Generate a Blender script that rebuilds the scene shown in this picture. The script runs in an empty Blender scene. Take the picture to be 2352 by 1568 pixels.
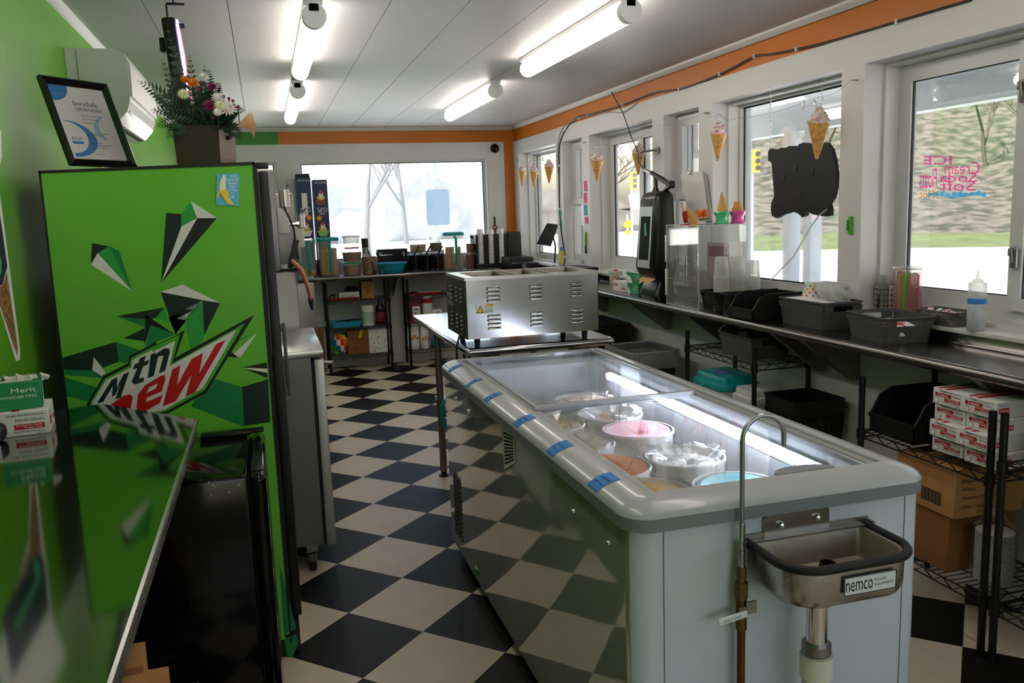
import bpy, bmesh, math, random
from mathutils import Vector, Matrix
random.seed(7)
SC = bpy.context.scene
COL = SC.collection
PI = math.pi

# ------------------------------------------------------------------ camera
CAM = Vector((0.0, 0.0, 1.55286))                       # eye height, metres; +Y runs down the room, +X to the window wall
R_RIGHT = Vector((0.95972, -0.278828, -0.034527))
R_DOWN = Vector((-0.075194, -0.136499, -0.987782))
R_FWD = Vector((0.270708, 0.950591, -0.151967))
FPX = 1950.1
cd = bpy.data.cameras.new('camera')
cd.sensor_fit = 'HORIZONTAL'; cd.sensor_width = 36.0; cd.lens = FPX / 2352 * 36
cd.clip_start = 0.05; cd.clip_end = 400
cam = bpy.data.objects.new('camera', cd); COL.objects.link(cam)
cam.matrix_world = Matrix(((R_RIGHT.x, -R_DOWN.x, -R_FWD.x, CAM.x), (R_RIGHT.y, -R_DOWN.y, -R_FWD.y, CAM.y),
                           (R_RIGHT.z, -R_DOWN.z, -R_FWD.z, CAM.z), (0, 0, 0, 1)))
SC.camera = cam

# ------------------------------------------------------------------ world, sun, exposure
w = bpy.data.worlds.new('sky'); SC.world = w; w.use_nodes = True
nt = w.node_tree; nt.nodes.clear()
sky = nt.nodes.new('ShaderNodeTexSky'); sky.sky_type = 'NISHITA'; sky.sun_disc = False
sky.sun_elevation = math.radians(52); sky.sun_rotation = math.radians(258); sky.air_density = 1.6; sky.dust_density = 3.0
bgn = nt.nodes.new('ShaderNodeBackground'); bgn.inputs['Strength'].default_value = 0.42
wo = nt.nodes.new('ShaderNodeOutputWorld')
hs = nt.nodes.new('ShaderNodeHueSaturation'); hs.inputs['Saturation'].default_value = 0.75
nt.links.new(sky.outputs[0], hs.inputs['Color']); nt.links.new(hs.outputs[0], bgn.inputs[0]); nt.links.new(bgn.outputs[0], wo.inputs[0])
sun = bpy.data.lights.new('sun', 'SUN'); sun.energy = 11.0; sun.angle = math.radians(1.0); sun.color = (1, .96, .9)
so = bpy.data.objects.new('sun', sun); COL.objects.link(so)
so.rotation_euler = Vector((0.55, 0.12, -0.8)).to_track_quat('-Z', 'Y').to_euler()
vs = SC.view_settings
vs.view_transform = 'Standard'; vs.look = 'None'; vs.exposure = 0.95; vs.gamma = 1.0; vs.use_curve_mapping = False
LAMP = 4.6                                              # radiance of the ceiling tubes
SC.cycles.use_denoising = True
SC.cycles.max_bounces = 8; SC.cycles.diffuse_bounces = 4; SC.cycles.glossy_bounces = 4
SC.cycles.transmission_bounces = 8; SC.cycles.transparent_max_bounces = 18
SC.cycles.use_adaptive_sampling = True; SC.cycles.adaptive_threshold = 0.025
SC.cycles.caustics_reflective = False; SC.cycles.caustics_refractive = False
SC.cycles.sample_clamp_indirect = 6.0

# ------------------------------------------------------------------ measuring helpers (photo frame 2352 x 1568)
def ray(u, v):
    return R_FWD + R_RIGHT * ((u - 1176) / FPX) + R_DOWN * ((v - 784) / FPX)
def at(u, v, **k):
    a, c = list(k.items())[0]; i = 'xyz'.index(a); d = ray(u, v)
    return CAM + d * ((c - CAM[i]) / d[i])
def px(p, n):                                           # length in metres of n photo pixels at point p
    return n * (Vector(p) - CAM).dot(R_FWD) / FPX

# ------------------------------------------------------------------ materials
def lin(h):
    if isinstance(h, str):
        h = h.lstrip('#'); c = [int(h[i:i + 2], 16) / 255 for i in (0, 2, 4)]
    else:
        c = list(h)
    return tuple(x / 12.92 if x <= .04045 else ((x + .055) / 1.055) ** 2.4 for x in c) + (1.0,)
MATS = {}
def pm(name, col='#808080', rough=.5, metal=0., vary=.06, scale=8., bump=0., bscale=60., spec=.5, emit=0., ecol=None, alpha=1., trans=0.,
       coat=0., stretch=None, col2=None, mix=None, aniso=0., ior=1.45, rvary=0.):
    if name in MATS: return MATS[name]
    m = bpy.data.materials.new(name); m.use_nodes = True; MATS[name] = m
    n = m.node_tree; b = n.nodes['Principled BSDF']; L = n.links.new
    tc = n.nodes.new('ShaderNodeTexCoord'); mp = n.nodes.new('ShaderNodeMapping'); L(tc.outputs['Object'], mp.inputs[0])
    if stretch: mp.inputs['Scale'].default_value = stretch
    nz = n.nodes.new('ShaderNodeTexNoise'); nz.inputs['Scale'].default_value = scale; nz.inputs['Detail'].default_value = 4
    L(mp.outputs[0], nz.inputs['Vector'])
    c = lin(col)
    rp = n.nodes.new('ShaderNodeValToRGB')
    if col2 is None:
        rp.color_ramp.elements[0].color = tuple(max(0, x * (1 - vary)) for x in c[:3]) + (1,)
        rp.color_ramp.elements[1].color = tuple(min(1, x * (1 + vary)) for x in c[:3]) + (1,)
        rp.color_ramp.elements[0].position = .3; rp.color_ramp.elements[1].position = .7
    else:
        rp.color_ramp.elements[0].color = c; rp.color_ramp.elements[1].color = lin(col2)
        lo, hi = mix or (.4, .6); rp.color_ramp.elements[0].position = lo; rp.color_ramp.elements[1].position = hi
    L(nz.outputs['Fac'], rp.inputs[0]); L(rp.outputs[0], b.inputs['Base Color'])
    b.inputs['Roughness'].default_value = rough; b.inputs['Metallic'].default_value = metal
    b.inputs['Specular IOR Level'].default_value = spec; b.inputs['IOR'].default_value = ior
    if aniso: b.inputs['Anisotropic'].default_value = aniso
    if coat: b.inputs['Coat Weight'].default_value = coat; b.inputs['Coat Roughness'].default_value = .05
    if trans: b.inputs['Transmission Weight'].default_value = trans
    if emit: b.inputs['Emission Color'].default_value = lin(ecol or col); b.inputs['Emission Strength'].default_value = emit
    if alpha < 1: b.inputs['Alpha'].default_value = alpha
    if rvary:
        mr = n.nodes.new('ShaderNodeMapRange'); mr.inputs['To Min'].default_value = max(0, rough - rvary); mr.inputs['To Max'].default_value = rough + rvary
        L(nz.outputs['Fac'], mr.inputs['Value']); L(mr.outputs[0], b.inputs['Roughness'])
    if bump:
        n2 = n.nodes.new('ShaderNodeTexNoise'); n2.inputs['Scale'].default_value = bscale; n2.inputs['Detail'].default_value = 3
        bp = n.nodes.new('ShaderNodeBump'); bp.inputs['Strength'].default_value = bump; bp.inputs['Distance'].default_value = .01
        L(mp.outputs[0], n2.inputs['Vector']); L(n2.outputs['Fac'], bp.inputs['Height']); L(bp.outputs[0], b.inputs['Normal'])
    return m
def clear(name, tint='#ffffff', refl=.08, rough=.02, haze=0., hazecol='#ffffff'):
    """thin clear sheet: transparent, a Fresnel-weighted gloss, and an optional milky share"""
    if name in MATS: return MATS[name]
    m = bpy.data.materials.new(name); m.use_nodes = True; MATS[name] = m
    n = m.node_tree; n.nodes.clear(); L = n.links.new
    out = n.nodes.new('ShaderNodeOutputMaterial'); tr = n.nodes.new('ShaderNodeBsdfTransparent'); tr.inputs[0].default_value = lin(tint)
    gl = n.nodes.new('ShaderNodeBsdfGlossy'); gl.inputs['Roughness'].default_value = rough
    lw = n.nodes.new('ShaderNodeLayerWeight'); lw.inputs[0].default_value = .35
    nz = n.nodes.new('ShaderNodeTexNoise'); nz.inputs['Scale'].default_value = 3
    mr = n.nodes.new('ShaderNodeMapRange'); mr.inputs['To Min'].default_value = refl * .5; mr.inputs['To Max'].default_value = min(1, refl * 9)
    L(lw.outputs['Fresnel'], mr.inputs['Value'])
    mx = n.nodes.new('ShaderNodeMixShader'); L(mr.outputs[0], mx.inputs[0]); L(tr.outputs[0], mx.inputs[1]); L(gl.outputs[0], mx.inputs[2])
    last = mx
    if haze:
        df = n.nodes.new('ShaderNodeBsdfDiffuse'); df.inputs[0].default_value = lin(hazecol)
        tl = n.nodes.new('ShaderNodeBsdfTranslucent'); tl.inputs[0].default_value = lin(hazecol)
        ma = n.nodes.new('ShaderNodeMixShader'); ma.inputs[0].default_value = .5; L(df.outputs[0], ma.inputs[1]); L(tl.outputs[0], ma.inputs[2])
        mh = n.nodes.new('ShaderNodeMixShader')
        m2 = n.nodes.new('ShaderNodeMapRange'); m2.inputs['To Min'].default_value = haze * .7; m2.inputs['To Max'].default_value = min(1, haze * 1.3)
        L(nz.outputs['Fac'], m2.inputs['Value']); L(m2.outputs[0], mh.inputs[0]); L(mx.outputs[0], mh.inputs[1]); L(ma.outputs[0], mh.inputs[2]); last = mh
    L(last.outputs[0], out.inputs[0])
    return m

# ------------------------------------------------------------------ geometry collector
XF = {}                                                 # object name -> world matrix of things (no depsgraph needed)
def V(*a): return Vector(a)
class MB:
    def __init__(s): s.v = []; s.f = []; s.mi = []; s.m = 0; s.sm = []
    def use(s, i): s.m = i; return s
    def add(s, vs, fs, smooth=False):
        o = len(s.v); s.v += [Vector(p) for p in vs]
        for f in fs: s.f.append([o + i for i in f]); s.mi.append(s.m); s.sm.append(smooth)
        return s
    def xf(s, M, start=0):
        for i in range(start, len(s.v)): s.v[i] = M @ s.v[i]
        return s
    def box(s, c, d, rz=0., M=None):
        x, y, z = d[0] / 2, d[1] / 2, d[2] / 2
        vs = [V(a, b, e) for a in (-x, x) for b in (-y, y) for e in (-z, z)]
        T = Matrix.Translation(V(*c)) @ (M or Matrix.Rotation(rz, 4, 'Z'))
        return s.add([T @ p for p in vs], [(0, 1, 3, 2), (4, 6, 7, 5), (0, 4, 5, 1), (2, 3, 7, 6), (0, 2, 6, 4), (1, 5, 7, 3)])
    def b2(s, lo, hi): return s.box([(a + b) / 2 for a, b in zip(lo, hi)], [abs(b - a) for a, b in zip(lo, hi)])
    def rbox(s, c, d, r=.01, seg=2, rz=0., M=None, vert_only=False):
        bm = bmesh.new(); bmesh.ops.create_cube(bm, size=1)
        for v in bm.verts: v.co = V(v.co.x * d[0], v.co.y * d[1], v.co.z * d[2])
        es = [e for e in bm.edges if not vert_only or abs((e.verts[0].co - e.verts[1].co).normalized().z) > .9]
        bmesh.ops.bevel(bm, geom=es, offset=min(r, min(d) * .49 if not vert_only else min(d[0], d[1]) * .49), segments=seg, profile=.5, affect='EDGES')
        T = Matrix.Translation(V(*c)) @ (M or Matrix.Rotation(rz, 4, 'Z'))
        bm.verts.index_update()
        s.add([T @ v.co for v in bm.verts], [[v.index for v in f.verts] for f in bm.faces], True); bm.free(); return s
    def cyl(s, p0, p1, r0, r1=None, seg=12, caps=True, smooth=True):
        p0 = V(*p0); p1 = V(*p1); r1 = r0 if r1 is None else r1
        d = (p1 - p0).normalized(); a = d.orthogonal().normalized(); b = d.cross(a)
        vs = []
        for k in range(seg):
            t = 2 * PI * k / seg; e = a * math.cos(t) + b * math.sin(t)
            vs += [p0 + e * r0, p1 + e * r1]
        s.add(vs, [(2 * k, 2 * ((k + 1) % seg), 2 * ((k + 1) % seg) + 1, 2 * k + 1) for k in range(seg)], smooth)
        if caps:
            o = len(s.v) - 2 * seg
            if r0 > 1e-6: s.f.append([o + 2 * k for k in range(seg)][::-1]); s.mi.append(s.m); s.sm.append(False)
            if r1 > 1e-6: s.f.append([o + 2 * k + 1 for k in range(seg)]); s.mi.append(s.m); s.sm.append(False)
        return s
    def tube(s, pts, r, seg=8, closed=False, caps=True):
        pts = [V(*p) for p in pts]; n = len(pts); rr = r if isinstance(r, (list, tuple)) else [r] * n
        t0 = (pts[1] - pts[0]).normalized(); a = t0.orthogonal().normalized(); vs = []
        for i in range(n):
            t = ((pts[(i + 1) % n] - pts[i - 1]) if closed or 0 < i < n - 1 else (pts[1] - pts[0] if i == 0 else pts[-1] - pts[-2])).normalized()
            a = (a - t * a.dot(t)); a = a.normalized() if a.length > 1e-6 else t.orthogonal().normalized(); b = t.cross(a)
            vs += [pts[i] + (a * math.cos(2 * PI * k / seg) + b * math.sin(2 * PI * k / seg)) * rr[i] for k in range(seg)]
        fs = []
        for i in range(n if closed else n - 1):
            j = (i + 1) % n
            fs += [(i * seg + k, i * seg + (k + 1) % seg, j * seg + (k + 1) % seg, j * seg + k) for k in range(seg)]
        s.add(vs, fs, True)
        if caps and not closed:
            o = len(s.v) - n * seg
            for f in ([o + k for k in range(seg)][::-1], [o + (n - 1) * seg + k for k in range(seg)]): s.f.append(f); s.mi.append(s.m); s.sm.append(False)
        return s
    def lathe(s, prof, c=(0, 0, 0), seg=20, M=None, wob=None):
        """prof = [(r, z)...] from bottom outside round to the inside"""
        c = V(*c); T = M or Matrix(); n = len(prof); vs = []
        for k in range(seg):
            t = 2 * PI * k / seg
            for i, (r, z) in enumerate(prof):
                q = 1 + (wob(t, i) if wob else 0); vs.append(c + T @ V(r * q * math.cos(t), r * q * math.sin(t), z))
        fs = [(k * n + i, ((k + 1) % seg) * n + i, ((k + 1) % seg) * n + i + 1, k * n + i + 1) for k in range(seg) for i in range(n - 1)]
        return s.add(vs, fs, True)
    def prism(s, pts, e, smooth=False):
        """flat polygon of 3-D points pushed by vector e"""
        pts = [V(*p) for p in pts]; e = V(*e); n = len(pts)
        nn = V(0, 0, 0)
        for i in range(n): nn += pts[i].cross(pts[(i + 1) % n])
        if nn.dot(e) > 0: pts = pts[::-1]
        s.add(pts + [p + e for p in pts], [list(range(n)), list(range(2 * n - 1, n - 1, -1))] + [(i, i + n, (i + 1) % n + n, (i + 1) % n) for i in range(n)], smooth)
        return s
    def quad(s, a, b, c, d): return s.add([a, b, c, d], [(0, 1, 2, 3)])
    def poly(s, pts): return s.add(pts, [list(range(len(pts)))])
    def build(s, name, mats, parent=None, loc=None):
        me = bpy.data.meshes.new(name)
        inv = None
        if parent is not None: inv = XF[parent.name].inverted()
        elif loc is not None: inv = Matrix.Translation(V(*loc)).inverted()
        vs = [(inv @ p if inv else p) for p in s.v]
        me.from_pydata([tuple(p) for p in vs], [], s.f)
        mats = mats if isinstance(mats, (list, tuple)) else [mats]
        for m in mats: me.materials.append(m)
        me.polygons.foreach_set('material_index', s.mi); me.polygons.foreach_set('use_smooth', s.sm)
        me.validate(); me.update()
        if any(s.sm):
            try: me.set_sharp_from_angle(angle=math.radians(42))
            except Exception: pass
        o = bpy.data.objects.new(name, me); COL.objects.link(o)
        if parent is not None: o.parent = parent; XF[o.name] = XF[parent.name].copy()
        else:
            o.location = V(*loc) if loc is not None else (0, 0, 0); XF[o.name] = Matrix.Translation(o.location)
        return o
def tag(o, label, cat, group=None, kind=None):
    o['label'] = label; o['category'] = cat
    if group: o['group'] = group
    if kind: o['kind'] = kind
    return o
def thing(name, label, cat, loc=(0, 0, 0), rz=0., group=None):
    o = bpy.data.objects.new(name, None); o.empty_display_size = .05; COL.objects.link(o)
    o.location = V(*loc); o.rotation_euler = (0, 0, rz); XF[o.name] = Matrix.Translation(V(*loc)) @ Matrix.Rotation(rz, 4, 'Z')
    return tag(o, label, cat, group)
def struct(name, mb, mats, loc=None):
    o = mb.build(name, mats, None, loc); o['kind'] = 'structure'; return o
def dup(root, loc=None, rz=None, label=None, group=None, M=None):
    """a copy of a thing with copies of its parts and sub-parts"""
    r = root.copy(); COL.objects.link(r)
    if M is not None: r.matrix_world = M
    else:
        if loc is not None: r.location = V(*loc)
        if rz is not None: r.rotation_euler = (0, 0, rz)
    if label: r['label'] = label
    if group: r['group'] = group
    for ch in list(root.children):
        c = ch.copy(); COL.objects.link(c); c.parent = r
        for g in list(ch.children):
            d = g.copy(); COL.objects.link(d); d.parent = c
    return r
def place(o, M): o.matrix_world = M; XF[o.name] = M.copy(); return o

# ------------------------------------------------------------------ lettering: flat print cut from the built-in font
_TXT = {}
def text_geo(s):
    if s in _TXT: return _TXT[s]
    cu = bpy.data.curves.new('lettering', 'FONT'); cu.body = s; cu.resolution_u = 2; cu.align_x = 'LEFT'
    o = bpy.data.objects.new('lettering', cu)
    me = bpy.data.meshes.new_from_object(o)
    vs = [v.co.copy() for v in me.vertices]; fs = [list(p.vertices) for p in me.polygons]
    bpy.data.objects.remove(o); bpy.data.curves.remove(cu); bpy.data.meshes.remove(me)
    if not vs: _TXT[s] = None; return None
    x0 = min(v.x for v in vs); x1 = max(v.x for v in vs); y0 = min(v.y for v in vs); y1 = max(v.y for v in vs)
    _TXT[s] = ([((v.x - x0) / (x1 - x0), (v.y - y0) / (y1 - y0)) for v in vs], fs, (x1 - x0) / (y1 - y0)); return _TXT[s]
def letters(mb, s, o, u, v, flip=False):
    """print s in the parallelogram with corner o and side vectors u (along the line) and v (up)"""
    g = text_geo(s)
    if not g: return mb
    o = V(*o); u = V(*u); v = V(*v)
    return mb.add([o + u * (1 - a if flip else a) + v * b for a, b in g[0]], g[1])
def qmap(q):
    """bilinear map of the unit square onto four 3-D corners: bottom-left, bottom-right, top-right, top-left"""
    a, b, c, d = [V(*p) for p in q]
    return lambda s, t: (a * (1 - s) + b * s) * (1 - t) + (d * (1 - s) + c * s) * t
# ================================================================== SETTING
XL, XR, YF, YB, ZC = -0.73, 2.635, -2.6, 8.935, 2.44
WHITE = pm('painted white boards', '#d8d6d4', .42, vary=.02, scale=3, bump=.02, bscale=40)
ORANGE = pm('orange wall paint', '#d0730f', .4, vary=.05, scale=2)
GREEN = pm('lime green wall paint', '#5b9c1c', .42, vary=.07, scale=1.5, bump=.03, bscale=50)
GREEND = pm('deeper green paint', '#358320', .4, vary=.05, scale=2)
TRIMW = pm('white trim paint', '#d9d7d3', .4, vary=.02)
# floor of diagonal vinyl tiles
fl = MB().b2((XL - .05, YF, -.06), (XR + .05, YB + .05, -.004))
floor = struct('floor', fl, pm('dark tile bedding', '#26241f', .8))
TBLK = pm('black vinyl tile', '#161615', .48, vary=.12, scale=5, rvary=.06, spec=.16)
TWHT = pm('cream vinyl tile', '#cdbfa8', .42, vary=.05, scale=6, rvary=.06, spec=.35)
TS = .35662; S2 = math.sqrt(.5)
def clip(poly, x0, x1, y0, y1):
    for ax, lim, sg in ((0, x0, 1), (0, x1, -1), (1, y0, 1), (1, y1, -1)):
        out = []
        for i in range(len(poly)):
            p, q = poly[i - 1], poly[i]; a = (p[ax] - lim) * sg; b = (q[ax] - lim) * sg
            if (a >= 0) != (b >= 0):
                t = a / (a - b); out.append((p[0] + (q[0] - p[0]) * t, p[1] + (q[1] - p[1]) * t))
            if b >= 0: out.append(q)
        poly = out
        if len(poly) < 3: return None
    return poly
g = .0006; full = {}
for i in range(-26, 22):
    for j in range(-22, 26):
        cs = []
        for a, b in ((g, g), (TS - g, g), (TS - g, TS - g), (g, TS - g)):
            A = i * TS + a; B = j * TS + b; cs.append((.209 + S2 * (A + B), 2.732 + S2 * (B - A)))
        pc = clip(cs, XL, XR, 1.0, YB)
        if not pc: continue
        m = TWHT if (i + j) % 2 == 0 else TBLK
        whole = pc and len(pc) == 4 and all(abs(p[0] - q[0]) + abs(p[1] - q[1]) < 1e-9 for p, q in zip(sorted(pc), sorted(cs)))
        if whole and m.name in full:
            o = full[m.name].copy(); o.location = (cs[0][0], cs[0][1], 0); COL.objects.link(o); o.parent = floor; continue
        mb = MB()
        x0, y0 = cs[0]
        area = sum(pc[k - 1][0] * pc[k][1] - pc[k][0] * pc[k - 1][1] for k in range(len(pc))) / 2
        if area < 2e-4: continue
        mb.prism([(p[0] - x0, p[1] - y0, -.0045) for p in pc], (0, 0, .0045))
        XF_floor = XF[floor.name]
        me = mb.build('tile', m, floor); me.location = (x0, y0, 0)
        if whole: full[m.name] = me
struct('floor_entrance', MB().b2((XL, YF, -.0045), (XR, 1.0, 0)), TWHT)
# ceiling boards
CEILM = pm('white ceiling board', '#cbc9c8', .5, vary=.02, scale=3, bump=.02, bscale=20)
ceil = struct('ceiling', MB().b2((XL - .1, YF, ZC + .012), (XR + .3, YB + .1, ZC + .12)), pm('ceiling gap shadow board', '#77736f', .8))
seams = [XL] + [-.403 + .3295 * k for k in range(10)] + [XR]
for a, b in zip(seams[:-1], seams[1:]):
    if b - a < .02: continue
    ys = [YF, .9 + (b * 7) % 1.3, 5.2 + (b * 5) % 1.2, YB]
    for c, d in zip(ys[:-1], ys[1:]):
        MB().b2((a + .0016, c + .0008, ZC), (b - .0016, d - .0008, ZC + .012)).build('ceiling_board', CEILM, ceil)
# left wall
struct('wall_left', MB().b2((XL - .12, YF, 0), (XL, YB + .1, ZC)), GREEN)

# back wall: opening for the wide window and for the narrow window beside the machines
BX0, BX1, BZ0, BZ1 = .372, 2.34, 1.08, 2.125
CX0, CX1, CZ0, CZ1 = -.42, .175, 1.05, 2.13
def hole_wall(x0, x1, z0, z1, y0, y1, holes):
    mb = MB(); xs = sorted({x0, x1, *[h[k] for h in holes for k in (0, 1)]})
    for a, b in zip(xs[:-1], xs[1:]):
        hs = [h for h in holes if h[0] <= a + 1e-6 and h[1] >= b - 1e-6]
        zz = [z0]
        for h in sorted(hs, key=lambda h: h[2]): zz += [h[2], h[3]]
        zz.append(z1)
        for k in range(0, len(zz), 2): mb.b2((a, y0, zz[k]), (b, y1, zz[k + 1]))
    return mb
mb = hole_wall(XL, 2.527, 0, 2.283, YB, YB + .2, [(BX0, BX1, BZ0, BZ1), (CX0, CX1, CZ0, CZ1)])
mb.use(1).b2((2.527, YB + .012, 0), (XR + .1, YB + .2, ZC)); mb.b2((.205, YB + .012, 2.283), (2.527, YB + .2, ZC))
mb.use(2).b2((XL - .05, YB + .012, 2.283), (.205, YB + .2, ZC))
struct('wall_back', mb, [WHITE, ORANGE, GREEND])
# wall behind the viewer, with its shop-front windows
struct('wall_front', hole_wall(XL - .1, XR + .25, 0, ZC, YF - .1, YF, [(.35, 2.45, .7, 2.2)]), WHITE)
# window wall
WT = 2.148; SILL = 1.03
WIN = [(7.56, 8.76), (6.887, 7.381), (5.52, 6.72), (4.86, 5.345), (3.495, 4.689), (1.75, 3.336), (.2, 1.42), (-1.9, -.15)]
mb = MB(); ys = [YF] + sorted([y for w_ in WIN for y in w_]) + [YB]
mb.b2((XR, YF, 0), (XR + .25, YB + .2, SILL)); mb.b2((XR, YF, WT), (XR + .25, YB + .2, 2.283))
for k in range(0, len(ys), 2): mb.b2((XR, ys[k], SILL), (XR + .25, ys[k + 1], WT))
mb.use(1).b2((XR + .012, YF, 2.283), (XR + .25, YB + .2, ZC))
struct('wall_right', mb, [WHITE, ORANGE])
# mouldings and skirting
def cove(a, b, inward, name):
    a = V(*a); b = V(*b); n = V(*inward); mb = MB()
    prof = [(0, 0), (.028, 0), (.026, -.012), (.016, -.022), (.006, -.03), (0, -.034)]
    for (p, q), (r, s_) in zip(prof[:-1], prof[1:]):
        mb.add([a + n * p + V(0, 0, q), b + n * p + V(0, 0, q), b + n * r + V(0, 0, s_), a + n * r + V(0, 0, s_)], [(0, 1, 2, 3)])
    struct(name, mb, TRIMW)
cove((XL, YB, ZC), (XR, YB, ZC), (0, -1, 0), 'trim_1'); cove((XR, YF, ZC), (XR, YB, ZC), (-1, 0, 0), 'trim_2'); cove((XL, YF, ZC), (XL, YB, ZC), (1, 0, 0), 'trim_3')
struct('baseboard_back', MB().b2((XL, YB - .014, 0), (XR, YB, .085)), TRIMW)
struct('baseboard_right', MB().b2((XR - .014, YF, 0), (XR, YB, .085)), TRIMW)

# ------------------------------------------------------------------ windows
PANE = clear('window glass', '#fbfdfd', .05, .01)
PANEB = clear('smeary window glass', '#f2f7fb', .04, .03, haze=.14, hazecol='#e9f2ff')
PVC = pm('white vinyl window frame', '#cfcfce', .35, vary=.02)
ALU = pm('dull aluminium', '#8a8a88', .4, metal=.8, vary=.05)
DKG = pm('black window gasket', '#151515', .6)
def rim(mb, y0, y1, z0, z1, x0, x1, t, tb=None):
    tb = tb or t
    mb.b2((x0, y0, z0), (x1, y0 + t, z1)); mb.b2((x0, y1 - t, z0), (x1, y1, z1))
    mb.b2((x0, y0 + t, z1 - t), (x1, y1 - t, z1)); mb.b2((x0, y0 + t, z0), (x1, y1 - t, z0 + tb)); return mb
def window(n, y0, y1, kind):
    fr = struct('window_%d' % n, rim(MB(), y0, y1, SILL, WT, XR + .17, XR + .24, .03, .07), PVC)
    rim(MB(), y0 + .03, y1 - .03, SILL + .07, WT - .03, XR + .195, XR + .2, .008).build('gasket', DKG, fr)
    if kind == 'fixed':
        MB().b2((XR + .197, y0 + .032, SILL + .072), (XR + .203, y1 - .032, WT - .032)).build('pane', PANE, fr)
    elif kind == 'hung':
        zm = (SILL + WT) / 2 + .02
        for z0, z1, dx in ((SILL + .07, zm + .03, 0), (zm - .03, WT - .03, .025)):
            s_ = rim(MB(), y0 + .03, y1 - .03, z0, z1, XR + .07 + dx, XR + .095 + dx, .05).build('sash', PVC, fr)
            MB().b2((XR + .08 + dx, y0 + .078, z0 + .048), (XR + .085 + dx, y1 - .078, z1 - .048)).build('pane', PANE, s_)
    else:
        ym = kind
        for a, b, dx in ((ym - .03, y1 - .03, .02), (y0 + .03, ym + .03, -.012)):
            s_ = rim(MB(), a, b, SILL + .07, WT - .03, XR + .155 + dx, XR + .185 + dx, .06, .05).build('sash', PVC, fr)
            MB().b2((XR + .167 + dx, a + .058, SILL + .118), (XR + .172 + dx, b - .058, WT - .088)).build('pane', PANE, s_)
            rim(MB(), a + .058, b - .058, SILL + .118, WT - .088, XR + .164 + dx, XR + .176 + dx, .006).build('gasket', DKG, s_)
    rim(MB(), y0 - .001, y1 + .001, SILL - .001, WT + .001, XR + .1, XR + .17, .018).build('stop', TRIMW, fr)
    return fr
W_ = [window(1, *WIN[0], 'fixed'), window(2, *WIN[1], 'hung'), window(3, *WIN[2], 6.02), window(4, *WIN[3], 'hung'), window(5, *WIN[4], 'fixed'), window(6, *WIN[5], 2.62), window(9, *WIN[6], 'fixed'), window(10, *WIN[7], 'fixed')]
for y in (2.60,):                                     # latches on the sliding sash
    for z in (1.93, 1.31):
        lm = MB().rbox((XR + .128, y + .012, z), (.012, .03, .085), .004); lm.cyl((XR + .12, y + .012, z - .02), (XR + .112, y + .012, z + .03), .006, seg=8)
        lm.rbox((XR + .116, y + .02, z + .02), (.012, .014, .03), .003); lm.build('sash_lock', ALU, W_[5])
sl = MB()
for y0, y1 in WIN: sl.b2((XR - .03, y0 - .02, SILL - .018), (XR + .17, y1 + .02, SILL + .002))
for k, (y0, y1) in enumerate(WIN): MB().rbox((XR + .07, (y0 + y1) / 2, SILL - .008), (.2, y1 - y0 + .04, .02), .004).build('sill', TRIMW, W_[k])
# back windows
def back_window(n, x0, x1, z0, z1, pane):
    def rimx(mb, x0, x1, z0, z1, y0, y1, t):
        mb.b2((x0, y0, z0), (x0 + t, y1, z1)); mb.b2((x1 - t, y0, z0), (x1, y1, z1)); mb.b2((x0 + t, y0, z1 - t), (x1 - t, y1, z1)); mb.b2((x0 + t, y0, z0), (x1 - t, y1, z0 + t)); return mb
    fr = struct('window_%d' % n, rimx(MB(), x0, x1, z0, z1, YB + .05, YB + .12, .035), PVC)
    rimx(MB(), x0 + .035, x1 - .035, z0 + .035, z1 - .035, YB + .06, YB + .075, .008).build('gasket', DKG, fr)
    MB().b2((x0 + .04, YB + .066, z0 + .04), (x1 - .04, YB + .07, z1 - .04)).build('pane', pane, fr)
    rimx(MB(), x0 - .001, x1 + .001, z0 - .001, z1 + .001, YB + .005, YB + .05, .012).build('stop', TRIMW, fr)
for n_, a_, b_ in ((11, .35, 2.45),):
    fr_ = struct('window_%d' % n_, MB().b2((a_, YF - .08, .7), (a_ + .05, YF - .02, 2.2)).b2((b_ - .05, YF - .08, .7), (b_, YF - .02, 2.2)).b2((a_ + .05, YF - .08, .7), (b_ - .05, YF - .02, .75)).b2((a_ + .05, YF - .08, 2.15), (b_ - .05, YF - .02, 2.2)), PVC)
    MB().b2((a_ + .05, YF - .052, .75), (b_ - .05, YF - .048, 2.15)).build('pane', PANE, fr_)
back_window(7, BX0, BX1, BZ0, BZ1, PANEB); back_window(8, CX0, CX1, CZ0, CZ1, PANE)

# ------------------------------------------------------------------ outside
struct('ground_outside', MB().b2((-60, YB + .25, -.45), (90, 120, -.35)).b2((2.95, -60, -.45), (90, YB + .25, -.35)).b2((-60, -60, -.45), (2.95, YF - .15, -.35)), pm('sunlit concrete lot', '#c9c6c0', .9, vary=.08, scale=.4))
HILLM = pm('grassy bank with brush', '#2b2d20', .95, col2='#585147', mix=(.38, .62), scale=1.6)
hm = MB(); vs = []; nx, ny = 40, 12
for a in range(nx + 1):
    for b in range(ny + 1):
        t = a / nx; th = math.radians(-35 + 125 * t); d = 33 + b * 5; z = -.4 + max(0, b - .3) * (.5 + .16 * b) + random.uniform(-.3, .3) * b * .3
        vs.append((math.sin(th) * 0 + 2.9 + d * math.cos(math.radians(-40 + 106 * t)), 0 + d * math.sin(math.radians(-40 + 106 * t)), z))
hm.add(vs, [(a * (ny + 1) + b, (a + 1) * (ny + 1) + b, (a + 1) * (ny + 1) + b + 1, a * (ny + 1) + b + 1) for a in range(nx) for b in range(ny)], True)
for k_ in range(len(hm.mi)): hm.mi[k_] = 1 if k_ % ny < 1 else 0
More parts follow.
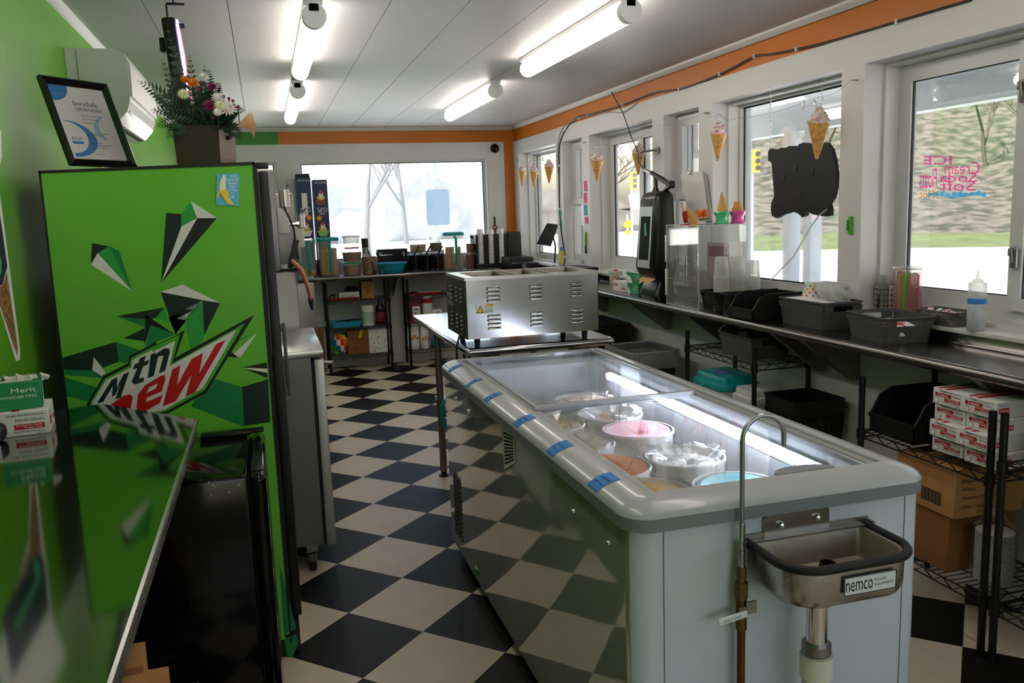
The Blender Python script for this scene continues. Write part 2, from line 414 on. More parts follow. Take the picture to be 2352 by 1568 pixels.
struct('hill_outside', hm, [HILLM, pm('mown grass bank', '#4a5230', .95, vary=.25, scale=1.2)])
rg = MB(); vs = []
for a in range(61):
    x = -30 + a * 1.6; h_ = 3.4 + 1.1 * math.sin(a * .31) + random.uniform(-.5, .5)
    for z in (-.35, 1.4, h_ * .6, h_): vs.append((x, 62 + random.uniform(-.8, .8), z + (random.uniform(-.3, .3) if z > 0 else 0)))
rg.add(vs, [(a * 4 + b, (a + 1) * 4 + b, (a + 1) * 4 + b + 1, a * 4 + b + 1) for a in range(60) for b in range(3)], True)
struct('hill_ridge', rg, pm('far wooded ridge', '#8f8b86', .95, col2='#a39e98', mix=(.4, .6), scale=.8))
# porch over the window wall
PORCH = pm('white porch paint', '#cfd2d6', .6, vary=.03)
struct('roof_porch', MB().b2((XR + .25, 0, 2.4), (5.3, 9.4, 2.5)).b2((4.9, 0, 2.2), (5.06, 9.4, 2.4)).b2((5.06, 0, 2.27), (5.3, 9.4, 2.4)), PORCH)
for y in [at(u, 400, x=4.98).y for u in (1820, 1868)] + [8.2]:
    tag(MB().b2((4.92, y - .06, -.35), (5.04, y + .06, 2.2)).build('porch_post', PORCH, None, (4.98, y, -.35)),
        'square white porch post holding up the roof outside the windows', 'post', 'porch posts')
struct('roof', MB().b2((XL - .2, YF - .2, ZC + .14), (XR + .3, YB + .3, ZC + .3)), PORCH)
BARK = pm('grey bark', '#4d443c', .9, vary=.2, scale=12)
def tree(base, h, seed, label, group):
    rnd = random.Random(seed); mb = MB()
    def grow(p, d, l, r, n):
        pts = [p]; q = p
        for k in range(3):
            d = (d + V(rnd.uniform(-.12, .12), rnd.uniform(-.12, .12), .04)).normalized(); q = q + d * l / 3; pts.append(q)
        mb.tube(pts, [r, r * .9, r * .78, r * .62], 5, caps=False)
        if n == 0: return
        for k in range(3 if n > 1 else 4):
            a = rnd.uniform(0, 2 * PI); t = rnd.uniform(.35, .75)
            e = (d * (1 - t * .5) + V(math.cos(a), math.sin(a), .25) * t).normalized(); grow(pts[rnd.choice((2, 3, 3))], e, l * rnd.uniform(.6, .78), r * .55, n - 1)
    grow(V(*base), V(0, 0, 1), h * .3, h * .014, 4)
    tag(mb.build('bare_tree', BARK, None, base), label, 'tree', group)
k = 0
for x, y, h in ((4.6, 40, 11), (-3.5, 34, 9), (12.5, 42, 10), (1.5, 50, 12), (18, 46, 9), (8.8, 55, 12)):
    tree((x, y, -.35), h, 11 + k, 'leafless tree in haze beyond the wide back window', 'bare trees behind the back window'); k += 1
for x, y, h in ((33, 28, 10), (36, 20, 11), (40, 31, 11), (38, 38, 10), (30, 41, 10), (43, 24, 12), (35, 33, 9), (26, 45, 10)):
    b_ = -.2 + ((x - 2.9) ** 2 + y * y) ** .5 * .12 - 4
    tree((x, y, b_), h, 40 + k, 'leafless tree on the bank across the road', 'bare trees on the bank'); k += 1
def rrect0(x0, x1, z0, z1, r):
    return [(cx + r * math.cos(a0 + PI / 2 * k / 4), cz + r * math.sin(a0 + PI / 2 * k / 4)) for cx, cz, a0 in ((x0 + r, z0 + r, PI), (x1 - r, z0 + r, 1.5 * PI), (x1 - r, z1 - r, 0), (x0 + r, z1 - r, PI / 2)) for k in range(5)]
YEL = pm('traffic yellow', '#e0b010', .5)
GPOLE = pm('galvanised pole', '#9aa0a6', .5, metal=.5)
p = at(1003, 560, y=13.0)
t = thing('street_sign', 'back of rounded street sign on thick pole outside the wide window', 'sign', (p.x, p.y, -.35))
MB().cyl((p.x, p.y, -.35), (p.x, p.y, 3.4), .055, seg=12).build('pole', GPOLE, t)
c = at(1006, 476, y=12.93)
MB().prism([(x_, c.y, z_) for x_, z_ in rrect0(c.x - .18, c.x + .18, c.z - .27, c.z + .27, .05)], (0, .012, 0)).build('sign_plate', pm('blue grey sign back', '#33505f', .5), t)
for i, (u, v, Yd) in enumerate(((1735, 370, 20), (1455, 415, 26))):
    c = at(u, v, y=Yd); t = thing('traffic_light', ('yellow traffic light hanging beyond the big window with the black sign' if i == 0 else 'yellow traffic light beyond the window behind the napkin dispenser'), 'traffic light', (c.x, c.y, -.35))
    MB().rbox((c.x, c.y, c.z), (.2, .18, .58), .03).build('housing', YEL, t)
    MB().cyl((c.x, c.y + .14, -.35), (c.x, c.y + .14, c.z + .3), .05, seg=8).build('pole', GPOLE, t)
    for k2 in (-.18, 0, .18): MB().cyl((c.x, c.y - .09, c.z + k2), (c.x, c.y - .13, c.z + k2), .07, seg=12).build('lens_hood', pm('dark lens', '#3a3630', .5), t)
c = at(1441, 515, y=24.0)
t = thing('warning_sign', 'small yellow diamond road sign on a post by the road', 'sign', (c.x, c.y, -.35))
MB().cyl((c.x, c.y, -.35), (c.x, c.y, c.z + .3), .03, seg=6).build('pole', GPOLE, t)
MB().box((c.x, c.y - .04, c.z), (.22, .02, .22), M=Matrix.Rotation(PI / 4, 4, 'Y')).build('diamond_plate', YEL, t)
MB().box((c.x, c.y - .04, c.z - .24), (.18, .02, .12)).build('lower_plate', YEL, t)

# ------------------------------------------------------------------ ceiling lamps
TUBE = pm('lit lamp diffuser', '#ffffff', .4, emit=LAMP, ecol='#fff6ea')
CAPM = pm('white lamp end cap', '#f2f2f2', .5)
CANM = pm('white lamp canopy', '#dcdcdc', .4)
for i, (x, y0, y1) in enumerate(((.265, 3.72, 5.16), (1.56, 3.46, 4.98), (.28, 5.85, 7.52), (1.595, 5.78, 7.34), (.265, 1.1, 2.55), (1.56, 1.1, 2.55))):
    t = thing('ceiling_lamp', ['lit tube lamp on ceiling between green wall side and flower pot end', 'lit tube lamp on ceiling above freezer and window wall', 'lit tube lamp on ceiling further along the green wall side', 'lit tube lamp on ceiling near the orange back corner', 'lit tube lamp on ceiling over the steel counter', 'lit tube lamp on ceiling over the small sink'][i], 'ceiling lamp', (x, y0, ZC), 0, 'tube lamps on the ceiling')
    MB().rbox((x, (y0 + y1) / 2, ZC - .012), (.075, y1 - y0, .024), .006).build('canopy', CANM, t)
    m2 = MB(); r = .047; n = 14; yy = [y0 + .07, y1 - .07]
    prof = [(-.02, 0), (0, 0)]
    pts = []
    for a, yq in enumerate((y0 + .06, y1 - .1)): pass
    m2.tube([(x, y0 + .035, ZC - .068), (x, y1 - .05, ZC - .068), (x, y1 - .03, ZC - .068), (x, y1 - .012, ZC - .068), (x, y1, ZC - .068)], [r, r, r * .93, r * .72, r * .3], 18)
    m2.build('diffuser', TUBE, t)
    c2 = MB(); c2.cyl((x, y0, ZC - .068), (x, y0 + .04, ZC - .068), r + .003, seg=18); c2.rbox((x, y0 + .03, ZC - .035), (.06, .06, .05), .01); c2.build('end_cap', CAPM, t)
# ================================================================== common materials
STEEL = pm('brushed stainless steel', '#b9b7b3', .26, metal=1., vary=.05, scale=4, stretch=(1, 40, 40), rvary=.05)
STEELV = pm('stainless sheet', '#a5a4a3', .17, metal=1., vary=.06, scale=3, rvary=.05)
STEELD = pm('dull stainless steel', '#9a958e', .38, metal=1., vary=.08, scale=5)
CHROME = pm('chrome', '#d8d8d8', .08, metal=1., vary=.02)
BLKP = pm('black plastic', '#101010', .42, vary=.1)
BLKG = pm('glossy black enamel', '#060606', .1, vary=.1, spec=.3)
RUBBER = pm('black rubber', '#0e0e0e', .6)
GREYP = pm('light grey plastic', '#abacaf', .28, vary=.02, coat=.3)
GREYD = pm('mid grey plastic', '#85888e', .35, vary=.02)
PAPER = pm('white print paper', '#e8e6e2', .6, vary=.02)
INK = pm('black ink', '#161616', .6)
INKR = pm('red ink', '#c3202c', .5)
INKB = pm('blue ink', '#2a6fc0', .5)
INKG = pm('green ink', '#128a4a', .5)
INKW = pm('white ink', '#f2f2f0', .5)
CARD = pm('brown corrugated card', '#b5824e', .8, vary=.08, scale=10)
CARDD = pm('darker brown card', '#8a5a32', .8, vary=.08, scale=10)
TEAL = pm('teal plastic', '#129c9c', .35, vary=.04)
CLEARP = clear('clear plastic', '#f4f6f4', .07, .05, haze=.12)
CLEARM = clear('cloudy clear plastic', '#f3f1ec', .05, .15, haze=.16)
ACRYL = clear('clear acrylic sheet', '#f8f9f9', .04, .03, haze=.06, hazecol='#efe4e6')
CUPC = clear('clear drink cup plastic', '#f4f5f3', .09, .08, haze=.6, hazecol='#f8f8f6')
WRAP = clear('cling film', '#fdfdfd', .05, .12, haze=.02)
BLUETAPE = pm('blue masking tape', '#2f7fd0', .6, vary=.08, scale=60)
PAINTW = pm('white enamel sheet', '#d3d5e0', .3, vary=.02, coat=.3)
COPPER = pm('aged copper', '#7a4a2c', .45, metal=.9, vary=.2, scale=25)
BRASS = pm('tarnished brass', '#6f5a2e', .45, metal=.9, vary=.3, scale=40)
PVCP = pm('cream pvc pipe', '#e4ddc6', .4)
def rrect(x0, x1, y0, y1, rs, n=6):
    """outline of a rectangle with four corner radii, starting at the (x0,y0) corner, counter-clockwise"""
    if not isinstance(rs, (list, tuple)): rs = [rs] * 4
    out = []
    for (cx, cy, sx, sy, a0), r in zip(((x0, y0, 1, 1, PI), (x1, y0, -1, 1, 1.5 * PI), (x1, y1, -1, -1, 0), (x0, y1, 1, -1, .5 * PI)), rs):
        for k in range(n + 1):
            a = a0 + .5 * PI * k / n; out.append((cx + sx * r + r * math.cos(a), cy + sy * r + r * math.sin(a)))
    return out
def loops(mb, ls, cap0=False, cap1=False, smooth=True):
    n = len(ls[0]); o = len(mb.v)
    mb.add([p for l in ls for p in l], [(i * n + k, i * n + (k + 1) % n, (i + 1) * n + (k + 1) % n, (i + 1) * n + k) for i in range(len(ls) - 1) for k in range(n)], smooth)
    if cap0: mb.f.append([o + k for k in range(n)][::-1]); mb.mi.append(mb.m); mb.sm.append(False)
    if cap1: mb.f.append([o + (len(ls) - 1) * n + k for k in range(n)]); mb.mi.append(mb.m); mb.sm.append(False)
    return mb
def arc(c, r, a0, a1, n, ax=(1, 0, 0), ay=(0, 0, 1)):
    c = V(*c); ax = V(*ax); ay = V(*ay)
    return [c + ax * (r * math.cos(a0 + (a1 - a0) * k / n)) + ay * (r * math.sin(a0 + (a1 - a0) * k / n)) for k in range(n + 1)]

# ================================================================== ice-cream dipping freezer
FX0, FX1, FY0, FY1 = .72, 1.535, 1.645, 3.765
fz = thing('chest_freezer', 'long glass-topped ice cream freezer with grey rounded rim and white sides', 'freezer', ((FX0 + FX1) / 2, (FY0 + FY1) / 2, 0))
def frz(d, z, r=.07): return [V(x, y, z) for x, y in rrect(FX0 + d, FX1 - d, FY0 + d, FY1 - d, max(.012, r - d * .8), 7)]
GLOSSW = pm('glossy white side sheet', '#c6c8c4', .045, metal=.42, vary=.02, coat=.6, bump=.09, bscale=5., spec=.7, stretch=(1, .55, 1.5))
# body: four sides, glossy long sides and satin ends
mb = MB(); ls = [frz(.014, .06, .06), frz(.014, .84, .06)]
loops(mb, ls)
n = len(ls[0])
for k in range(n):
    c = (mb.v[k] + mb.v[(k + 1) % n]) / 2; mb.mi[k] = 0 if (FY0 + .02 < c.y and c.x < FX0 + .02) or c.x > FX1 - .02 else 1
mb.build('body', [GLOSSW, PAINTW], fz)
for x in (FX0 + .09, FX1 - .075): MB().box((x, FY0 + .0135, .45), (.0022, .002, .78)).build('panel_seam', pm('seam shadow grey', '#7d8088', .6), fz)
MB().b2((FX0 + .06, FY0 + .06, .03), (FX1 - .06, FY1 - .06, .062)).build('chassis', BLKP, fz)
for x in (FX0 + .1, FX1 - .1):
    for y in (FY0 + .12, FY1 - .12): MB().cyl((x - .012, y, .03), (x + .012, y, .03), .03, seg=14).build('caster', BLKP, fz)
# rim
prof = [(.008, .832), (0, .836), (0, .866)]
loops(MB(), [frz(d, z) for d, z in prof]).build('rim_band', GREYD, fz)
prof = [(0, .866), (.004, .874), (.014, .883), (.03, .891), (.05, .897), (.07, .9), (.082, .9), (.086, .896), (.086, .89)]
loops(MB(), [frz(d, z) for d, z in prof]).build('rim', GREYP, fz)
# lid track and inner liner
LX0, LX1, LY0, LY1 = FX0 + .086, FX1 - .086, FY0 + .075, FY1 - .075
def rect(d, z): return [V(x, y, z) for x, y in rrect(LX0 + d, LX1 - d, LY0 + d, LY1 - d, .02, 3)]
loops(MB(), [rect(-.004, .892), rect(.004, .889), rect(.02, .889), rect(.022, .878), rect(.03, .872), rect(.03, .845)]).build('lid_track', pm('pale grey track', '#9c9d9a', .4), fz)
LINER = pm('silver grey liner', '#cfd0d2', .4, metal=.2, vary=.04, scale=2)
loops(MB(), [rect(.03, .845), rect(.03, .27)], cap1=True).build('liner', LINER, fz)
# LED strip along the inner wall by the windows
t_ = MB().b2((LX1 - .046, 1.93, .812), (LX1 - .034, 3.43, .83))
t_.build('led_strip', pm('lit white led strip', '#f0f4ff', .4, emit=40, ecol='#dfe8ff'), fz)
MB().b2((LX1 - .036, 1.9, .8), (LX1 - .029, 3.46, .842)).build('led_channel', STEELD, fz)
# two sliding glass lids
FGLASS = clear('freezer lid glass', '#f6f8f8', .05, .015, haze=.02)
def lid(y0, y1, z, name):
    fr = MB(); t = .018
    for a, b in (((LX0 + .022, y0, z - .006), (LX1 - .022, y0 + t, z + .006)), ((LX0 + .022, y1 - t, z - .006), (LX1 - .022, y1, z + .006)),
                 ((LX0 + .022, y0 + t, z - .006), (LX0 + .034, y1 - t, z + .006)), ((LX1 - .034, y0 + t, z - .006), (LX1 - .022, y1 - t, z + .006))): fr.b2(a, b)
    f = fr.build('sliding_lid', GREYP, fz)
    MB().b2((LX0 + .034, y0 + t, z - .002), (LX1 - .034, y1 - t, z + .002)).build('lid_glass', FGLASS, f)
    return f
la = lid(2.655, LY1 - .022, .8955, 'a'); lb = lid(LY0 + .022, 2.695, .8805, 'b')
def half_disc(cx, cy, z, r, sgn):
    return MB().prism([(cx + r * math.cos(PI * k / 12), cy + sgn * .55 * r * math.sin(PI * k / 12), z) for k in range(13)], (0, 0, .006))
half_disc(1.14, LY1 - .04, .9, .1, -1).build('finger_grip', GREYP, la)
half_disc(1.25, LY0 + .04, .8835, .085, 1).build('finger_grip', GREYD, lb)
# bolts and sticker on the long side
for u, v in ((1046, 915), (1075.5, 944), (1318, 1174), (1399, 1247)):
    p = at(u, v, x=FX0 + .013); MB().lathe([(.0075, 0), (.0075, .002), (.005, .006), (0, .007)], p, 10, Matrix.Rotation(-PI / 2, 4, 'Y')).build('bolt', CHROME, fz)
q = [at(u, v, x=FX0 + .0125) for u, v in ((1158, 1078), (1184, 1062), (1181, 995), (1153, 975))]
mb = MB().poly(q); mb.use(1); M_ = qmap(q); e_ = V(-.0006, 0, 0)
for k in range(9): mb.poly([M_(.1, .1 + .09 * k) + e_, M_(.9, .1 + .09 * k) + e_, M_(.9, .15 + .09 * k) + e_, M_(.1, .15 + .09 * k) + e_])
mb.build('rating_sticker', [PAPER, INK], fz)
q = [at(u, v, x=FX0 + .0125) for u, v in ((1086, 1316), (1101, 1322), (1099, 1301), (1092, 1293))]
MB().poly(q).use(1).poly([q[3] - V(.0006, 0, 0), q[2] - V(.0006, 0, 0), (q[2] + q[1]) / 2 - V(.0006, 0, 0), (q[3] + q[0]) / 2 - V(.0006, 0, 0)]).build('energy_tag', [INKG, PAPER], fz)
# vent grille at the far lower corner
mb = MB(); yv = FY1 - .15
for k in range(14):
    z = .14 + k * .02
    for j in range(3): mb.box((FX0 + .012, yv - .02 - j * .05, z), (.004, .034, .009), M=Matrix.Rotation(.6, 4, 'X'))
mb.build('vent_grille', pm('vent slots', '#3b3d3c', .6), fz)
# tape labels on the sloping rim
WR = pm('marker ink', '#1b2a55', .7)
TL = [(1050, 842, 26, 'VANILLA'), (1090, 875, 24, 'MINT'), (1134, 908, 34, 'COOKIE'), (1207, 962, 50, 'PINK SHERBET'), (1292, 1024, 62, 'DARK COUNTRY'), (1391, 1101, 74, 'COFFEE')]
for u, v, wpx, s in TL:
    c = at(u, v, z=.893); wy = px(c, wpx) * .82
    mb = MB(); pr = [(.003, .8728), (.006, .8772), (.014, .8838), (.03, .8917), (.05, .8977), (.066, .8996)]
    for (d0, z0), (d1, z1) in zip(pr[:-1], pr[1:]):
        mb.quad(V(FX0 + d0, c.y + wy / 2, z0 + .0008), V(FX0 + d0, c.y - wy / 2, z0 + .0008), V(FX0 + d1, c.y - wy / 2, z1 + .0008), V(FX0 + d1, c.y + wy / 2, z1 + .0008))
    mb.use(1); letters(mb, s, (FX0 + .018, c.y + wy * .4, .8872), (0, -wy * .8, 0), (.024, 0, .0098))
    mb.build('tape_label', [BLUETAPE, WR], fz)

# ------------------------------------------------------------------ tubs of ice cream in the freezer
def ice(name, c, c2=None): return pm('ice cream ' + name, c, .55, col2=c2 or c, mix=(.38, .62), scale=14, bump=.7, bscale=18, vary=.1)
CARTON = pm('white waxed carton', '#e3ded4', .4, vary=.03)
CARTB = pm('brown printed carton', '#7a4630', .5, vary=.1, scale=5)
TUBS = [((1458, 985), ice('pink', '#f2909c', '#f8c8cb'), 'pink', 'rosy pink ice cream tub, open, in freezer', 0, .045),
        ((1560, 1046), ice('white', '#efe9dc', '#dcd6c8'), 'white', 'tub of white ice cream under crumpled cling film in freezer', 1, .06),
        ((1683, 1114), ice('blue', '#4fc0d0', '#a8e2e4'), 'blue', 'tub of swirled turquoise ice cream in freezer', 0, .035),
        ((1402, 948), ice('cocoa', '#8b5a45', '#d9cfc4'), 'cocoa', 'nearly scraped-out tub with brown streaks under film in freezer', 1, .14),
        ((1305, 924), ice('peach', '#e3b9a8', '#f0dcd2'), 'peach', 'pale peach ice cream tub covered with film in freezer', 1, .03),
        ((1205, 938), ice('rose', '#dba6a0', '#e9cfc8'), 'rose', 'dusty rose ice cream tub at the table end of freezer', 0, .04),
        ((1262, 966), ice('butter', '#ecc98a', '#f3dfb3'), 'butter', 'butter yellow ice cream tub under film in freezer', 1, .03),
        ((1318, 1016), ice('pistachio', '#d6dcc0', '#e8cfa6'), 'pistachio', 'pale green and tan ice cream tub under film in freezer', 1, .05),
        ((1384, 1070), ice('orange', '#ff7d05', '#ff9a3c'), 'orange', 'tub of bright orange sherbet in freezer', 0, .045),
        ((1488, 1128), ice('amber', '#eeb04c', '#f4cf86'), 'amber', 'golden amber ice cream tub beside the orange one in freezer', 0, .04)]
rnd = random.Random(5); PLACED = []
for (u, v), m, nm, lab, wrap, deep in TUBS:
    p = at(u, v, z=.76); p.x = max(p.x, 1.243) if p.x > 1.1 else .98; p.x = min(p.x, 1.285)
    for q_ in PLACED:
        if abs(q_.x - p.x) < .1 and abs(q_.y - p.y) < .268: p.y = q_.y + (.268 if p.y > q_.y else -.268)
    PLACED.append(p.copy())
    t = thing('ice_cream_tub', lab, 'ice cream tub', (p.x, p.y, .27), 0, 'ice cream tubs in the freezer')
    zt = .76; deep = min(deep * .4, .05)
    MB().lathe([(.108, .271), (.112, .30)], (p.x, p.y, 0), 28).lathe([(0, .271), (.108, .271)], (p.x, p.y, 0), 28).use(1).lathe([(.112, .30), (.121, .6)], (p.x, p.y, 0), 28).use(0).lathe([(.121, .6), (.124, zt - .012), (.129, zt - .011), (.13, zt - .003), (.127, zt), (.123, zt - .001), (.12, zt - deep - .04)], (p.x, p.y, 0), 28).build('carton', [CARTON, CARTB], t)
    mb = MB(); rr = [0, .03, .06, .09, .105, .118]
    mb.lathe([(r, zt - deep - .012 + (.012 if 0 < r < .1 else 0) + (rnd.uniform(-.006, .01)) + (.02 if r > .1 else 0)) for r in rr], (p.x, p.y, 0), 24, wob=lambda t_, i: .04 * math.sin(3 * t_ + i))
    mb.build('ice_cream', m, t)
    if wrap:
        mb = MB(); vs = []; K, J = 22, 6
        for k in range(K):
            a = 2 * PI * k / K
            for j in range(J):
                r = (.02, .06, .1, .126, .134, .137)[j] + rnd.uniform(-.004, .004) * (j > 0); z = zt + (.004, .006, .01, .012, -.01, -.05)[j] - (.02 * (j < 2)) + rnd.uniform(-.008, .008)
                vs.append((p.x + min(r, .134) * math.cos(a), p.y + min(r, .134) * math.sin(a), z))
        mb.add(vs, [(k * J + j, ((k + 1) % K) * J + j, ((k + 1) % K) * J + j + 1, k * J + j + 1) for k in range(K) for j in range(J - 1)])
        mb.build('cling_film', WRAP, t)

# ================================================================== dipper-well sink on the freezer end
PY = FY0 + .013
sk = thing('dipper_well_sink', 'small stainless sink with black rubber rim hung on the freezer end', 'sink', (1.17, 1.55, .0))
def D(d, z, rr=(.075, .075, .02, .02)): return [V(x, y, z) for x, y in rrect(1.012 + d, 1.332 - d, 1.452 + d, 1.65 - d * .8, [max(.012, r - d * .6) for r in rr], 7)]
mb = loops(MB(), [D(.004, .772), D(.006, .706), D(.014, .69), D(.035, .683)], cap1=True)
mb.build('basin', STEEL, sk)
loops(MB(), [D(.0, .778), D(.006, .781), D(.014, .778), D(.02, .76), D(.026, .712), D(.05, .7)], cap1=True).build('basin_inside', pm('worn sink inside', '#a3998c', .5, metal=.75, vary=.2, scale=9), sk)
pts = [(1.012, 1.645, .781)] + [(x, y, .781) for x, y in rrect(1.012, 1.332, 1.452, 1.65, (.075, .075, 0, 0), 8)[:18]] + [(1.332, 1.645, .781)]
MB().tube(pts, .0105, 10).build('rubber_rim', RUBBER, sk)
MB().b2((1.0, PY - .006, .765), (1.35, PY - .001, .795)).b2((1.0, PY - .03, .70), (1.006, PY - .001, .79)).b2((1.344, PY - .03, .70), (1.35, PY - .001, .79)).b2((1.006, PY - .03, .782), (1.344, PY - .006, .786)).build('hanging_bracket', STEELD, sk)
pl = MB(); pl.prism([(x, PY - .008, z) for x, z in rrect(1.063, 1.238, .765, .835, (0, 0, .01, .01), 4)], (0, .005, 0)); pl.build('back_plate', STEEL, sk)
for x, z in ((1.105, .808), (1.203, .813)): MB().lathe([(.009, 0), (.009, .003), (.006, .009), (0, .011)], (x, PY - .008, z), 12, Matrix.Rotation(PI / 2, 4, 'X')).build('screw', CHROME, sk)
MB().lathe([(.026, .703), (.022, .706), (.02, .70), (.02, .66)], (1.165, 1.555, 0), 18).lathe([(0, .6995), (.02, .6995)], (1.165, 1.555, 0), 18).use(1).lathe([(.0185, .70), (.0185, .745), (.0165, .745), (.0165, .70)], (1.165, 1.555, 0), 18).build('drain_ring', [STEELD, pm('black drain stopper tube', '#1d1b19', .5)], sk)
q = [(1.13, 1.4528, .715), (1.262, 1.4528, .715), (1.262, 1.4528, .756), (1.13, 1.4528, .756)]
npb = MB().prism([V(*p) - V(0, .0, 0) for p in q], (0, -.002, 0)); npb.use(1)
for a, b in (((1.13, .715), (1.262, .7165)), ((1.13, .7545), (1.262, .756)), ((1.13, .715), (1.1315, .756)), ((1.2605, .715), (1.262, .756))): npb.b2((a[0], 1.4500, a[1]), (b[0], 1.4507, b[1]))
letters(npb, 'nemco', (1.134, 1.4504, .723), (.068, 0, 0), (0, 0, .022)); letters(npb, 'FOOD', (1.207, 1.4504, .738), (.03, 0, 0), (0, 0, .007)); letters(npb, 'EQUIPMENT', (1.207, 1.4504, .727), (.048, 0, 0), (0, 0, .007))
npb.build('nameplate', [PAPER, INK], sk)
mb = MB().cyl((1.14, 1.555, .69), (1.14, 1.555, .672), .03, seg=20)
mb.cyl((1.14, 1.555, .672), (1.14, 1.555, .655), .034, seg=20); mb.build('lock_nut', STEELD, sk)
MB().cyl((1.14, 1.555, .66), (1.14, 1.555, .55), .0235, seg=20).build('tailpiece', CHROME, sk)
MB().cyl((1.14, 1.555, .556), (1.14, 1.555, .535), .033, seg=20).cyl((1.14, 1.555, .535), (1.14, 1.555, .528), .033, .03, seg=20).build('slip_nut', STEELD, sk)
MB().cyl((1.14, 1.555, .53), (1.14, 1.555, 0), .031, seg=20).cyl((1.14, 1.555, .528), (1.14, 1.555, .475), .0365, seg=20).use(1).b2((1.146, 1.5235, .40), (1.151, 1.5238, .455)).build('waste_pipe', [PVCP, INKR], sk)
# faucet with shut-off valve
fx, fy = .99, 1.628
fa = thing('gooseneck_faucet', 'thin steel gooseneck tap on copper riser beside the small sink', 'faucet', (fx, fy, 0))
MB().cyl((fx, fy, 0), (fx, fy, .585), .0095, seg=14).build('copper_riser', COPPER, fa)
MB().cyl((fx, fy, .58), (fx, fy, .61), .013, seg=8, smooth=False).cyl((fx, fy, .61), (fx, fy, .655), .0125, seg=14).cyl((fx, fy, .655), (fx, fy, .695), .0155, seg=6, smooth=False).cyl((fx, fy, .695), (fx, fy, .73), .011, seg=6, smooth=False).build('brass_valve', BRASS, fa)
MB().cyl((fx, fy - .02, .632), (fx, fy, .632), .011, seg=10).box((fx + .014, fy - .02, .64), (.026, .004, .03)).build('valve_stem', STEELD, fa)
hm_ = MB(); T_ = Matrix.Translation(V(fx, fy - .022, .628)) @ Matrix.Rotation(math.radians(-8), 4, 'Y'); hm_.rbox((-.035, 0, 0), (.075, .006, .017), .003, 2); hm_.use(1); letters(hm_, 'SHUTOFF', (-.06, -.0036, -.004), (.045, 0, 0), (0, 0, .007)); hm_.xf(T_); hm_.build('lever', [INKW, INKG], fa)
MB().cyl((fx, fy, .73), (fx, fy, .80), .0068, seg=12).cyl((fx, fy, .765), (fx, fy, .772), .0085, seg=12).build('lower_tube', STEEL, fa)
MB().cyl((fx, fy, .795), (fx, fy, .835), .0085, seg=12).build('collar', CHROME, fa)
MB().tube([(fx, fy, .8), (fx, fy, .92)] + arc((fx + .053, fy, 1.028), .053, PI, 0, 14) + [(fx + .106, fy, 1.005)], .0058, 12).build('spout', pm('cool steel tube', '#a4a7ac', .3, metal=.9), fa)

# ================================================================== stainless table and bain-marie warmer
TX0, TX1, TY0, TY1, TZ = .868, 1.62, 3.83, 5.36, .92
tb = thing('work_table', 'stainless steel prep table with rolled edges and tube legs', 'table', ((TX0 + TX1) / 2, (TY0 + TY1) / 2, 0))
TOPB = pm('polished table steel', '#bcbdc2', .13, metal=1., vary=.04, scale=3)
def tr(d, z): return [V(x, y, z) for x, y in rrect(TX0 + d, TX1 - d, TY0 + d, TY1 - d, .03, 5)]
loops(MB(), [tr(.02, .882), tr(.006, .884), tr(0, .892), tr(-.004, .902), tr(0, .913), tr(.008, .919), tr(.02, .92)], cap1=True).build('table_top', TOPB, tb)
for x, y in ((.926, 4.84), (1.04, 3.95), (1.56, 3.95), (1.56, 5.0)):
    lg = MB().cyl((x, y, .03), (x, y, .885), .0205, seg=16).build('leg', STEELD, tb)
    MB().cyl((x, y, 0), (x, y, .012), .03, seg=16).cyl((x, y, .012), (x, y, .035), .016, seg=12).build('foot', BLKP, lg)
    MB().cyl((x, y, .42), (x, y, .47), .024, seg=16).build('shelf_collar', STEELD, lg)
MB().rbox((1.25, 4.45, .445), (.66, 1.1, .03), .008).build('undershelf', STEELD, tb)
WX0, WX1, WY0, WY1, WZ0, WZ1 = .878, 1.545, 3.85, 4.27, .962, 1.252
bm_ = thing('food_warmer', 'stainless countertop food warmer with louvred sides on the work table', 'food warmer', ((WX0 + WX1) / 2, (WY0 + WY1) / 2, TZ))
def wr(d, z): return [V(x, y, z) for x, y in rrect(WX0 + d, WX1 - d, WY0 + d, WY1 - d, .006, 2)]
loops(MB(), [wr(0, WZ0), wr(0, WZ1 - .012)], cap0=True, smooth=False).build('casing', STEELV, bm_)
mb = MB(); z0, z1 = WZ1 - .014, WZ1
ops = [(WX0 + .05, WX0 + .235), (WX0 + .265, WX0 + .395), (WX0 + .43, WX1 - .04)]
mb.b2((WX0 - .002, WY0 - .002, z0), (WX1 + .002, WY0 + .035, z1)); mb.b2((WX0 - .002, WY1 - .05, z0), (WX1 + .002, WY1 + .002, z1))
xs = [WX0 - .002] + [v for o in ops for v in o] + [WX1 + .002]
for k in range(0, len(xs), 2): mb.b2((xs[k], WY0 + .035, z0), (xs[k + 1], WY1 - .05, z1))
mb.build('top_frame', STEEL, bm_)
for a, b in ops:
    loops(MB(), [[V(x, y, z) for x, y in rrect(a + d, b - d, WY0 + .035 + d, WY1 - .05 - d, .012, 3)] for d, z in ((0, z1 - .001), (.004, z1 - .02), (.006, z1 - .14))], cap1=True).build('food_pan', STEELD, bm_)
for a in (ops[0][1] + .015, ops[1][1] + .018): MB().b2((a - .008, WY0 + .02, z1), (a + .008, WY1 - .04, z1 + .006)).build('pan_divider', STEELD, bm_)
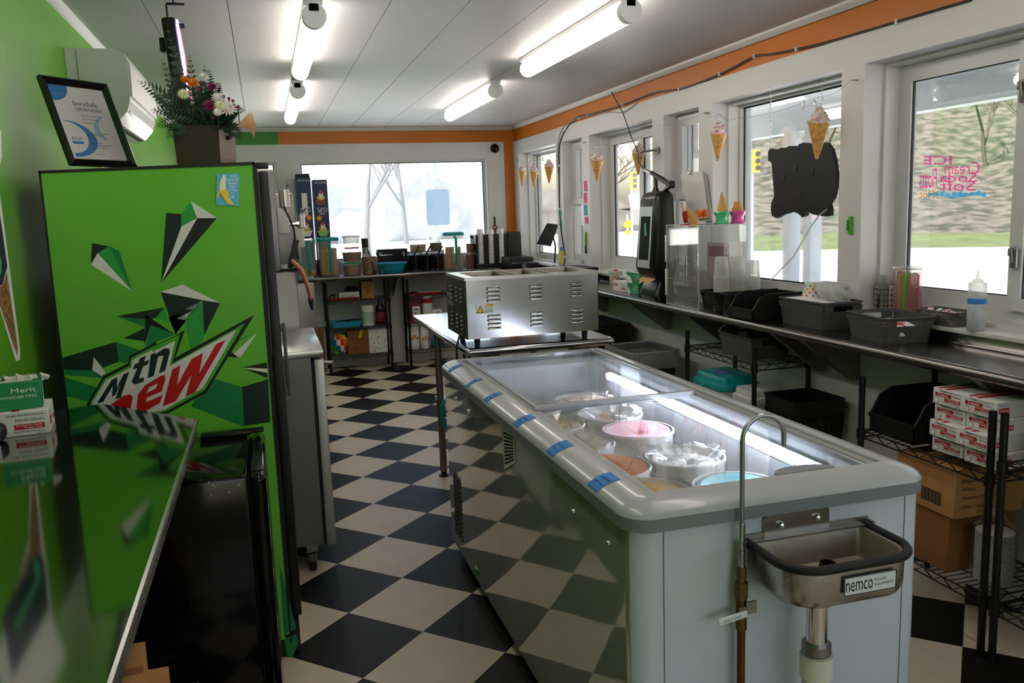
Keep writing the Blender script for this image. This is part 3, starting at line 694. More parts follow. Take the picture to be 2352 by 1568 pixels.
def louvre(mb, c, w_, h, n, u):
    """pressed louvre: u = direction along the slot, n = outward"""
    c = V(*c); u = V(*u); n = V(*n); up = V(0, 0, 1); vs = []; K = 6
    for j, t in enumerate((-.5, -.4, .4, .5)):
        for k in range(K):
            s_ = k / (K - 1); o = math.sin(PI * s_ * .62) * (0 if j in (0, 3) else .007)
            vs.append(c + u * (t * w_) + up * (h * (.5 - s_)) + n * (o + .0002))
    mb.add(vs, [(j * K + k, (j + 1) * K + k, (j + 1) * K + k + 1, j * K + k + 1) for j in range(3) for k in range(K - 1)], True)
    mb.use(1).quad(c + u * (-.4 * w_) - up * (h * .5) + n * .0005, c + u * (.4 * w_) - up * (h * .5) + n * .0005, c + u * (.4 * w_) - up * (h * .34) + n * .0058, c + u * (-.4 * w_) - up * (h * .34) + n * .0058); mb.use(0)
LOUVD = pm('louvre dark gap', '#1b1a19', .7)
for cx in (WX0 + .135, WX0 + .345, WX0 + .55):
    for zz in (WZ1 - .055, WZ1 - .205 + .02):
        for k in range(4): louvre_mb = MB(); louvre(louvre_mb, (cx, WY0, zz - .0195 * k), .066, .012, (0, -1, 0), (1, 0, 0)); louvre_mb.build('louvre', [STEELV, LOUVD], bm_)
MB().b2((WX0 - .0025, WY0 + .004, WZ0 + .002), (WX0 - .0002, WY1 - .004, WZ1 - .015)).build('side_panel', pm('dark grey side panel', '#232323', .45), bm_)
for cy in (WY0 + .07, WY0 + .17, WY0 + .29):
    for zz in (WZ1 - .06, WZ1 - .19):
        for k in range(4): louvre_mb = MB(); louvre(louvre_mb, (WX0 - .0028, cy, zz - .02 * k), .05, .011, (-1, 0, 0), (0, 1, 0)); louvre_mb.build('louvre', [pm('dark grey side panel', '#232323', .45), LOUVD], bm_)
mb = MB()
letters(mb, 'STEAM', (WX0 - .003, WY1 - .02, WZ1 - .12), (0, -.14, 0), (0, 0, .024)); letters(mb, 'TABLE', (WX0 - .003, WY1 - .02, WZ1 - .155), (0, -.14, 0), (0, 0, .024)); mb.build('lettering', INKW, bm_)
for x in (WX0 + .06, WX1 - .06):
    for y in (WY0 + .05, WY1 - .05): MB().cyl((x, y, TZ), (x, y, WZ0), .012, .016, seg=12).build('foot', BLKP, bm_)
# caution sticker
cs = MB(); x0, z0 = WX0 + .047, WZ0 + .118; y_ = WY0 - .0008
cs.quad((x0, y_, z0), (x0 + .088, y_, z0), (x0 + .088, y_, z0 + .044), (x0, y_, z0 + .044))
cs.use(1).poly([(x0 + .003, y_ - .0004, z0 + .004), (x0 + .041, y_ - .0004, z0 + .004), (x0 + .022, y_ - .0004, z0 + .039)])
cs.use(2).poly([(x0 + .008, y_ - .0008, z0 + .0075), (x0 + .036, y_ - .0008, z0 + .0075), (x0 + .022, y_ - .0008, z0 + .033)])
cs.quad((x0 + .044, y_ - .0004, z0 + .033), (x0 + .087, y_ - .0004, z0 + .033), (x0 + .087, y_ - .0004, z0 + .043), (x0 + .044, y_ - .0004, z0 + .043))
cs.use(1); letters(cs, 'CAUTION', (x0 + .056, y_ - .0008, z0 + .0345), (.028, 0, 0), (0, 0, .007)); letters(cs, 'Hot surface.', (x0 + .047, y_ - .0008, z0 + .025), (.028, 0, 0), (0, 0, .005)); letters(cs, 'Do not touch.', (x0 + .047, y_ - .0008, z0 + .019), (.03, 0, 0), (0, 0, .005))
for k in range(3): cs.quad((x0 + .047, y_ - .0006, z0 + .013 - .005 * k), (x0 + .085 - .025 * (k == 2), y_ - .0006, z0 + .013 - .005 * k), (x0 + .085 - .025 * (k == 2), y_ - .0006, z0 + .0145 - .005 * k), (x0 + .047, y_ - .0006, z0 + .0145 - .005 * k))
cs.build('caution_sticker', [PAPER, INK, pm('caution yellow', '#f0c81e', .5)], bm_)
MB().tube([(WX0, WY0 + .03, WZ0 + .03), (WX0 - .03, WY0 + .025, WZ0 + .02), (WX0 - .05, WY0 + .01, .93), (WX0 - .052, WY0 + .005, .86), (WX0 - .05, WY0 + .02, .7), (WX0 - .04, WY0 + .06, .5)], .006, 8).build('power_cord', BLKP, bm_)
# ================================================================== green soda fridge
DEWG = pm('bright green fridge print', '#64b733', .3, vary=.06, scale=1.2, coat=.2)
D_BLK = pm('print black', '#07100d', .35); D_DK = pm('print deep green', '#04231d', .35); D_MG = pm('print mid green', '#2a9a3c', .35)
D_FG = pm('print forest green', '#0e7a3e', .35); D_WH = pm('print white', '#dcdad6', .35); D_RD = pm('print red', '#c0141d', .35); D_RIM = pm('print leaf green rim', '#4aa52c', .35)
RX0, RX1, RYF, RYB = -.652, -.014, 2.962, 3.575
fr = thing('drinks_fridge', 'tall bright green soda fridge with shard graphics and slanted logo', 'fridge', ((RX0 + RX1) / 2, (RYF + RYB) / 2, 0))
mb = MB(); zl, zr = 1.725, 1.741
mb.add([(RX0, RYF, .06), (RX1, RYF, .06), (RX1, RYB, .06), (RX0, RYB, .06), (RX0, RYF, zl), (RX1, RYF, zr), (RX1, RYB, zr), (RX0, RYB, zl)],
       [(0, 1, 5, 4), (1, 2, 6, 5), (2, 3, 7, 6), (3, 0, 4, 7), (4, 5, 6, 7), (3, 2, 1, 0)]); mb.build('cabinet', BLKP, fr)
y_ = RYF - .0005
MB().poly([(RX0 + .006, y_, .07), (RX1 - .006, y_, .07), (RX1 - .006, y_, zr - .011), (RX0 + .006, y_, zl - .009)]).build('side_print', DEWG, fr)
mb = MB()
for a, b in (((RX0, .06), (RX0 + .006, zl)), ((RX1 - .006, .06), (RX1, zr))): mb.b2((a[0], RYF - .003, a[1]), (b[0], RYF, b[1]))
mb.add([(RX0, RYF - .003, zl - .009), (RX1, RYF - .003, zr - .011), (RX1, RYF - .003, zr), (RX0, RYF - .003, zl)], [(0, 1, 2, 3)])
mb.build('edge_trim', BLKP, fr)
def dq(pts, lay, sx=.40184, ox=0, oy=350):
    return [at(ox + x * sx, oy + y * sx, y=RYF) - V(0, .0008 + .0004 * lay, 0) for x, y in pts]
GM = [D_BLK, D_DK, D_MG, D_FG, D_WH, D_RD, D_RIM]
B, K_, G_, F_, W_c, RD, RM = range(7)
SHARDS = [(K_, [(526, 518), (623, 536), (558, 575)]), (B, [(526, 518), (558, 575), (520, 640)]), (W_c, [(558, 575), (757, 793), (520, 640)]), (G_, [(623, 536), (757, 793), (558, 575)]), (F_, [(623, 536), (680, 560), (757, 793)]),
          (K_, [(950, 345), (1037, 423), (920, 748)]), (B, [(950, 345), (1035, 352), (1037, 423)]), (G_, [(1035, 352), (1090, 278), (1127, 375), (1037, 423)]), (W_c, [(1090, 278), (1240, 375), (1127, 375)]), (W_c, [(1037, 423), (1127, 375), (920, 748)]), (B, [(1127, 375), (1240, 375), (920, 748)]),
          (W_c, [(918, 797), (1045, 755), (1258, 860)]), (K_, [(918, 797), (1157, 845), (965, 943), (1003, 1038)]), (W_c, [(965, 943), (1157, 845), (1055, 955)]), (B, [(965, 945), (1055, 955), (1005, 1040)]), (G_, [(1157, 848), (1168, 1040), (1155, 1090), (1090, 1125), (1055, 955)]), (K_, [(1157, 845), (1258, 860), (1168, 1045)]),
          (K_, [(668, 935), (940, 885), (890, 945), (832, 955)]), (F_, [(668, 935), (832, 957), (830, 1000)]), (G_, [(890, 945), (940, 885), (970, 975)]), (B, [(832, 925), (1000, 1040), (862, 985), (826, 1105)]), (K_, [(705, 1062), (828, 1003), (828, 1078)]), (F_, [(862, 985), (1000, 1040), (832, 1110)]),
          (K_, [(358, 1172), (665, 1082), (678, 1195), (590, 1230), (537, 1170), (528, 1245), (365, 1240)]), (F_, [(665, 1082), (800, 1130), (720, 1205), (678, 1195)]), (F_, [(368, 1238), (530, 1245), (600, 1290), (370, 1270)]), (F_, [(372, 1285), (580, 1350), (540, 1430), (372, 1390)]), (W_c, [(537, 1170), (603, 1258), (575, 1285), (527, 1240)]),
          (B, [(1380, 1228), (1525, 1200), (1528, 1234)]), (W_c, [(1390, 1230), (1528, 1236), (1529, 1258)]), (B, [(1400, 1236), (1529, 1260), (1528, 1290)]), (W_c, [(1325, 1160), (1468, 1030), (1375, 1172)]), (G_, [(1345, 1090), (1465, 1030), (1350, 1068)]), (B, [(1290, 1165), (1310, 1135), (1365, 1172)]),
          (F_, [(1200, 1285), (1380, 1338), (1395, 1568), (1090, 1450)]), (K_, [(1382, 1340), (1532, 1295), (1545, 1540), (1396, 1562)])]
for ci, pts in SHARDS: MB().poly(dq(pts, 0)).build('print_shard', GM[ci], fr)
for ci, pts in ((F_, [(641, 1291), (652, 1456), (681, 1444)]), (B, [(653, 1457), (680, 1453), (657, 1467)]), (F_, [(654, 1470), (681, 1454), (684, 1479), (673, 1507), (660, 1510)])):
    MB().poly([at(u, v, y=RYF) - V(0, .0008, 0) for u, v in pts]).build('print_shard', GM[ci], fr)
lg = MB()
LOGO = [(B, 1, [(497, 1438), (592, 1275), (733, 1203), (738, 1163), (860, 1100), (890, 1077), (893, 1097), (1000, 1048), (1057, 1013), (1003, 1172), (1455, 927), (1178, 1372), (960, 1490), (520, 1570)]),
        (RM, 2, [(512, 1435), (600, 1290), (743, 1217), (748, 1175), (866, 1112), (892, 1102), (1028, 1040), (985, 1205), (1400, 975), (1170, 1360), (950, 1480), (530, 1560)]),
        (W_c, 3, [(527, 1432), (608, 1300), (752, 1228), (758, 1185), (868, 1128), (872, 1140), (1000, 1075), (970, 1220), (1352, 1012), (1160, 1345), (940, 1470), (545, 1550)]),
        (K_, 4, [(555, 1432), (640, 1298), (672, 1283), (668, 1345), (705, 1268), (740, 1252), (690, 1400), (660, 1408), (690, 1320), (660, 1385), (640, 1395), (645, 1335), (590, 1425)]),
        (K_, 4, [(800, 1175), (835, 1160), (825, 1195), (855, 1183), (845, 1210), (818, 1222), (795, 1290), (825, 1285), (820, 1310), (770, 1325), (752, 1310), (785, 1232), (760, 1240), (770, 1210), (793, 1200)]),
        (K_, 4, [(862, 1155), (890, 1140), (888, 1152), (940, 1118), (968, 1120), (972, 1140), (945, 1245), (908, 1262), (935, 1160), (905, 1165), (880, 1275), (845, 1290)]),
        (RD, 4, [(620, 1450), (700, 1392), (745, 1380), (760, 1400), (735, 1520), (590, 1520)]),
        (RD, 4, [(780, 1455), (790, 1380), (830, 1330), (920, 1275), (945, 1270), (945, 1300), (925, 1365), (840, 1400), (835, 1425), (930, 1385), (915, 1430), (830, 1478), (790, 1480)]),
        (W_c, 5, [(838, 1375), (855, 1340), (900, 1320), (893, 1345)]),
        (RD, 4, [(930, 1450), (985, 1240), (1032, 1215), (1012, 1330), (1095, 1180), (1160, 1145), (1140, 1260), (1235, 1095), (1290, 1070), (1115, 1370), (1060, 1395), (1095, 1270), (1005, 1420)])]
for ci, lay, pts in LOGO: lg.use(ci).poly(dq(pts, lay))
c = at(476, 899, y=RYF); lg.use(B)
for k in range(12):
    a, b = 2 * PI * k / 12, 2 * PI * (k + 1) / 12
    lg.poly([c + V(r * math.cos(t), -.001, r * math.sin(t)) for r, t in ((.0055, a), (.0055, b), (.0065, b), (.0065, a))])
letters(lg, 'R', c + V(-.0025, -.001, -.003), (.005, 0, 0), (0, 0, .006)); lg.build('logo', GM, fr)
# door with gasket, handle and toe grille
MB().b2((RX1, RYF + .004, .1), (RX1 + .008, RYB - .004, zr - .02)).build('gasket', RUBBER, fr)
dr = MB(); dr.rbox((RX1 + .026, (RYF + RYB) / 2, .93), (.032, RYB - RYF - .006, 1.56), .006); dr = dr.build('door', BLKP, fr)
MB().b2((RX1 + .0425, RYF + .07, .2), (RX1 + .0435, RYB - .07, 1.62)).build('door_glass', BLKG, dr)
MB().rbox((RX1 + .062, RYB - .05, .99), (.014, .03, .3), .005).rbox((RX1 + .05, RYB - .05, 1.12), (.03, .03, .03), .004).rbox((RX1 + .05, RYB - .05, .86), (.03, .03, .03), .004).build('handle', pm('grey door handle', '#4d5553', .45), dr)
MB().b2((RX1 - .02, RYF + .01, .02), (RX1 + .03, RYB - .01, .13)).build('toe_grille', BLKP, fr)
MB().b2((RX0 + .01, RYF + .01, .0), (RX1 - .02, RYB - .01, .06)).build('plinth', BLKP, fr)
MB().rbox((RX1 + .02, RYF + .03, zr - .012), (.05, .05, .02), .004).build('hinge_cover', BLKP, fr)
# sticker magnet with a banana and lettering
q = [at(u, v, y=RYF - .002) for u, v in ((496, 470), (548, 473), (550, 398), (498, 399))]; Mq = qmap(q)
mg = thing('banana_magnet', 'light blue magnet with a banana and white lettering on the green fridge', 'magnet', q[0])
MB().prism(q, (0, -.002, 0)).build('plate', pm('sky blue print', '#5fb7dd', .4), mg)
mb = MB()
for k, s in enumerate(('YOUR', 'OPINION', 'MEANS', 'VERY', 'LITTLE', 'TO', 'ME')):
    w_ = {'YOUR': .34, 'OPINION': .52, 'MEANS': .42, 'VERY': .3, 'LITTLE': .4, 'TO': .16, 'ME': .18}[s]; x0 = .7 - w_ / 2 - .02 * (s == 'OPINION') + .02 * k / 6
    p0 = Mq(x0, .87 - .107 * k); letters(mb, s, p0 - V(0, .0045, 0), Mq(x0 + w_, .87 - .107 * k) - p0, Mq(x0, .945 - .107 * k) - p0)
mb.build('lettering', INKW, mg)
ban = [(.28, .96), (.4, .95), (.4, .7), (.42, .5), (.5, .3), (.78, .06), (.72, .02), (.5, .06), (.3, .24), (.16, .44), (.13, .6), (.18, .8)]
MB().poly([Mq(*p) - V(0, .0042, 0) for p in ban]).use(1).poly([Mq(*p) - V(0, .0047, 0) for p in ((.14, .46), (.4, .5), (.58, .36), (.56, .28), (.44, .42), (.55, .2), (.78, .06), (.72, .02), (.5, .06), (.3, .24), (.18, .4), (.05, .2), (.02, .3))]).build('banana_print', [pm('cream banana', '#f1e9bd', .4), pm('banana yellow', '#f3d01f', .4)], mg)

# ------------------------------------------------------------------ framed certificate on top of the fridge
u_ = V(.6649, .7469, 0); nrm = V(.7469, -.6649, 0); le = .359; v_ = V(0, 0, 1) * math.cos(le) - nrm * math.sin(le); nn = nrm * math.cos(le) + V(0, 0, 1) * math.sin(le)
o_ = V(-.569, 2.978, 1.739); FW, FH = .249, .298
cf = thing('certificate_frame', 'black picture frame with a blue and white certificate leaning on the fridge top', 'picture frame', o_)
P = lambda a, b, c=0: o_ + u_ * (a * FW) + v_ * (b * FH) + nn * c
mb = MB(); t = .022
pr = [(0, 0), (0, .016), (.006, .02), (.012, .013), (.017, .016), (.022, .008)]
def fl_(d, c): return [P(d / FW, d / FH, c), P(1 - d / FW, d / FH, c), P(1 - d / FW, 1 - d / FH, c), P(d / FW, 1 - d / FH, c)]
loops(mb, [fl_(d, c) for d, c in pr], cap0=True, smooth=False); mb.build('frame', pm('black lacquered moulding', '#0d0b0b', .16, coat=.8), cf)
ins = .024; Qc = qmap([P(ins / FW, ins / FH, .006), P(1 - ins / FW, ins / FH, .006), P(1 - ins / FW, 1 - ins / FH, .006), P(ins / FW, 1 - ins / FH, .006)])
mb = MB().poly([Qc(0, 0), Qc(1, 0), Qc(1, 1), Qc(0, 1)])
CB = pm('certificate blue', '#2f80c4', .4); CBL = pm('certificate pale blue', '#9cc3de', .4)
e1 = nn * .0006; mb.use(1)
mb.poly([Qc(0, 1) + e1] + [Qc(.34 * math.cos(a), 1 - .22 * math.sin(a)) + e1 for a in [PI / 2 * k / 10 for k in range(10, -1, -1)]])
def swoosh(mb, pts, w0, w1):
    n = len(pts)
    for k in range(n - 1):
        a, b = pts[k], pts[k + 1]; d = ((b[0] - a[0]) ** 2 + (b[1] - a[1]) ** 2) ** .5; nx, ny = -(b[1] - a[1]) / d, (b[0] - a[0]) / d
        wa = w0 + (w1 - w0) * math.sin(PI * k / (n - 1)); wb = w0 + (w1 - w0) * math.sin(PI * (k + 1) / (n - 1))
        mb.poly([Qc(a[0] + nx * wa, a[1] + ny * wa) + e1, Qc(b[0] + nx * wb, b[1] + ny * wb) + e1, Qc(b[0] - nx * wb, b[1] - ny * wb) + e1, Qc(a[0] - nx * wa, a[1] - ny * wa) + e1])
A_ = [PI / 2 - PI * k / 16 for k in range(17)]
for k in range(16): mb.poly([Qc(.05 + .5 * math.cos(A_[j]), .27 + .25 * math.sin(A_[j])) + e1 for j in (k, k + 1)] + [Qc(.05 + .34 * math.cos(A_[j]), .29 + .22 * math.sin(A_[j])) + e1 for j in (k + 1, k)])
mb.use(2)
for k in range(10): mb.poly([Qc(1 - .42 * math.cos(A_[j] * .9 + .1), .44 + .2 * math.sin(A_[j])) + e1 for j in (k + 3, k + 4)] + [Qc(1 - .33 * math.cos(A_[j] * .9 + .1), .45 + .18 * math.sin(A_[j])) + e1 for j in (k + 4, k + 3)])
mb.use(3); ob = lambda a, b: Qc(a, b) + e1
letters(mb, 'ServSafe', ob(.34, .74), Qc(.8, .74) - Qc(.34, .74), Qc(.34, .8) - Qc(.34, .74)); letters(mb, 'CERTIFICATION', ob(.34, .665), Qc(.84, .665) - Qc(.34, .665), Qc(.34, .71) - Qc(.34, .665))
for k, b_ in enumerate((.6, .55, .5, .36, .33, .22, .19, .16, .06)): mb.poly([ob(.4, b_), ob(.8 - .1 * (k % 3), b_), ob(.8 - .1 * (k % 3), b_ + .006), ob(.4, b_ + .006)])
mb.use(1); mb.poly([ob(.08, .2), ob(.28, .2), ob(.28, .235), ob(.08, .235)]); letters(mb, 'ANSI', ob(.08, .25), Qc(.28, .25) - Qc(.08, .25), Qc(.08, .3) - Qc(.08, .25))
mb.use(4); letters(mb, 'ServSafe', ob(.05, .87), Qc(.27, .87) - Qc(.05, .87), Qc(.05, .91) - Qc(.05, .87)); mb.build('certificate', [PAPER, CB, CBL, INK, INKW], cf)
MB().poly([Qc(0, 0) + nn * .003, Qc(1, 0) + nn * .003, Qc(1, 1) + nn * .003, Qc(0, 1) + nn * .003]).build('glazing', clear('picture glass', '#ffffff', .1, .02), cf)
MB().prism([P(.45, .05, -.0), P(.55, .05, 0), P(.55, .62, 0), P(.45, .62, 0)], -nn * .003).build('back_strut', CARDD, cf)

# ------------------------------------------------------------------ flowers in a wooden box
px0, py0, pz0 = -.253, 2.975, 1.738
fp = thing('flower_arrangement', 'mixed flowers and fern in a brown wooden box on the fridge', 'flowers', (-.18, 3.04, pz0))
WOODP = pm('stained wooden box', '#35291f', .55, vary=.2, scale=6, stretch=(1, 1, 8)); WOODL = pm('lit wooden box side', '#77695c', .6, vary=.15, scale=6, stretch=(1, 1, 8))  # same wood twice; the window-facing side is coloured lighter, as if lit
bx = [(-.252, 2.985), (-.118, 2.966), (-.072, 3.075), (-.206, 3.094)]
mb = MB(); ctr = V(-.162, 3.03, 0)
lo = [V(x, y, pz0) for x, y in bx]; hi = [V(x, y, pz0 + .122) + (V(x, y, 0) - ctr) * .06 for x, y in bx]; hin = [p + (ctr - V(p.x, p.y, 0)) * .1 for p in hi]; lon = [p + (ctr - V(p.x, p.y, 0)) * .1 - V(0, 0, .06) for p in hi]
for k in range(4):
    mb.use(1 if k == 1 else 0).quad(lo[k], lo[(k + 1) % 4], hi[(k + 1) % 4], hi[k])
    mb.use(0).quad(hi[k], hi[(k + 1) % 4], hin[(k + 1) % 4], hin[k]); mb.quad(hin[k], hin[(k + 1) % 4], lon[(k + 1) % 4], lon[k])
mb.poly(lo[::-1]); mb.poly(lon); mb.build('box', [WOODP, WOODL], fp)
m_ = (lo[1] + lo[2]) / 2 + V(.004, -.001, .085)
MB().rbox(m_, (.012, .036, .014), .004, rz=math.radians(22)).build('ring_pull', pm('dark metal pull', '#2a2024', .5, metal=.6), fp)
LEAF = pm('dark fern green', '#1f3d22', .6, vary=.25, scale=20); LEAF2 = pm('grey eucalyptus green', '#3d4f40', .6, vary=.2, scale=20)
top = V(-.162, 3.03, pz0 + .115)
def leaf(mb, p, d, side, l, w_):
    d = d.normalized(); s_ = side.normalized(); up = d.cross(s_)
    mb.add([p, p + d * l * .4 + s_ * w_ + up * w_ * .3, p + d * l, p + d * l * .4 - s_ * w_ + up * w_ * .3, p + d * l * .5 - up * w_ * .1], [(0, 1, 4), (1, 2, 4), (2, 3, 4), (3, 0, 4)], True)
def frond(p0, p1, sag, n, l, w_, mat, name='fern_frond', opposite=True):
    p0 = V(*p0); p1 = V(*p1); mb = MB(); pts = []
    for k in range(n + 1): t = k / n; pts.append(p0.lerp(p1, t) + V(0, 0, math.sin(PI * t) * sag))
    mb.tube(pts, [.0016 * (1 - .6 * k / n) for k in range(n + 1)], 5)
    for k in range(2, n + 1):
        d = (pts[k] - pts[k - 1]).normalized(); s_ = d.cross(V(0, -.9, .4)).normalized(); f = math.sin(PI * (.15 + .85 * k / n)) + .15
        for sg in ((1, -1) if opposite else (1 if k % 2 else -1,)): leaf(mb, pts[k], s_ * sg + d * .55, d, l * f, w_ * f)
    mb.build(name, mat, fp)
def gpix(u, v, y=3.02): return at(u, v, y=y)
for tip, y in (((318, 186), 2.95), ((352, 258), 2.93), ((355, 218), 3.12), ((360, 292), 2.92), ((385, 318), 2.93), ((562, 255), 2.95), ((556, 318), 3.0), ((348, 252), 3.05), ((480, 160), 3.1), ((545, 300), 2.93), ((505, 190), 3.0), ((450, 250), 2.92), ((525, 280), 2.92)):
    frond(top + V(random.uniform(-.05, .04), random.uniform(-.03, .02), .0), gpix(*tip, y), .02, 15, .032, .0062, LEAF)
for tip, y in (((383, 55), 3.05), ((372, 135), 3.0), ((436, 128), 3.0), ((470, 152), 3.03), ((400, 100), 3.08), ((392, 170), 2.98), ((420, 205), 2.95)):
    frond(top + V(random.uniform(-.07, .0), random.uniform(-.03, .02), 0), gpix(*tip, y), .0, 13, .022, .0085, LEAF2, 'eucalyptus_sprig')
for k in range(26):
    a = random.uniform(0, 2 * PI); r = random.uniform(.05, .13); frond(top + V(random.uniform(-.05, .04), random.uniform(-.03, .02), -.01), top + V(r * math.cos(a) + .01, r * math.sin(a) * .6, random.uniform(.0, .12)), .015, 9, .026, .006, LEAF if k % 3 else LEAF2)
def mumflower(u, v, y, r, mat, mid, name, rows=4):
    c = gpix(u, v, y); f = (CAM - c).normalized() * .75 + V(0, 0, .5); f.normalize(); a = f.orthogonal().normalized(); b = f.cross(a); mb = MB()
    for j in range(rows):
        n = 14 - 2 * j; rr = r * (1 - .2 * j)
        for k in range(n):
            t = 2 * PI * (k + .5 * (j % 2)) / n; d = (a * math.cos(t) + b * math.sin(t)); leaf(mb, c + d * r * .1 + f * (.002 * j), d + f * (.12 + .35 * j), f.cross(d), rr, rr * .17)
    mb.use(1).lathe([(r * .28, 0), (r * .26, r * .12), (r * .14, r * .22), (0, r * .25)], c, 10, f.to_track_quat('Z', 'Y').to_matrix().to_4x4())
    mb.use(2).tube([c - f * .002, c - f * .04 - V(0, 0, .03), top + (c - top) * .2], .002, 5); mb.build(name, [mat, mid, LEAF], fp)
F_CR = pm('cream petals', '#e9ecc8', .6); F_MG = pm('magenta petals', '#7c1f4e', .6, vary=.2); F_WH = pm('white petals', '#ece4de', .6); F_OR = pm('orange petals', '#e07a1c', .6, vary=.15); F_GR = pm('lime centre', '#b9cf4e', .6); F_PK = pm('mauve buds', '#8b2d63', .6)
mumflower(422, 217, 2.93, .02, F_CR, F_GR, 'cream_daisy'); mumflower(505, 243, 2.92, .019, F_CR, F_GR, 'cream_daisy')
mumflower(481, 243, 2.92, .023, F_MG, F_MG, 'magenta_pompon', 5); mumflower(487, 200, 2.97, .017, F_MG, F_MG, 'magenta_pompon', 5)
mumflower(443, 191, 2.97, .02, F_OR, F_OR, 'orange_bloom', 3); mumflower(425, 183, 2.98, .016, F_OR, F_OR, 'orange_bloom', 3)
mumflower(524, 250, 2.93, .028, F_WH, F_WH, 'white_bloom', 5); mumflower(502, 226, 2.95, .022, F_WH, F_WH, 'white_bloom', 4); mumflower(468, 178, 3.02, .018, F_WH, F_GR, 'white_bloom', 4); mumflower(440, 178, 3.03, .016, F_WH, F_GR, 'white_bloom', 4); mumflower(500, 258, 2.91, .016, F_WH, F_WH, 'white_bloom', 3)
for u, v in ((526, 227), (547, 246), (513, 222), (461, 190), (455, 205), (490, 272), (535, 232)): mumflower(u, v, 2.95, .007, F_PK, F_PK, 'mauve_bud', 2)
c = gpix(548, 288, 2.95); mb = MB(); vs = []
for k in range(9):
    t = k / 8
    for j, dv in enumerate((V(.0, 0, 0), V(.03 + .02 * math.sin(3 * t), -.005 + .02 * t, .012), V(.055 - .02 * abs(t - .5), .006 * math.sin(9 * t), .0))): vs.append(c + dv + V(0, .01 * math.sin(6 * t), (.5 - t) * (.01 + .035 * j)))
mb.add(vs, [(k * 3 + j, (k + 1) * 3 + j, (k + 1) * 3 + j + 1, k * 3 + j + 1) for k in range(8) for j in range(2)], True); mb.build('tulle_bow', clear('peach tulle', '#f6cfa0', .03, .4, haze=.6, hazecol='#f0b98a'), fp)

# ------------------------------------------------------------------ wall air conditioner
AX0, AX1, AY0, AY1, AZ0, AZ1 = XL + .001, -.495, 3.98, 4.86, 1.965, 2.275
ac = thing('air_conditioner', 'white wall-mounted air conditioner on the green wall', 'air conditioner', (AX0, (AY0 + AY1) / 2, AZ0))
ACW = pm('white appliance plastic', '#c9cac2', .3, vary=.02, coat=.2)
prof = [(AX0, AZ1), (AX1 - .05, AZ1), (AX1 - .012, AZ1 - .02), (AX1, AZ1 - .06), (AX1 - .004, AZ0 + .1), (AX1 - .02, AZ0 + .055), (AX1 - .06, AZ0 + .012), (AX1 - .1, AZ0), (AX0, AZ0 + .02)]
MB().prism([(x, AY0, z) for x, z in prof], (0, AY1 - AY0, 0)).build('casing', ACW, ac)
MB().prism([(x + .003, AY0 + .004, z) for x, z in [(AX1 - .012, AZ1 - .018), (AX1 + .006, AZ1 - .06), (AX1 + .004, AZ0 + .12), (AX1 - .006, AZ0 + .12)]], (0, AY1 - AY0 - .008, 0)).build('front_panel', ACW, ac)
MB().prism([(AX1 - .012, AY0 + .05, AZ0 + .062), (AX1 - .055, AY0 + .05, AZ0 + .022), (AX1 - .058, AY0 + .05, AZ0 + .026), (AX1 - .016, AY0 + .05, AZ0 + .066)], (0, AY1 - AY0 - .1, 0)).build('louver_flap', ACW, ac)
MB().b2((AX1 - .09, AY0 + .05, AZ0 + .004), (AX1 - .062, AY1 - .05, AZ0 + .014)).build('air_outlet', BLKP, ac)
for dx in (.04,): MB().b2((AX0 + dx, AY0 - .0015, AZ0 + .03), (AX0 + dx + .004, AY0, AZ1 - .006)).build('side_groove', GREYD, ac)
MB().b2((AX0, 4.62, 1.2), (AX0 + .045, 4.7, AZ0)).build('pipe_cover', ACW, ac)
MB().b2((AX0, 4.5, 1.3), (AX0 + .012, 4.95, 1.945)).build('wall_plate', ACW, ac)

# ------------------------------------------------------------------ hanging LED sign seen edge-on
ns = thing('led_sign', 'edge-on glowing purple and red sign on a black bracket above the flowers', 'sign', (-.27, 3.6, 2.0))
a = at(385, 10, y=3.6); b = at(392, 46, y=3.6)
MB().tube([(a.x + .03, 3.58, 2.372), (a.x - .005, 3.6, 2.372), (a.x - .004, 3.6, 2.29)], .004, 6).b2((a.x - .004, 3.59, 2.368), (a.x + .06, 3.6, 2.376)).b2((a.x - .006, 3.57, 2.285), (a.x + .055, 3.6, 2.297)).build('bracket', BLKP, ns)
MB().tube([(a.x + .02, 3.6, 2.372), (a.x + .02, 3.6, 2.44)], .003, 6).build('hook_rod', BLKP, ns)
c0 = at(398, 42, y=3.6); c1 = at(416, 250, y=3.6)
T_ = Matrix.Translation(V(-.262, 3.6, 2.15)) @ Matrix.Rotation(math.radians(-4), 4, 'Y')
sg = MB().rbox((-.012, 0, 0), (.05, .12, .33), .01, 2); sg.xf(T_); sg.build('sign_case', BLKP, ns)
def neon(name, pts, r, col, e): m = MB(); m.tube(pts, r, 8); m.xf(T_); m.build(name, pm('neon ' + name, col, .4, emit=e, ecol=col), ns)
neon('violet_tube', [(.016, -.05, -.15), (.018, -.054, 0), (.018, -.05, .13), (.016, -.02, .158), (.016, .02, .158)], .0045, '#b48cff', 7)
neon('red_tube', [(.02, -.03, .12), (.022, -.02, .03), (.02, -.03, -.06), (.02, -.01, -.14)], .004, '#ff2040', 6)
neon('cyan_tube', [(.018, -.04, .07), (.02, -.03, .03), (.018, -.035, -.02)], .0035, '#5fd0ff', 5)
MB().rbox((-.318, 3.62, 2.225), (.02, .05, .05), .004).build('transformer', BLKP, ns)

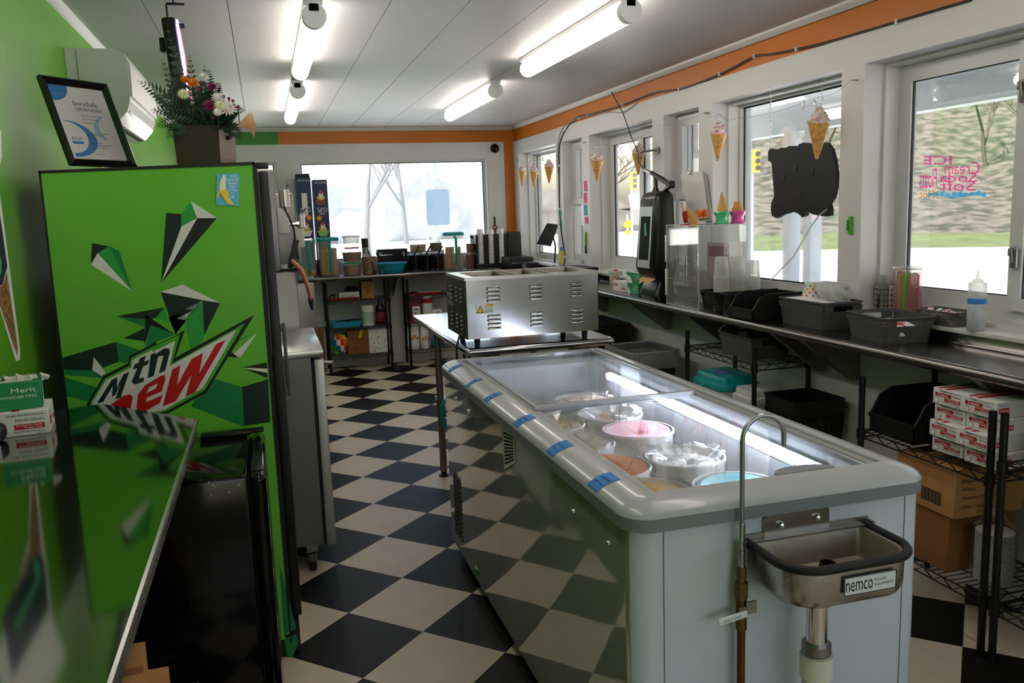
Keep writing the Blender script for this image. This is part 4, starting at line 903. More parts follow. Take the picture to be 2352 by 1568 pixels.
# ------------------------------------------------------------------ cone decal on the green wall
def wl(pts, k): return [at(u, v, x=XL) + V(.0006 + .0005 * k, 0, 0) for u, v in pts]
mb = MB().poly(wl([(-120, 300), (2, 300), (4, 360), (-2, 385), (0, 450), (46, 800), (45, 826), (36, 830), (-4, 700), (-150, 560)], 0))
mb.use(1).poly(wl([(-120, 470), (-3, 478), (16, 612), (4, 655), (-100, 640)], 1)); mb.use(2).poly(wl([(-80, 560), (-4, 575), (2, 600), (2, 625), (-6, 645), (-9, 625), (-12, 590), (-80, 580)], 2))
mb.use(3).poly(wl([(-60, 652), (4, 657), (15, 625), (40, 798), (39, 818), (-8, 680)], 1))
tag(mb.build('cone_decal', [PAPER, pm('navy print', '#12143a', .5), pm('mint print', '#2fae72', .5), pm('waffle print', '#7a5636', .6, col2='#a5784a', mix=(.45, .55), scale=40)], None, wl([(0, 600)], 0)[0]), 'ice cream cone decal with white outline on the green wall', 'decal')

# ================================================================== stainless counter at the near end
CT = .995
sc = thing('steel_counter', 'mirror-like stainless counter along the green wall', 'counter', (-.48, 1.6, 0))
outl = [(-.228, .2), (-.228, 2.535), (-.532, 2.885), (-.63, 2.845), (-.722, 2.80), (-.722, .2)]
MIRS = pm('mirror finish steel', '#8d9087', .075, metal=1., vary=.05, scale=3, rvary=.03)
MB().prism([(x, y, CT - .004) for x, y in outl], (0, 0, .004)).build('counter_top', MIRS, sc)
mb = MB()
for (x0, y0), (x1, y1) in zip(outl[:-2], outl[1:-1]): mb.tube([(x0, y0, CT - .008), (x1, y1, CT - .008)], .0075, 8); mb.prism([(x0, y0, CT - .01), (x1, y1, CT - .01), (x1, y1, CT - .045), (x0, y0, CT - .045)], ((-.003, 0, 0)))
mb.build('rolled_edge', STEEL, sc)
for x, y in ((-.5, 2.2), (-.68, 2.6), (-.28, .4), (-.68, .4)): MB().cyl((x, y, 0), (x, y, CT - .01), .018, seg=12).build('leg', STEELD, sc)
MB().b2((-.7, .4, .3), (-.26, 2.3, .32)).build('undershelf', STEELD, sc)
for k, (x, y, z, d) in enumerate(((-.40, 1.82, .32, (.24, .3, .12)), (-.39, 1.84, .441, (.22, .28, .1)), (-.41, 1.8, .542, (.2, .26, .09)))):
    t = thing('card_box', ['wide flat brown card box lowest on the shelf under the steel counter', 'flat brown card box second in the stack under the steel counter', 'small brown card box topmost of the stack under the steel counter'][k], 'box', (x, y, z), .05 * k)
    q_ = MB().box((0, 0, d[2] / 2), d); q_.xf(XF[t.name]); q_.build('carton', CARD, t)
    q_ = MB().box((0, 0, d[2] + .0006), (d[0], .03, .001)); q_.xf(XF[t.name]); q_.build('packing_tape', CARDD, t)

# ------------------------------------------------------------------ black mini fridge
mf = thing('mini_fridge', 'glossy black mini fridge with worn corners beside the steel counter', 'fridge', (-.33, 2.66, 0))
MB().rbox((-.35, 2.665, .44), (.51, .52, .82), .012, 2).build('cabinet', BLKG, mf)
dd = MB().rbox((-.07, 2.665, .44), (.046, .52, .815), .02, 4).build('door', BLKG, mf)
MB().b2((-.0955, 2.42, .04), (-.0935, 2.91, .835)).build('door_gap', RUBBER, mf)
MB().rbox((-.07, 2.55, .848), (.03, .2, .006), .002).build('handle_recess', BLKP, dd)
MB().rbox((-.17, 2.9, .856), (.16, .045, .014), .004).rbox((-.08, 2.9, .858), (.06, .035, .012), .004).build('hinge_cover', BLKP, mf)
mb = MB(); rnd = random.Random(3)
for k in range(6): mb.box((-.17 + rnd.uniform(-.03, .05), 2.4045, .845 + rnd.uniform(-.04, .004)), (rnd.uniform(.001, .004), .0008, rnd.uniform(.001, .004)), M=Matrix.Rotation(rnd.uniform(0, 3), 4, 'Y'))
o = mb.build('paint_chips', PAPER, mf); o['kind'] = 'stuff'
for x in (-.55, -.12):
    for y in (2.45, 2.88): MB().cyl((x, y, 0), (x, y, .032), .018, seg=10).build('foot', BLKP, mf)

# ------------------------------------------------------------------ glove boxes on the counter
def glove_box(loc, rz, d, label, style, group):
    t = thing('glove_box', label, 'glove box', loc, rz, group); w_, dp, h = d
    b = MB().rbox((0, 0, h / 2), d, .002, 1); b.xf(XF[t.name])
    if style == 'green': b.build('carton', pm('green printed carton', '#148a4c', .45, vary=.05), t)
    else: b.build('carton', PAPER, t)
    m = MB(); e = .0008
    if style == 'green':
        m.use(0).poly([(-w_ / 2 + .0, -dp / 2 - e, h * .0)] + [(-w_ / 2 + .1 * math.cos(a), -dp / 2 - e, h * .75 * math.sin(a)) for a in [PI / 2 * k / 8 for k in range(9)]])
        m.poly([(w_ / 2 + e, dp / 2, 0)] + [(w_ / 2 + e, dp / 2 - dp * .55 * math.sin(a), h * math.cos(a)) for a in [PI / 2 * k / 8 for k in range(8, -1, -1)]][::-1])
        m.poly([(-w_ / 2 + .02, -dp / 2 + .01, h + e), (w_ / 2 - .02, -dp / 2 + .01, h + e), (w_ / 2 - .01, dp / 2 - .01, h + e), (-w_ / 2 + .01, dp / 2 - .01, h + e)])
        letters(m, 'Merit', (.045, -dp / 2 - e, h * .62), (.06, 0, 0), (0, 0, .013)); letters(m, 'POWDER FREE', (.02, -dp / 2 - e, h * .42), (.085, 0, 0), (0, 0, .007)); letters(m, 'PREMIUM', (-.1, -dp / 2 - 2 * e, h * .3), (.04, 0, 0), (0, 0, .008))
        m.use(1); letters(m, 'Merit', (w_ / 2 + 2 * e, .0, h * .4), (0, .05, 0), (0, 0, .014))
        m.use(2).poly([(.065 * math.cos(a) - .02, .03 * math.sin(a), h + 2 * e) for a in [2 * PI * k / 18 for k in range(18)]])
    else:
        m.use(3).poly([(-w_ / 2 + .012, -dp / 2 - e, h * .5), (-w_ / 2 + .085, -dp / 2 - e, h * .5), (-w_ / 2 + .085, -dp / 2 - e, h * .74), (-w_ / 2 + .012, -dp / 2 - e, h * .74)])
        m.poly([(w_ / 2 - .085, -dp / 2 - e, h * .26), (w_ / 2 - .012, -dp / 2 - e, h * .26), (w_ / 2 - .012, -dp / 2 - e, h * .48), (w_ / 2 - .085, -dp / 2 - e, h * .48)])
        m.poly([(w_ / 2 + e, -dp / 2 + .012, h * .3), (w_ / 2 + e, -dp / 2 + .055, h * .3), (w_ / 2 + e, -dp / 2 + .055, h * .62), (w_ / 2 + e, -dp / 2 + .012, h * .62)]); m.poly([(w_ / 2 + e, dp / 2 - .055, h * .3), (w_ / 2 + e, dp / 2 - .01, h * .3), (w_ / 2 + e, dp / 2 - .01, h * .44), (w_ / 2 + e, dp / 2 - .055, h * .44)])
        m.poly([(-w_ / 2 + .02, -dp / 2 + .002, h + e), (-w_ / 2 + .035, -dp / 2 + .002, h + e), (-w_ / 2 + .035, dp / 2 - .002, h + e), (-w_ / 2 + .02, dp / 2 - .002, h + e)]); m.poly([(w_ / 2 - .09, -dp / 2 + .002, h + e), (w_ / 2 - .07, -dp / 2 + .002, h + e), (w_ / 2 - .07, dp / 2 - .002, h + e), (w_ / 2 - .09, dp / 2 - .002, h + e)])
        m.use(4); letters(m, 'Sysco', (-w_ / 2 + .03, -dp / 2 - e, h * .78), (.036, 0, 0), (0, 0, .012)); letters(m, 'Sysco', (w_ / 2 + e, -dp / 2 + .012, h * .68), (0, .04, 0), (0, 0, .012))
        m.use(0); letters(m, 'Classic', (-w_ / 2 + .024, -dp / 2 - 2 * e, h * .54), (.05, 0, 0), (0, 0, .011)); letters(m, 'Foodservice Grade', (w_ / 2 - .08, -dp / 2 - 2 * e, h * .39), (.062, 0, 0), (0, 0, .005)); letters(m, 'Powder Free', (w_ / 2 - .06, -dp / 2 - 2 * e, h * .29), (.042, 0, 0), (0, 0, .005)); letters(m, 'Classic', (w_ / 2 + 2 * e, -dp / 2 + .016, h * .4), (0, .036, 0), (0, 0, .01))
        m.use(2); letters(m, 'High Performance', (w_ / 2 - .1, -dp / 2 - e, h * .78), (.088, 0, 0), (0, 0, .008)); letters(m, 'Nitrile Gloves', (w_ / 2 - .08, -dp / 2 - e, h * .6), (.068, 0, 0), (0, 0, .008)); letters(m, 'Medium - Ambidextrous', (-.02, -dp / 2 - e, h * .14), (w_ / 2 + .008, 0, 0), (0, 0, .005)); letters(m, '100 ct', (w_ / 2 - .032, -dp / 2 - e, h * .05), (.02, 0, 0), (0, 0, .004))
        m.poly([(-w_ / 2 + .02 + .012 * math.cos(a), -dp / 2 - e, h * .24 + .011 * math.sin(a)) for a in [2 * PI * k / 14 for k in range(14)]]); m.use(0).poly([(-w_ / 2 + .02 + .0105 * math.cos(a), -dp / 2 - 1.5 * e, h * .24 + .0095 * math.sin(a)) for a in [2 * PI * k / 14 for k in range(14)]])
    m.xf(XF[t.name]); m.build('print', [INKW, INKG, INK, INKR, INKB], t)
    return t
glove_box((-.715 + .03 - .05, 2.595, CT), math.radians(8), (.245, .155, .068), 'white glove box with red print under the green one on steel counter', 'white', None)
gb = glove_box((-.748, 2.60, CT + .069), math.radians(12), (.235, .13, .075), 'opened green and white glove box on top of the white box', 'green', None)
mb = MB(); rnd = random.Random(9)
for k in range(6): mb.tube([(-.77 + .03 * k, 2.6, CT + .142), (-.775 + .03 * k, 2.59, CT + .152 + rnd.uniform(0, .006)), (-.76 + .03 * k, 2.605, CT + .144)], .008, 6)
o = mb.build('glove_tuft', pm('pale latex', '#d8d6cf', .6), gb)
c = at(8, 1012, z=CT)
t = thing('tape_dispenser', 'black and white gadget at the edge of the steel counter by the gloves', 'dispenser', (c.x - .05, c.y, CT))
MB().rbox((c.x - .05, c.y, CT + .025), (.12, .05, .05), .02, 3).build('body', BLKP, t); MB().rbox((c.x - .05, c.y - .026, CT + .025), (.1, .004, .04), .002).build('face', PAPER, t)

STEELQ = pm('satin machine steel', '#7f7d7a', .34, metal=1., vary=.06, scale=3)
# ================================================================== stainless undercounter fridge on casters
uf = thing('undercounter_fridge', 'low stainless steel fridge on casters behind the green fridge', 'fridge', (-.1, 3.98, 0))
UZ = 1.0; UY0, UY1 = 3.655, 4.42
MB().rbox((-.15, (UY0 + UY1) / 2, UZ - .018), (.71, UY1 - UY0, .036), .006).build('top', STEEL, uf)
MB().b2((-.48, UY0 + .012, .13), (.15, UY1 - .01, UZ - .036)).build('cabinet', STEELQ, uf)
MB().b2((.15, UY0 + .016, .13), (.163, UY1 - .02, UZ - .05)).build('gasket', RUBBER, uf)
ud = MB().rbox((.184, (UY0 + UY1) / 2, .54), (.04, UY1 - UY0 - .02, .83), .004).build('door', pm('pale door edge steel', '#c4c2bd', .45, metal=.7, vary=.05), uf)
MB().tube([(.2, UY0 + .08, .93), (.235, UY0 + .085, .925), (.245, UY0 + .15, .915), (.235, UY0 + .21, .905), (.2, UY0 + .215, .9)], .009, 8).build('handle', STEELD, ud)
for x in (-.4, .1):
    for y in (UY0 + .07, UY1 - .07):
        cs_ = MB().cyl((x - .014, y, .048), (x + .014, y, .048), .048, seg=18).build('caster', BLKP, uf)
        MB().b2((x - .024, y - .03, .09), (x + .024, y + .03, .135)).b2((x + .016, y - .012, .04), (x + .02, y + .012, .1)).b2((x - .02, y - .012, .04), (x - .016, y + .012, .1)).build('fork', STEELD, cs_)
# ================================================================== soft-serve machines
STEELQ = pm('satin machine steel', '#7f7d7a', .34, metal=1., vary=.06, scale=3)
def softserve(y0, y1, xl, xu, zl_, zu, lab):
    t = thing('soft_serve_machine', lab, 'ice cream machine', ((xl - .5) / 2, (y0 + y1) / 2, 0)); ym = (y0 + y1) / 2
    MB().rbox((xl - .3, ym, zl_ / 2 + .04), (.6, y1 - y0, zl_ - .08), .008).build('lower_cabinet', STEELQ, t)
    MB().rbox((xu - .28, ym, (zl_ + zu) / 2), (.56, y1 - y0, zu - zl_), .012).build('upper_hood', STEELQ, t)
    MB().rbox((xl - .05, ym, zl_ + .008), (.14, y1 - y0 - .06, .016), .004).build('drip_tray', BLKP, t)
    d = MB(); zc = zl_ + (zu - zl_) * .5
    d.rbox((xu + .03, ym, zc), (.06, .22, .14), .012); d = d.build('freezing_door', pm('white acetal block', '#dddbd2', .4), t)
    for k in (-.07, 0, .07):
        MB().cyl((xu + .06, ym + k, zc - .02), (xu + .10, ym + k, zc - .02), .008, seg=10).cyl((xu + .1, ym + k, zc - .02), (xu + .112, ym + k, zc - .02), .013, seg=10).build('draw_pin', CHROME, d)
    MB().cyl((xu + .045, ym - .09, zc + .07), (xu + .045, ym - .09, zc + .16), .028, seg=16).tube([(xu + .045, ym - .09, zc + .16), (xu + .06, ym - .09, zc + .18), (xu + .085, ym - .1, zc + .2)], .007, 8).build('draw_handle', CHROME, d)
    for x in (xl - .5, xl - .06):
        for y in (y0 + .06, y1 - .06): MB().cyl((x, y, 0), (x, y, .085), .03, seg=12).build('caster', BLKP, t)
    return t
s1 = softserve(4.5, 4.98, .145, .07, 1.285, 1.8, 'tall stainless soft-serve machine behind the low steel fridge')
MB().tube([(.11, 4.62, 1.62), (.15, 4.6, 1.5), (.155, 4.6, 1.42), (.16, 4.62, 1.34)], .005, 6).build('sensor_cable', BLKP, s1)
MB().box((.135, 4.6, 1.36), (.03, .02, .17), M=Matrix.Rotation(math.radians(16), 4, 'Y')).build('black_lever', BLKP, s1)
s2 = softserve(5.9, 6.4, .3, .205, 1.12, 1.72, 'second stainless soft-serve machine near the navy cup boxes')
t = thing('syrup_hoses', 'red and yellow hoses with a black nozzle dangling from the soft-serve machine', 'hoses', (.16, 4.56, 1.2))
a0 = at(668, 600, y=4.5); a1 = at(690, 622, y=4.45); a2 = at(706, 660, y=4.45); a3 = at(713, 690, y=4.45); a4 = at(717, 712, y=4.45)
for k, cl in enumerate(('#8e2f38', '#a54a52', '#b8a43a')):
    d = V(.004 * k, .012 * k, .003 * k); MB().tube([a0 + d, a1 + d * 1.2, a2 + d, a3 + d * .6], .0065, 8).build('hose', pm('hose ' + cl, cl, .35), t)
MB().tube([a3 + V(.002, .008, .01), a3.lerp(a4, .4) + V(.002, .008, 0), a4 + V(.002, .006, 0)], [.014, .012, .006], 8).build('nozzle', BLKP, t)
# ================================================================== steel wall shelves under the windows
SZ = .969; SX = 2.28
SHELFM = pm('dark worn shelf steel', '#83807c', .2, metal=1., vary=.1, scale=3, rvary=.08)
def bracket(y, t):
    g = MB(); pts = [(XR - .004, SZ - .03), (XR - .31, SZ - .03), (XR - .31, SZ - .05), (XR - .045, SZ - .255), (XR - .004, SZ - .255)]
    for s_ in (-.02, .02): g.prism([(x, y + s_, z) for x, z in pts], (0, .002 if s_ < 0 else -.002, 0))
    g.prism([(XR - .31, y - .02, SZ - .05), (XR - .045, y - .02, SZ - .255), (XR - .045, y + .02, SZ - .255), (XR - .31, y + .02, SZ - .05)], (.0, 0, .002))
    g.build('bracket', STEELD, t)
def wall_shelf(y0, y1, brs, lab):
    t = thing('wall_shelf', lab, 'shelf', (XR - .18, (y0 + y1) / 2, SZ - .26))
    n = 8; pr = [(XR - .022, SZ + .042), (XR - .018, SZ + .042), (XR - .018, SZ - .004)]
    prof = [(XR - .002, SZ + .042), (XR - .016, SZ + .042), (XR - .018, SZ + .036), (XR - .02, SZ + .006), (XR - .026, SZ), (SX + .02, SZ)] + [(SX + .018 - .0205 * math.sin(PI * k / n), SZ - .0205 + .0205 * math.cos(PI * k / n)) for k in range(n + 1)] + [(SX + .06, SZ - .041), (SX + .06, SZ - .006), (XR - .002, SZ - .006)]
    m = MB(); k_ = len(prof)
    m.add([(x, y, z) for y in (y0 + .0008, y1 - .0008) for x, z in prof], [(i, (i + 1) % k_, (i + 1) % k_ + k_, i + k_) for i in range(k_)] + [list(range(k_)), list(range(2 * k_ - 1, k_ - 1, -1))], True)
    m.build('shelf_board', SHELFM, t)
    for y in brs: bracket(y, t)
    return t
wall_shelf(.9, 3.489, (2.33, 3.33, 1.2), 'near length of steel wall shelf with grey baskets under the windows')
wall_shelf(3.489, 5.185, (3.57, 4.45), 'middle length of steel wall shelf with the acrylic case under the windows')
wall_shelf(5.185, 8.56, (5.26, 6.4, 7.6), 'far length of steel wall shelf running to the orange corner')

# ------------------------------------------------------------------ open baskets
def weave(name, col):
    if name in MATS: return MATS[name]
    m = pm(name, col, .6, vary=.12, scale=30); n = m.node_tree; b = n.nodes['Principled BSDF']
    tc = n.nodes.new('ShaderNodeTexCoord'); br = n.nodes.new('ShaderNodeTexBrick'); br.inputs['Scale'].default_value = 55; br.inputs['Mortar Size'].default_value = .03
    mp = n.nodes.new('ShaderNodeMapping'); mp.inputs['Rotation'].default_value = (PI / 2, 0, 0); n.links.new(tc.outputs['Object'], mp.inputs[0])
    bp = n.nodes.new('ShaderNodeBump'); bp.inputs['Strength'].default_value = .6; bp.inputs['Distance'].default_value = .004
    n.links.new(mp.outputs[0], br.inputs['Vector']); n.links.new(br.outputs['Fac'], bp.inputs['Height']); bp.invert = True; n.links.new(bp.outputs[0], b.inputs['Normal']); return m
GREYW = weave('charcoal woven plastic', '#4a4a4a')
BLKW = pm('black perforated plastic', '#0c0c0c', .5, vary=.1)
def basket(name, label, loc, rz, w_, d, h, mat, group=None, holes=False, taper=.9):
    """open basket; w along local x, d along local y; slots at the two short ends"""
    t = thing(name, label, 'basket', loc, rz, group)
    def R(k, z, o=0): return [V(x, y, z) for x, y in rrect(-w_ / 2 * k + o, w_ / 2 * k - o, -d / 2 * k + o, d / 2 * k - o, .02, 3)]
    m = MB(); th = .004
    if not holes:
        z1, z2 = h * .66, h * .86; kk = lambda z: taper + (1 - taper) * z / h
        loops(m, [R(taper, 0), R(kk(z1), z1)], cap0=True, smooth=True); loops(m, [R(kk(z2), z2), R(1, h - .004), R(1.03, h - .006), R(1.03, h), R(.98, h + .001), R(.97, h - .01), R(kk(z2) - .02, z2)])
        loops(m, [R(kk(z1) - .02, z1), R(taper - .02, .006)], cap1=True)
        # band of wall with the hand slots left open at the short ends
        for sg in (-1, 1):
            for a, b in ((-1, -.5), (.5, 1)):
                m.quad(V(sg * w_ / 2 * kk(z1), a * d / 2 * kk(z1) * .97, z1), V(sg * w_ / 2 * kk(z1), b * d / 2 * kk(z1) * .97, z1), V(sg * w_ / 2 * kk(z2), b * d / 2 * kk(z2) * .97, z2), V(sg * w_ / 2 * kk(z2), a * d / 2 * kk(z2) * .97, z2))
            m.quad(V(-w_ / 2 * kk(z1) * .99, sg * d / 2 * kk(z1), z1), V(w_ / 2 * kk(z1) * .99, sg * d / 2 * kk(z1), z1), V(w_ / 2 * kk(z2) * .99, sg * d / 2 * kk(z2), z2), V(-w_ / 2 * kk(z2) * .99, sg * d / 2 * kk(z2), z2))
    else:
        loops(m, [R(taper, 0), R(taper + .01, h * .08), R(taper - .01, h * .08)], cap0=True); loops(m, [R(.985, h * .88), R(1, h - .004), R(1.03, h - .004), R(1.03, h), R(.97, h), R(.965, h * .88)])
        lo = R(taper + .005, h * .07); hi = R(.985, h * .89); n = len(lo); per = []
        for k in range(n):
            L_ = (lo[(k + 1) % n] - lo[k]).length; c = max(1, int(L_ / .014))
            for j in range(c): t_ = j / c; per.append((lo[k].lerp(lo[(k + 1) % n], t_), hi[k].lerp(hi[(k + 1) % n], t_)))
        N = len(per)
        for k in range(N):
            for sh in (3, -3):
                a, b = per[k], per[(k + sh) % N]; dirv = (per[(k + 1) % N][0] - per[k - 1][0]).normalized() * .0042
                mid = (a[0].lerp(a[1], .0), b[0].lerp(b[1], 1.0)); m.add([mid[0] - dirv, mid[0] + dirv, mid[1] + dirv, mid[1] - dirv], [(0, 1, 2, 3)])
    m.xf(XF[t.name]); m.build('shell', mat, t)
    return t
def polka(loc, label, up=True, rz=0, s=1., mat=None):
    t = thing('polka_dot_cup', label, 'paper cup', loc, rz); h = .075 * s; r0, r1 = .034 * s, .045 * s
    m = MB(); prof = [(r0, 0), (r1, h), (r1 + .003, h + .001), (r1 + .001, h + .004), (r1 - .002, h), (r0 - .002, .004), (0, .004)] if up else [(r1 + .003, 0), (r1 + .002, .004), (r1, .004), (r0, h), (0, h)]
    m.lathe(prof, loc, 24); m.build('cup', PAPER, t)
    d = MB(); cols = [pm('dot ' + c, c, .5) for c in ('#e8452f', '#f2c21c', '#4aa3dd', '#f08a24', '#6cc24a')]; k = 0
    for row in range(4):
        for j in range(9):
            a = 2 * PI * (j + .5 * (row % 2)) / 9; zz = h * (.18 + .21 * row); rr = (r0 + (r1 - r0) * zz / h) if up else (r1 + (r0 - r1) * zz / h)
            c = V(loc[0] + (rr + .0008) * math.cos(a), loc[1] + (rr + .0008) * math.sin(a), loc[2] + zz); tt = V(-math.sin(a), math.cos(a), 0); uu = V(0, 0, 1)
            d.use((j * 2 + row * 3) % 5).poly([c + (tt * math.cos(b) + uu * math.sin(b)) * .006 * s for b in [2 * PI * q / 8 for q in range(8)]])
    o = d.build('dots', cols, t); o['kind'] = 'stuff'; return t
def clear_stack(name, label, cat, c, r0, r1, h, n, group, base_h=.09, down=False):
    """nested clear cups: the open cup on top and the pile of rims below"""
    t = thing(name, label, cat, c, 0, group); m = MB(); pr = []
    step = (h - base_h) / n
    for k in range(n): z = k * step; pr += [(r1, z), (r1 + .002, z + step * .3), (r1 - .001, z + step * .7)]
    z = n * step; pr += [(r1, z), (r0, h), (r0 * .9, h), (0, h - .003)]
    m.lathe(pr, c, 20); m.build('nested_cups', CUPC, t); return t
# gray baskets on the near shelf
b1 = basket('grey_basket', 'tall charcoal woven basket under the polka dot cup on steel shelf', (2.49, 3.43, SZ), math.radians(90), .36, .21, .125, GREYW)
b2 = basket('grey_basket', 'low charcoal woven basket with red wrappers beside the squeeze bottle', (2.49, 2.96, SZ), math.radians(80), .31, .22, .105, GREYW)
rnd = random.Random(4)
def packets(name, label, loc, n, rx, ry, mats, size=.03, group=None):
    t = thing(name, label, 'packets', loc, 0, group)
    for k in range(n):
        m = MB().rbox((loc[0] + rnd.uniform(-rx, rx), loc[1] + rnd.uniform(-ry, ry), loc[2] + .008 + .006 * (k % 3)), (size, size * 1.4, .006), .002, 1, M=Matrix.Rotation(rnd.uniform(0, 6), 4, 'Z') @ Matrix.Rotation(rnd.uniform(-.5, .5), 4, 'X')); m.build('packet', mats[k % len(mats)], t)
packets('sauce_packets', 'white and red sauce packets lying in the low grey basket', (2.49, 2.94, SZ + .045), 12, .06, .09, [PAPER, INKR, PAPER], .04)
MB().b2((2.43, 2.82, SZ + .03), (2.55, 3.1, SZ + .044)).build('liner_card', PAPER, b2)
sb = basket('grey_basket', 'small flat olive grey lattice basket of creamers on window sill', (2.66, 2.83, SILL + .002), math.radians(90), .22, .12, .06, pm('olive grey lattice', '#5d5b54', .55), holes=True)
packets('creamer_cups', 'pile of white creamer packets in the lattice basket on the sill', (2.66, 2.83, SILL + .034), 16, .04, .085, [PAPER, PAPER, pm('pinkish print', '#d9b3a8', .5)], .024)
# cup and dome lids on the tall grey basket
c = at(1876, 664, z=SZ + .125); polka((2.50, 3.5, SZ + .1215), 'upside-down polka dot paper cup on the tall grey basket', False)
MB().b2((2.415, 3.27, SZ + .112), (2.565, 3.595, SZ + .1215)).build('cup_tray', PAPER, b1)
EDGE0 = pm('frosted lid rim', '#e9eaea', .3)
t = thing('dome_lid_stack', 'row of nested clear dome lids lying in the tall grey basket', 'lids', (2.5, 3.34, SZ + .1215))
for k in range(11):
    y = 3.415 - .0125 * k; Mx = Matrix.Translation(V(2.51, y, SZ + .165)) @ Matrix.Rotation(math.radians(62), 4, 'X'); m = MB().lathe([(.047, 0), (.045, .004), (.04, .02), (.026, .034), (.014, .038), (.012, .038)], (0, 0, 0), 18); m.use(1).tube([(.047 * math.cos(q), .047 * math.sin(q), 0) for q in [2 * PI * j / 20 for j in range(20)]], .0016, 4, closed=True); m.xf(Mx); m.build('dome_lid', [CUPC, EDGE0], t)
# perforated canisters of wrapped utensils
for k, (x, y) in enumerate([at(u_, v_, z=SILL + .002).to_2d() for u_, v_ in ((1991, 709), (2027, 707))]):
    t = thing('utensil_canister', 'perforated steel canister of wrapped utensils next to the %s' % ('tall grey basket' if k == 0 else 'jar of straws'), 'canister', (x, y, SILL + .002), 0, 'steel canisters'); SZ_ = SILL + .002; x, y = max(x, 2.665), min(y, 3.285)
    MB().lathe([(0, 0), (.045, 0), (.045, .125), (.043, .125), (.043, .01), (0, .01)], (x, y, SZ_), 28).build('can', STEEL, t)
    d = MB()
    for r in range(4):
        for j in range(16):
            a = 2 * PI * j / 16; cc = V(x + .0455 * math.cos(a), y + .0455 * math.sin(a), SZ_ + .03 + .025 * r); tt = V(-math.sin(a), math.cos(a), 0)
            d.poly([cc + (tt * math.cos(b) + V(0, 0, 1) * math.sin(b)) * .0045 for b in [2 * PI * q / 8 for q in range(8)]])
    o = d.build('holes', pm('dark hole', '#2a2826', .8), t); o['kind'] = 'stuff'
    for j in range(9):
        a = rnd.uniform(0, 6.28); r = rnd.uniform(0, .03); m = MB().box((x + r * math.cos(a), y + r * math.sin(a), SZ_ + .1), (.016, .003, .15 + rnd.uniform(-.02, .02)), M=Matrix.Rotation(rnd.uniform(0, 3), 4, 'Z') @ Matrix.Rotation(rnd.uniform(-.15, .15), 4, 'X')); m.build('wrapped_spoon', CLEARM, t)
# jar of straws
x, y = 2.71, 3.11
t = thing('straw_jar', 'clear square jar full of bright coloured straws on the sill', 'straw jar', (x, y, SILL + .002)); zb = SILL + .002
MB().rbox((x, y, zb + .105), (.075, .1, .21), .008, 2).build('jar', CLEARP, t)
MB().rbox((x, y, zb + .214), (.08, .105, .012), .003).build('rim', CLEARP, t)
SC_ = [pm('straw ' + c, c, .35) for c in ('#f01f8c', '#7fe02a', '#f0c81c', '#ff6a1a', '#e8243c')]
for k in range(26):
    fx_ = x - .028 + .056 * ((k * 7) % 9) / 8; fy_ = y - .042 + .084 * k / 25; cidx = [4, 4, 0, 1, 1, 1, 1, 0, 0, 2, 2, 4, 0][k // 2]
    MB().cyl((fx_, fy_, zb + .008), (fx_ + rnd.uniform(-.006, .006), fy_ + rnd.uniform(-.004, .004), zb + .19 + rnd.uniform(-.006, .006)), .004, seg=8).build('straw', SC_[cidx], t)
# squeeze bottle
x, y = 2.625, 2.64; zb = SILL + .002
t = thing('squeeze_bottle', 'translucent squeeze bottle with blue tape on the white sill', 'bottle', (x, y, zb))
SQ = clear('milky squeeze plastic', '#f2f2f2', .04, .3, haze=.55, hazecol='#f1f1f1')
MB().lathe([(0, 0), (.031, 0), (.0325, .004), (.0325, .155), (.031, .162)], (x, y, zb), 24).build('body', SQ, t)
MB().lathe([(0, .05), (.03, .05), (.03, .003), (0, .003)], (x, y, zb), 20).build('syrup', pm('pale clear syrup', '#cfd3dc', .2, trans=.3), t)
MB().lathe([(.033, .162), (.033, .185), (.02, .188), (.019, .198), (.008, .2), (.0035, .235), (.002, .236)], (x, y, zb), 24).build('nozzle_cap', SQ, t)
MB().lathe([(.0329, .105), (.0331, .106), (.0331, .124), (.0329, .125)], (x, y, zb), 24).build('tape_band', BLUETAPE, t)
# black stacking bin and perforated black baskets
def stack_bin(loc, rz, w_, d, h, label):
    """shelf bin with a cut-away front; front faces local -y"""
    t = thing('stacking_bin', label, 'bin', loc, rz); m = MB(); th = .004
    side = [(-d / 2, 0), (d / 2, 0), (d / 2, h), (-d / 2 + d * .32, h), (-d / 2 + d * .14, h * .86), (-d / 2 + .012, h * .5), (-d / 2, h * .42)]
    for sx in (-w_ / 2, w_ / 2 - th): m.prism([(sx, y, z) for y, z in side], (th, 0, 0))
    m.b2((-w_ / 2, -d / 2, 0), (w_ / 2, d / 2, th)); m.b2((-w_ / 2, d / 2 - th, 0), (w_ / 2, d / 2, h)); m.b2((-w_ / 2, -d / 2, 0), (w_ / 2, -d / 2 + th, h * .42))
    m.xf(XF[t.name]); m.build('shell', BLKP, t)
    l = MB()
    l.b2((-w_ / 2 - .004, -d / 2 - .006, h * .36), (w_ / 2 + .004, -d / 2 + .004, h * .45))
    for sx in (-w_ / 2 - .003, w_ / 2 - .001): l.tube([(sx + .002, y, z) for y, z in side[2:]], .005, 6)
    l.b2((-w_ / 2 - .004, d / 2 - .006, h - .01), (w_ / 2 + .004, d / 2 + .003, h)); l.xf(XF[t.name]); l.build('rim', BLKP, t); return t
stack_bin((2.43, 3.79, SZ), math.radians(-90), .21, .28, .13, 'black stacking bin between the cup baskets and grey basket')
basket('black_basket', 'black perforated basket holding clear cups beside the acrylic case', (2.45, 4.135, SZ), math.radians(0), .31, .195, .115, BLKW, holes=True)
basket('black_basket', 'black perforated basket with pink packets next to the stacking bin', (2.45, 3.965, SZ), math.radians(0), .3, .125, .115, BLKW, holes=True)
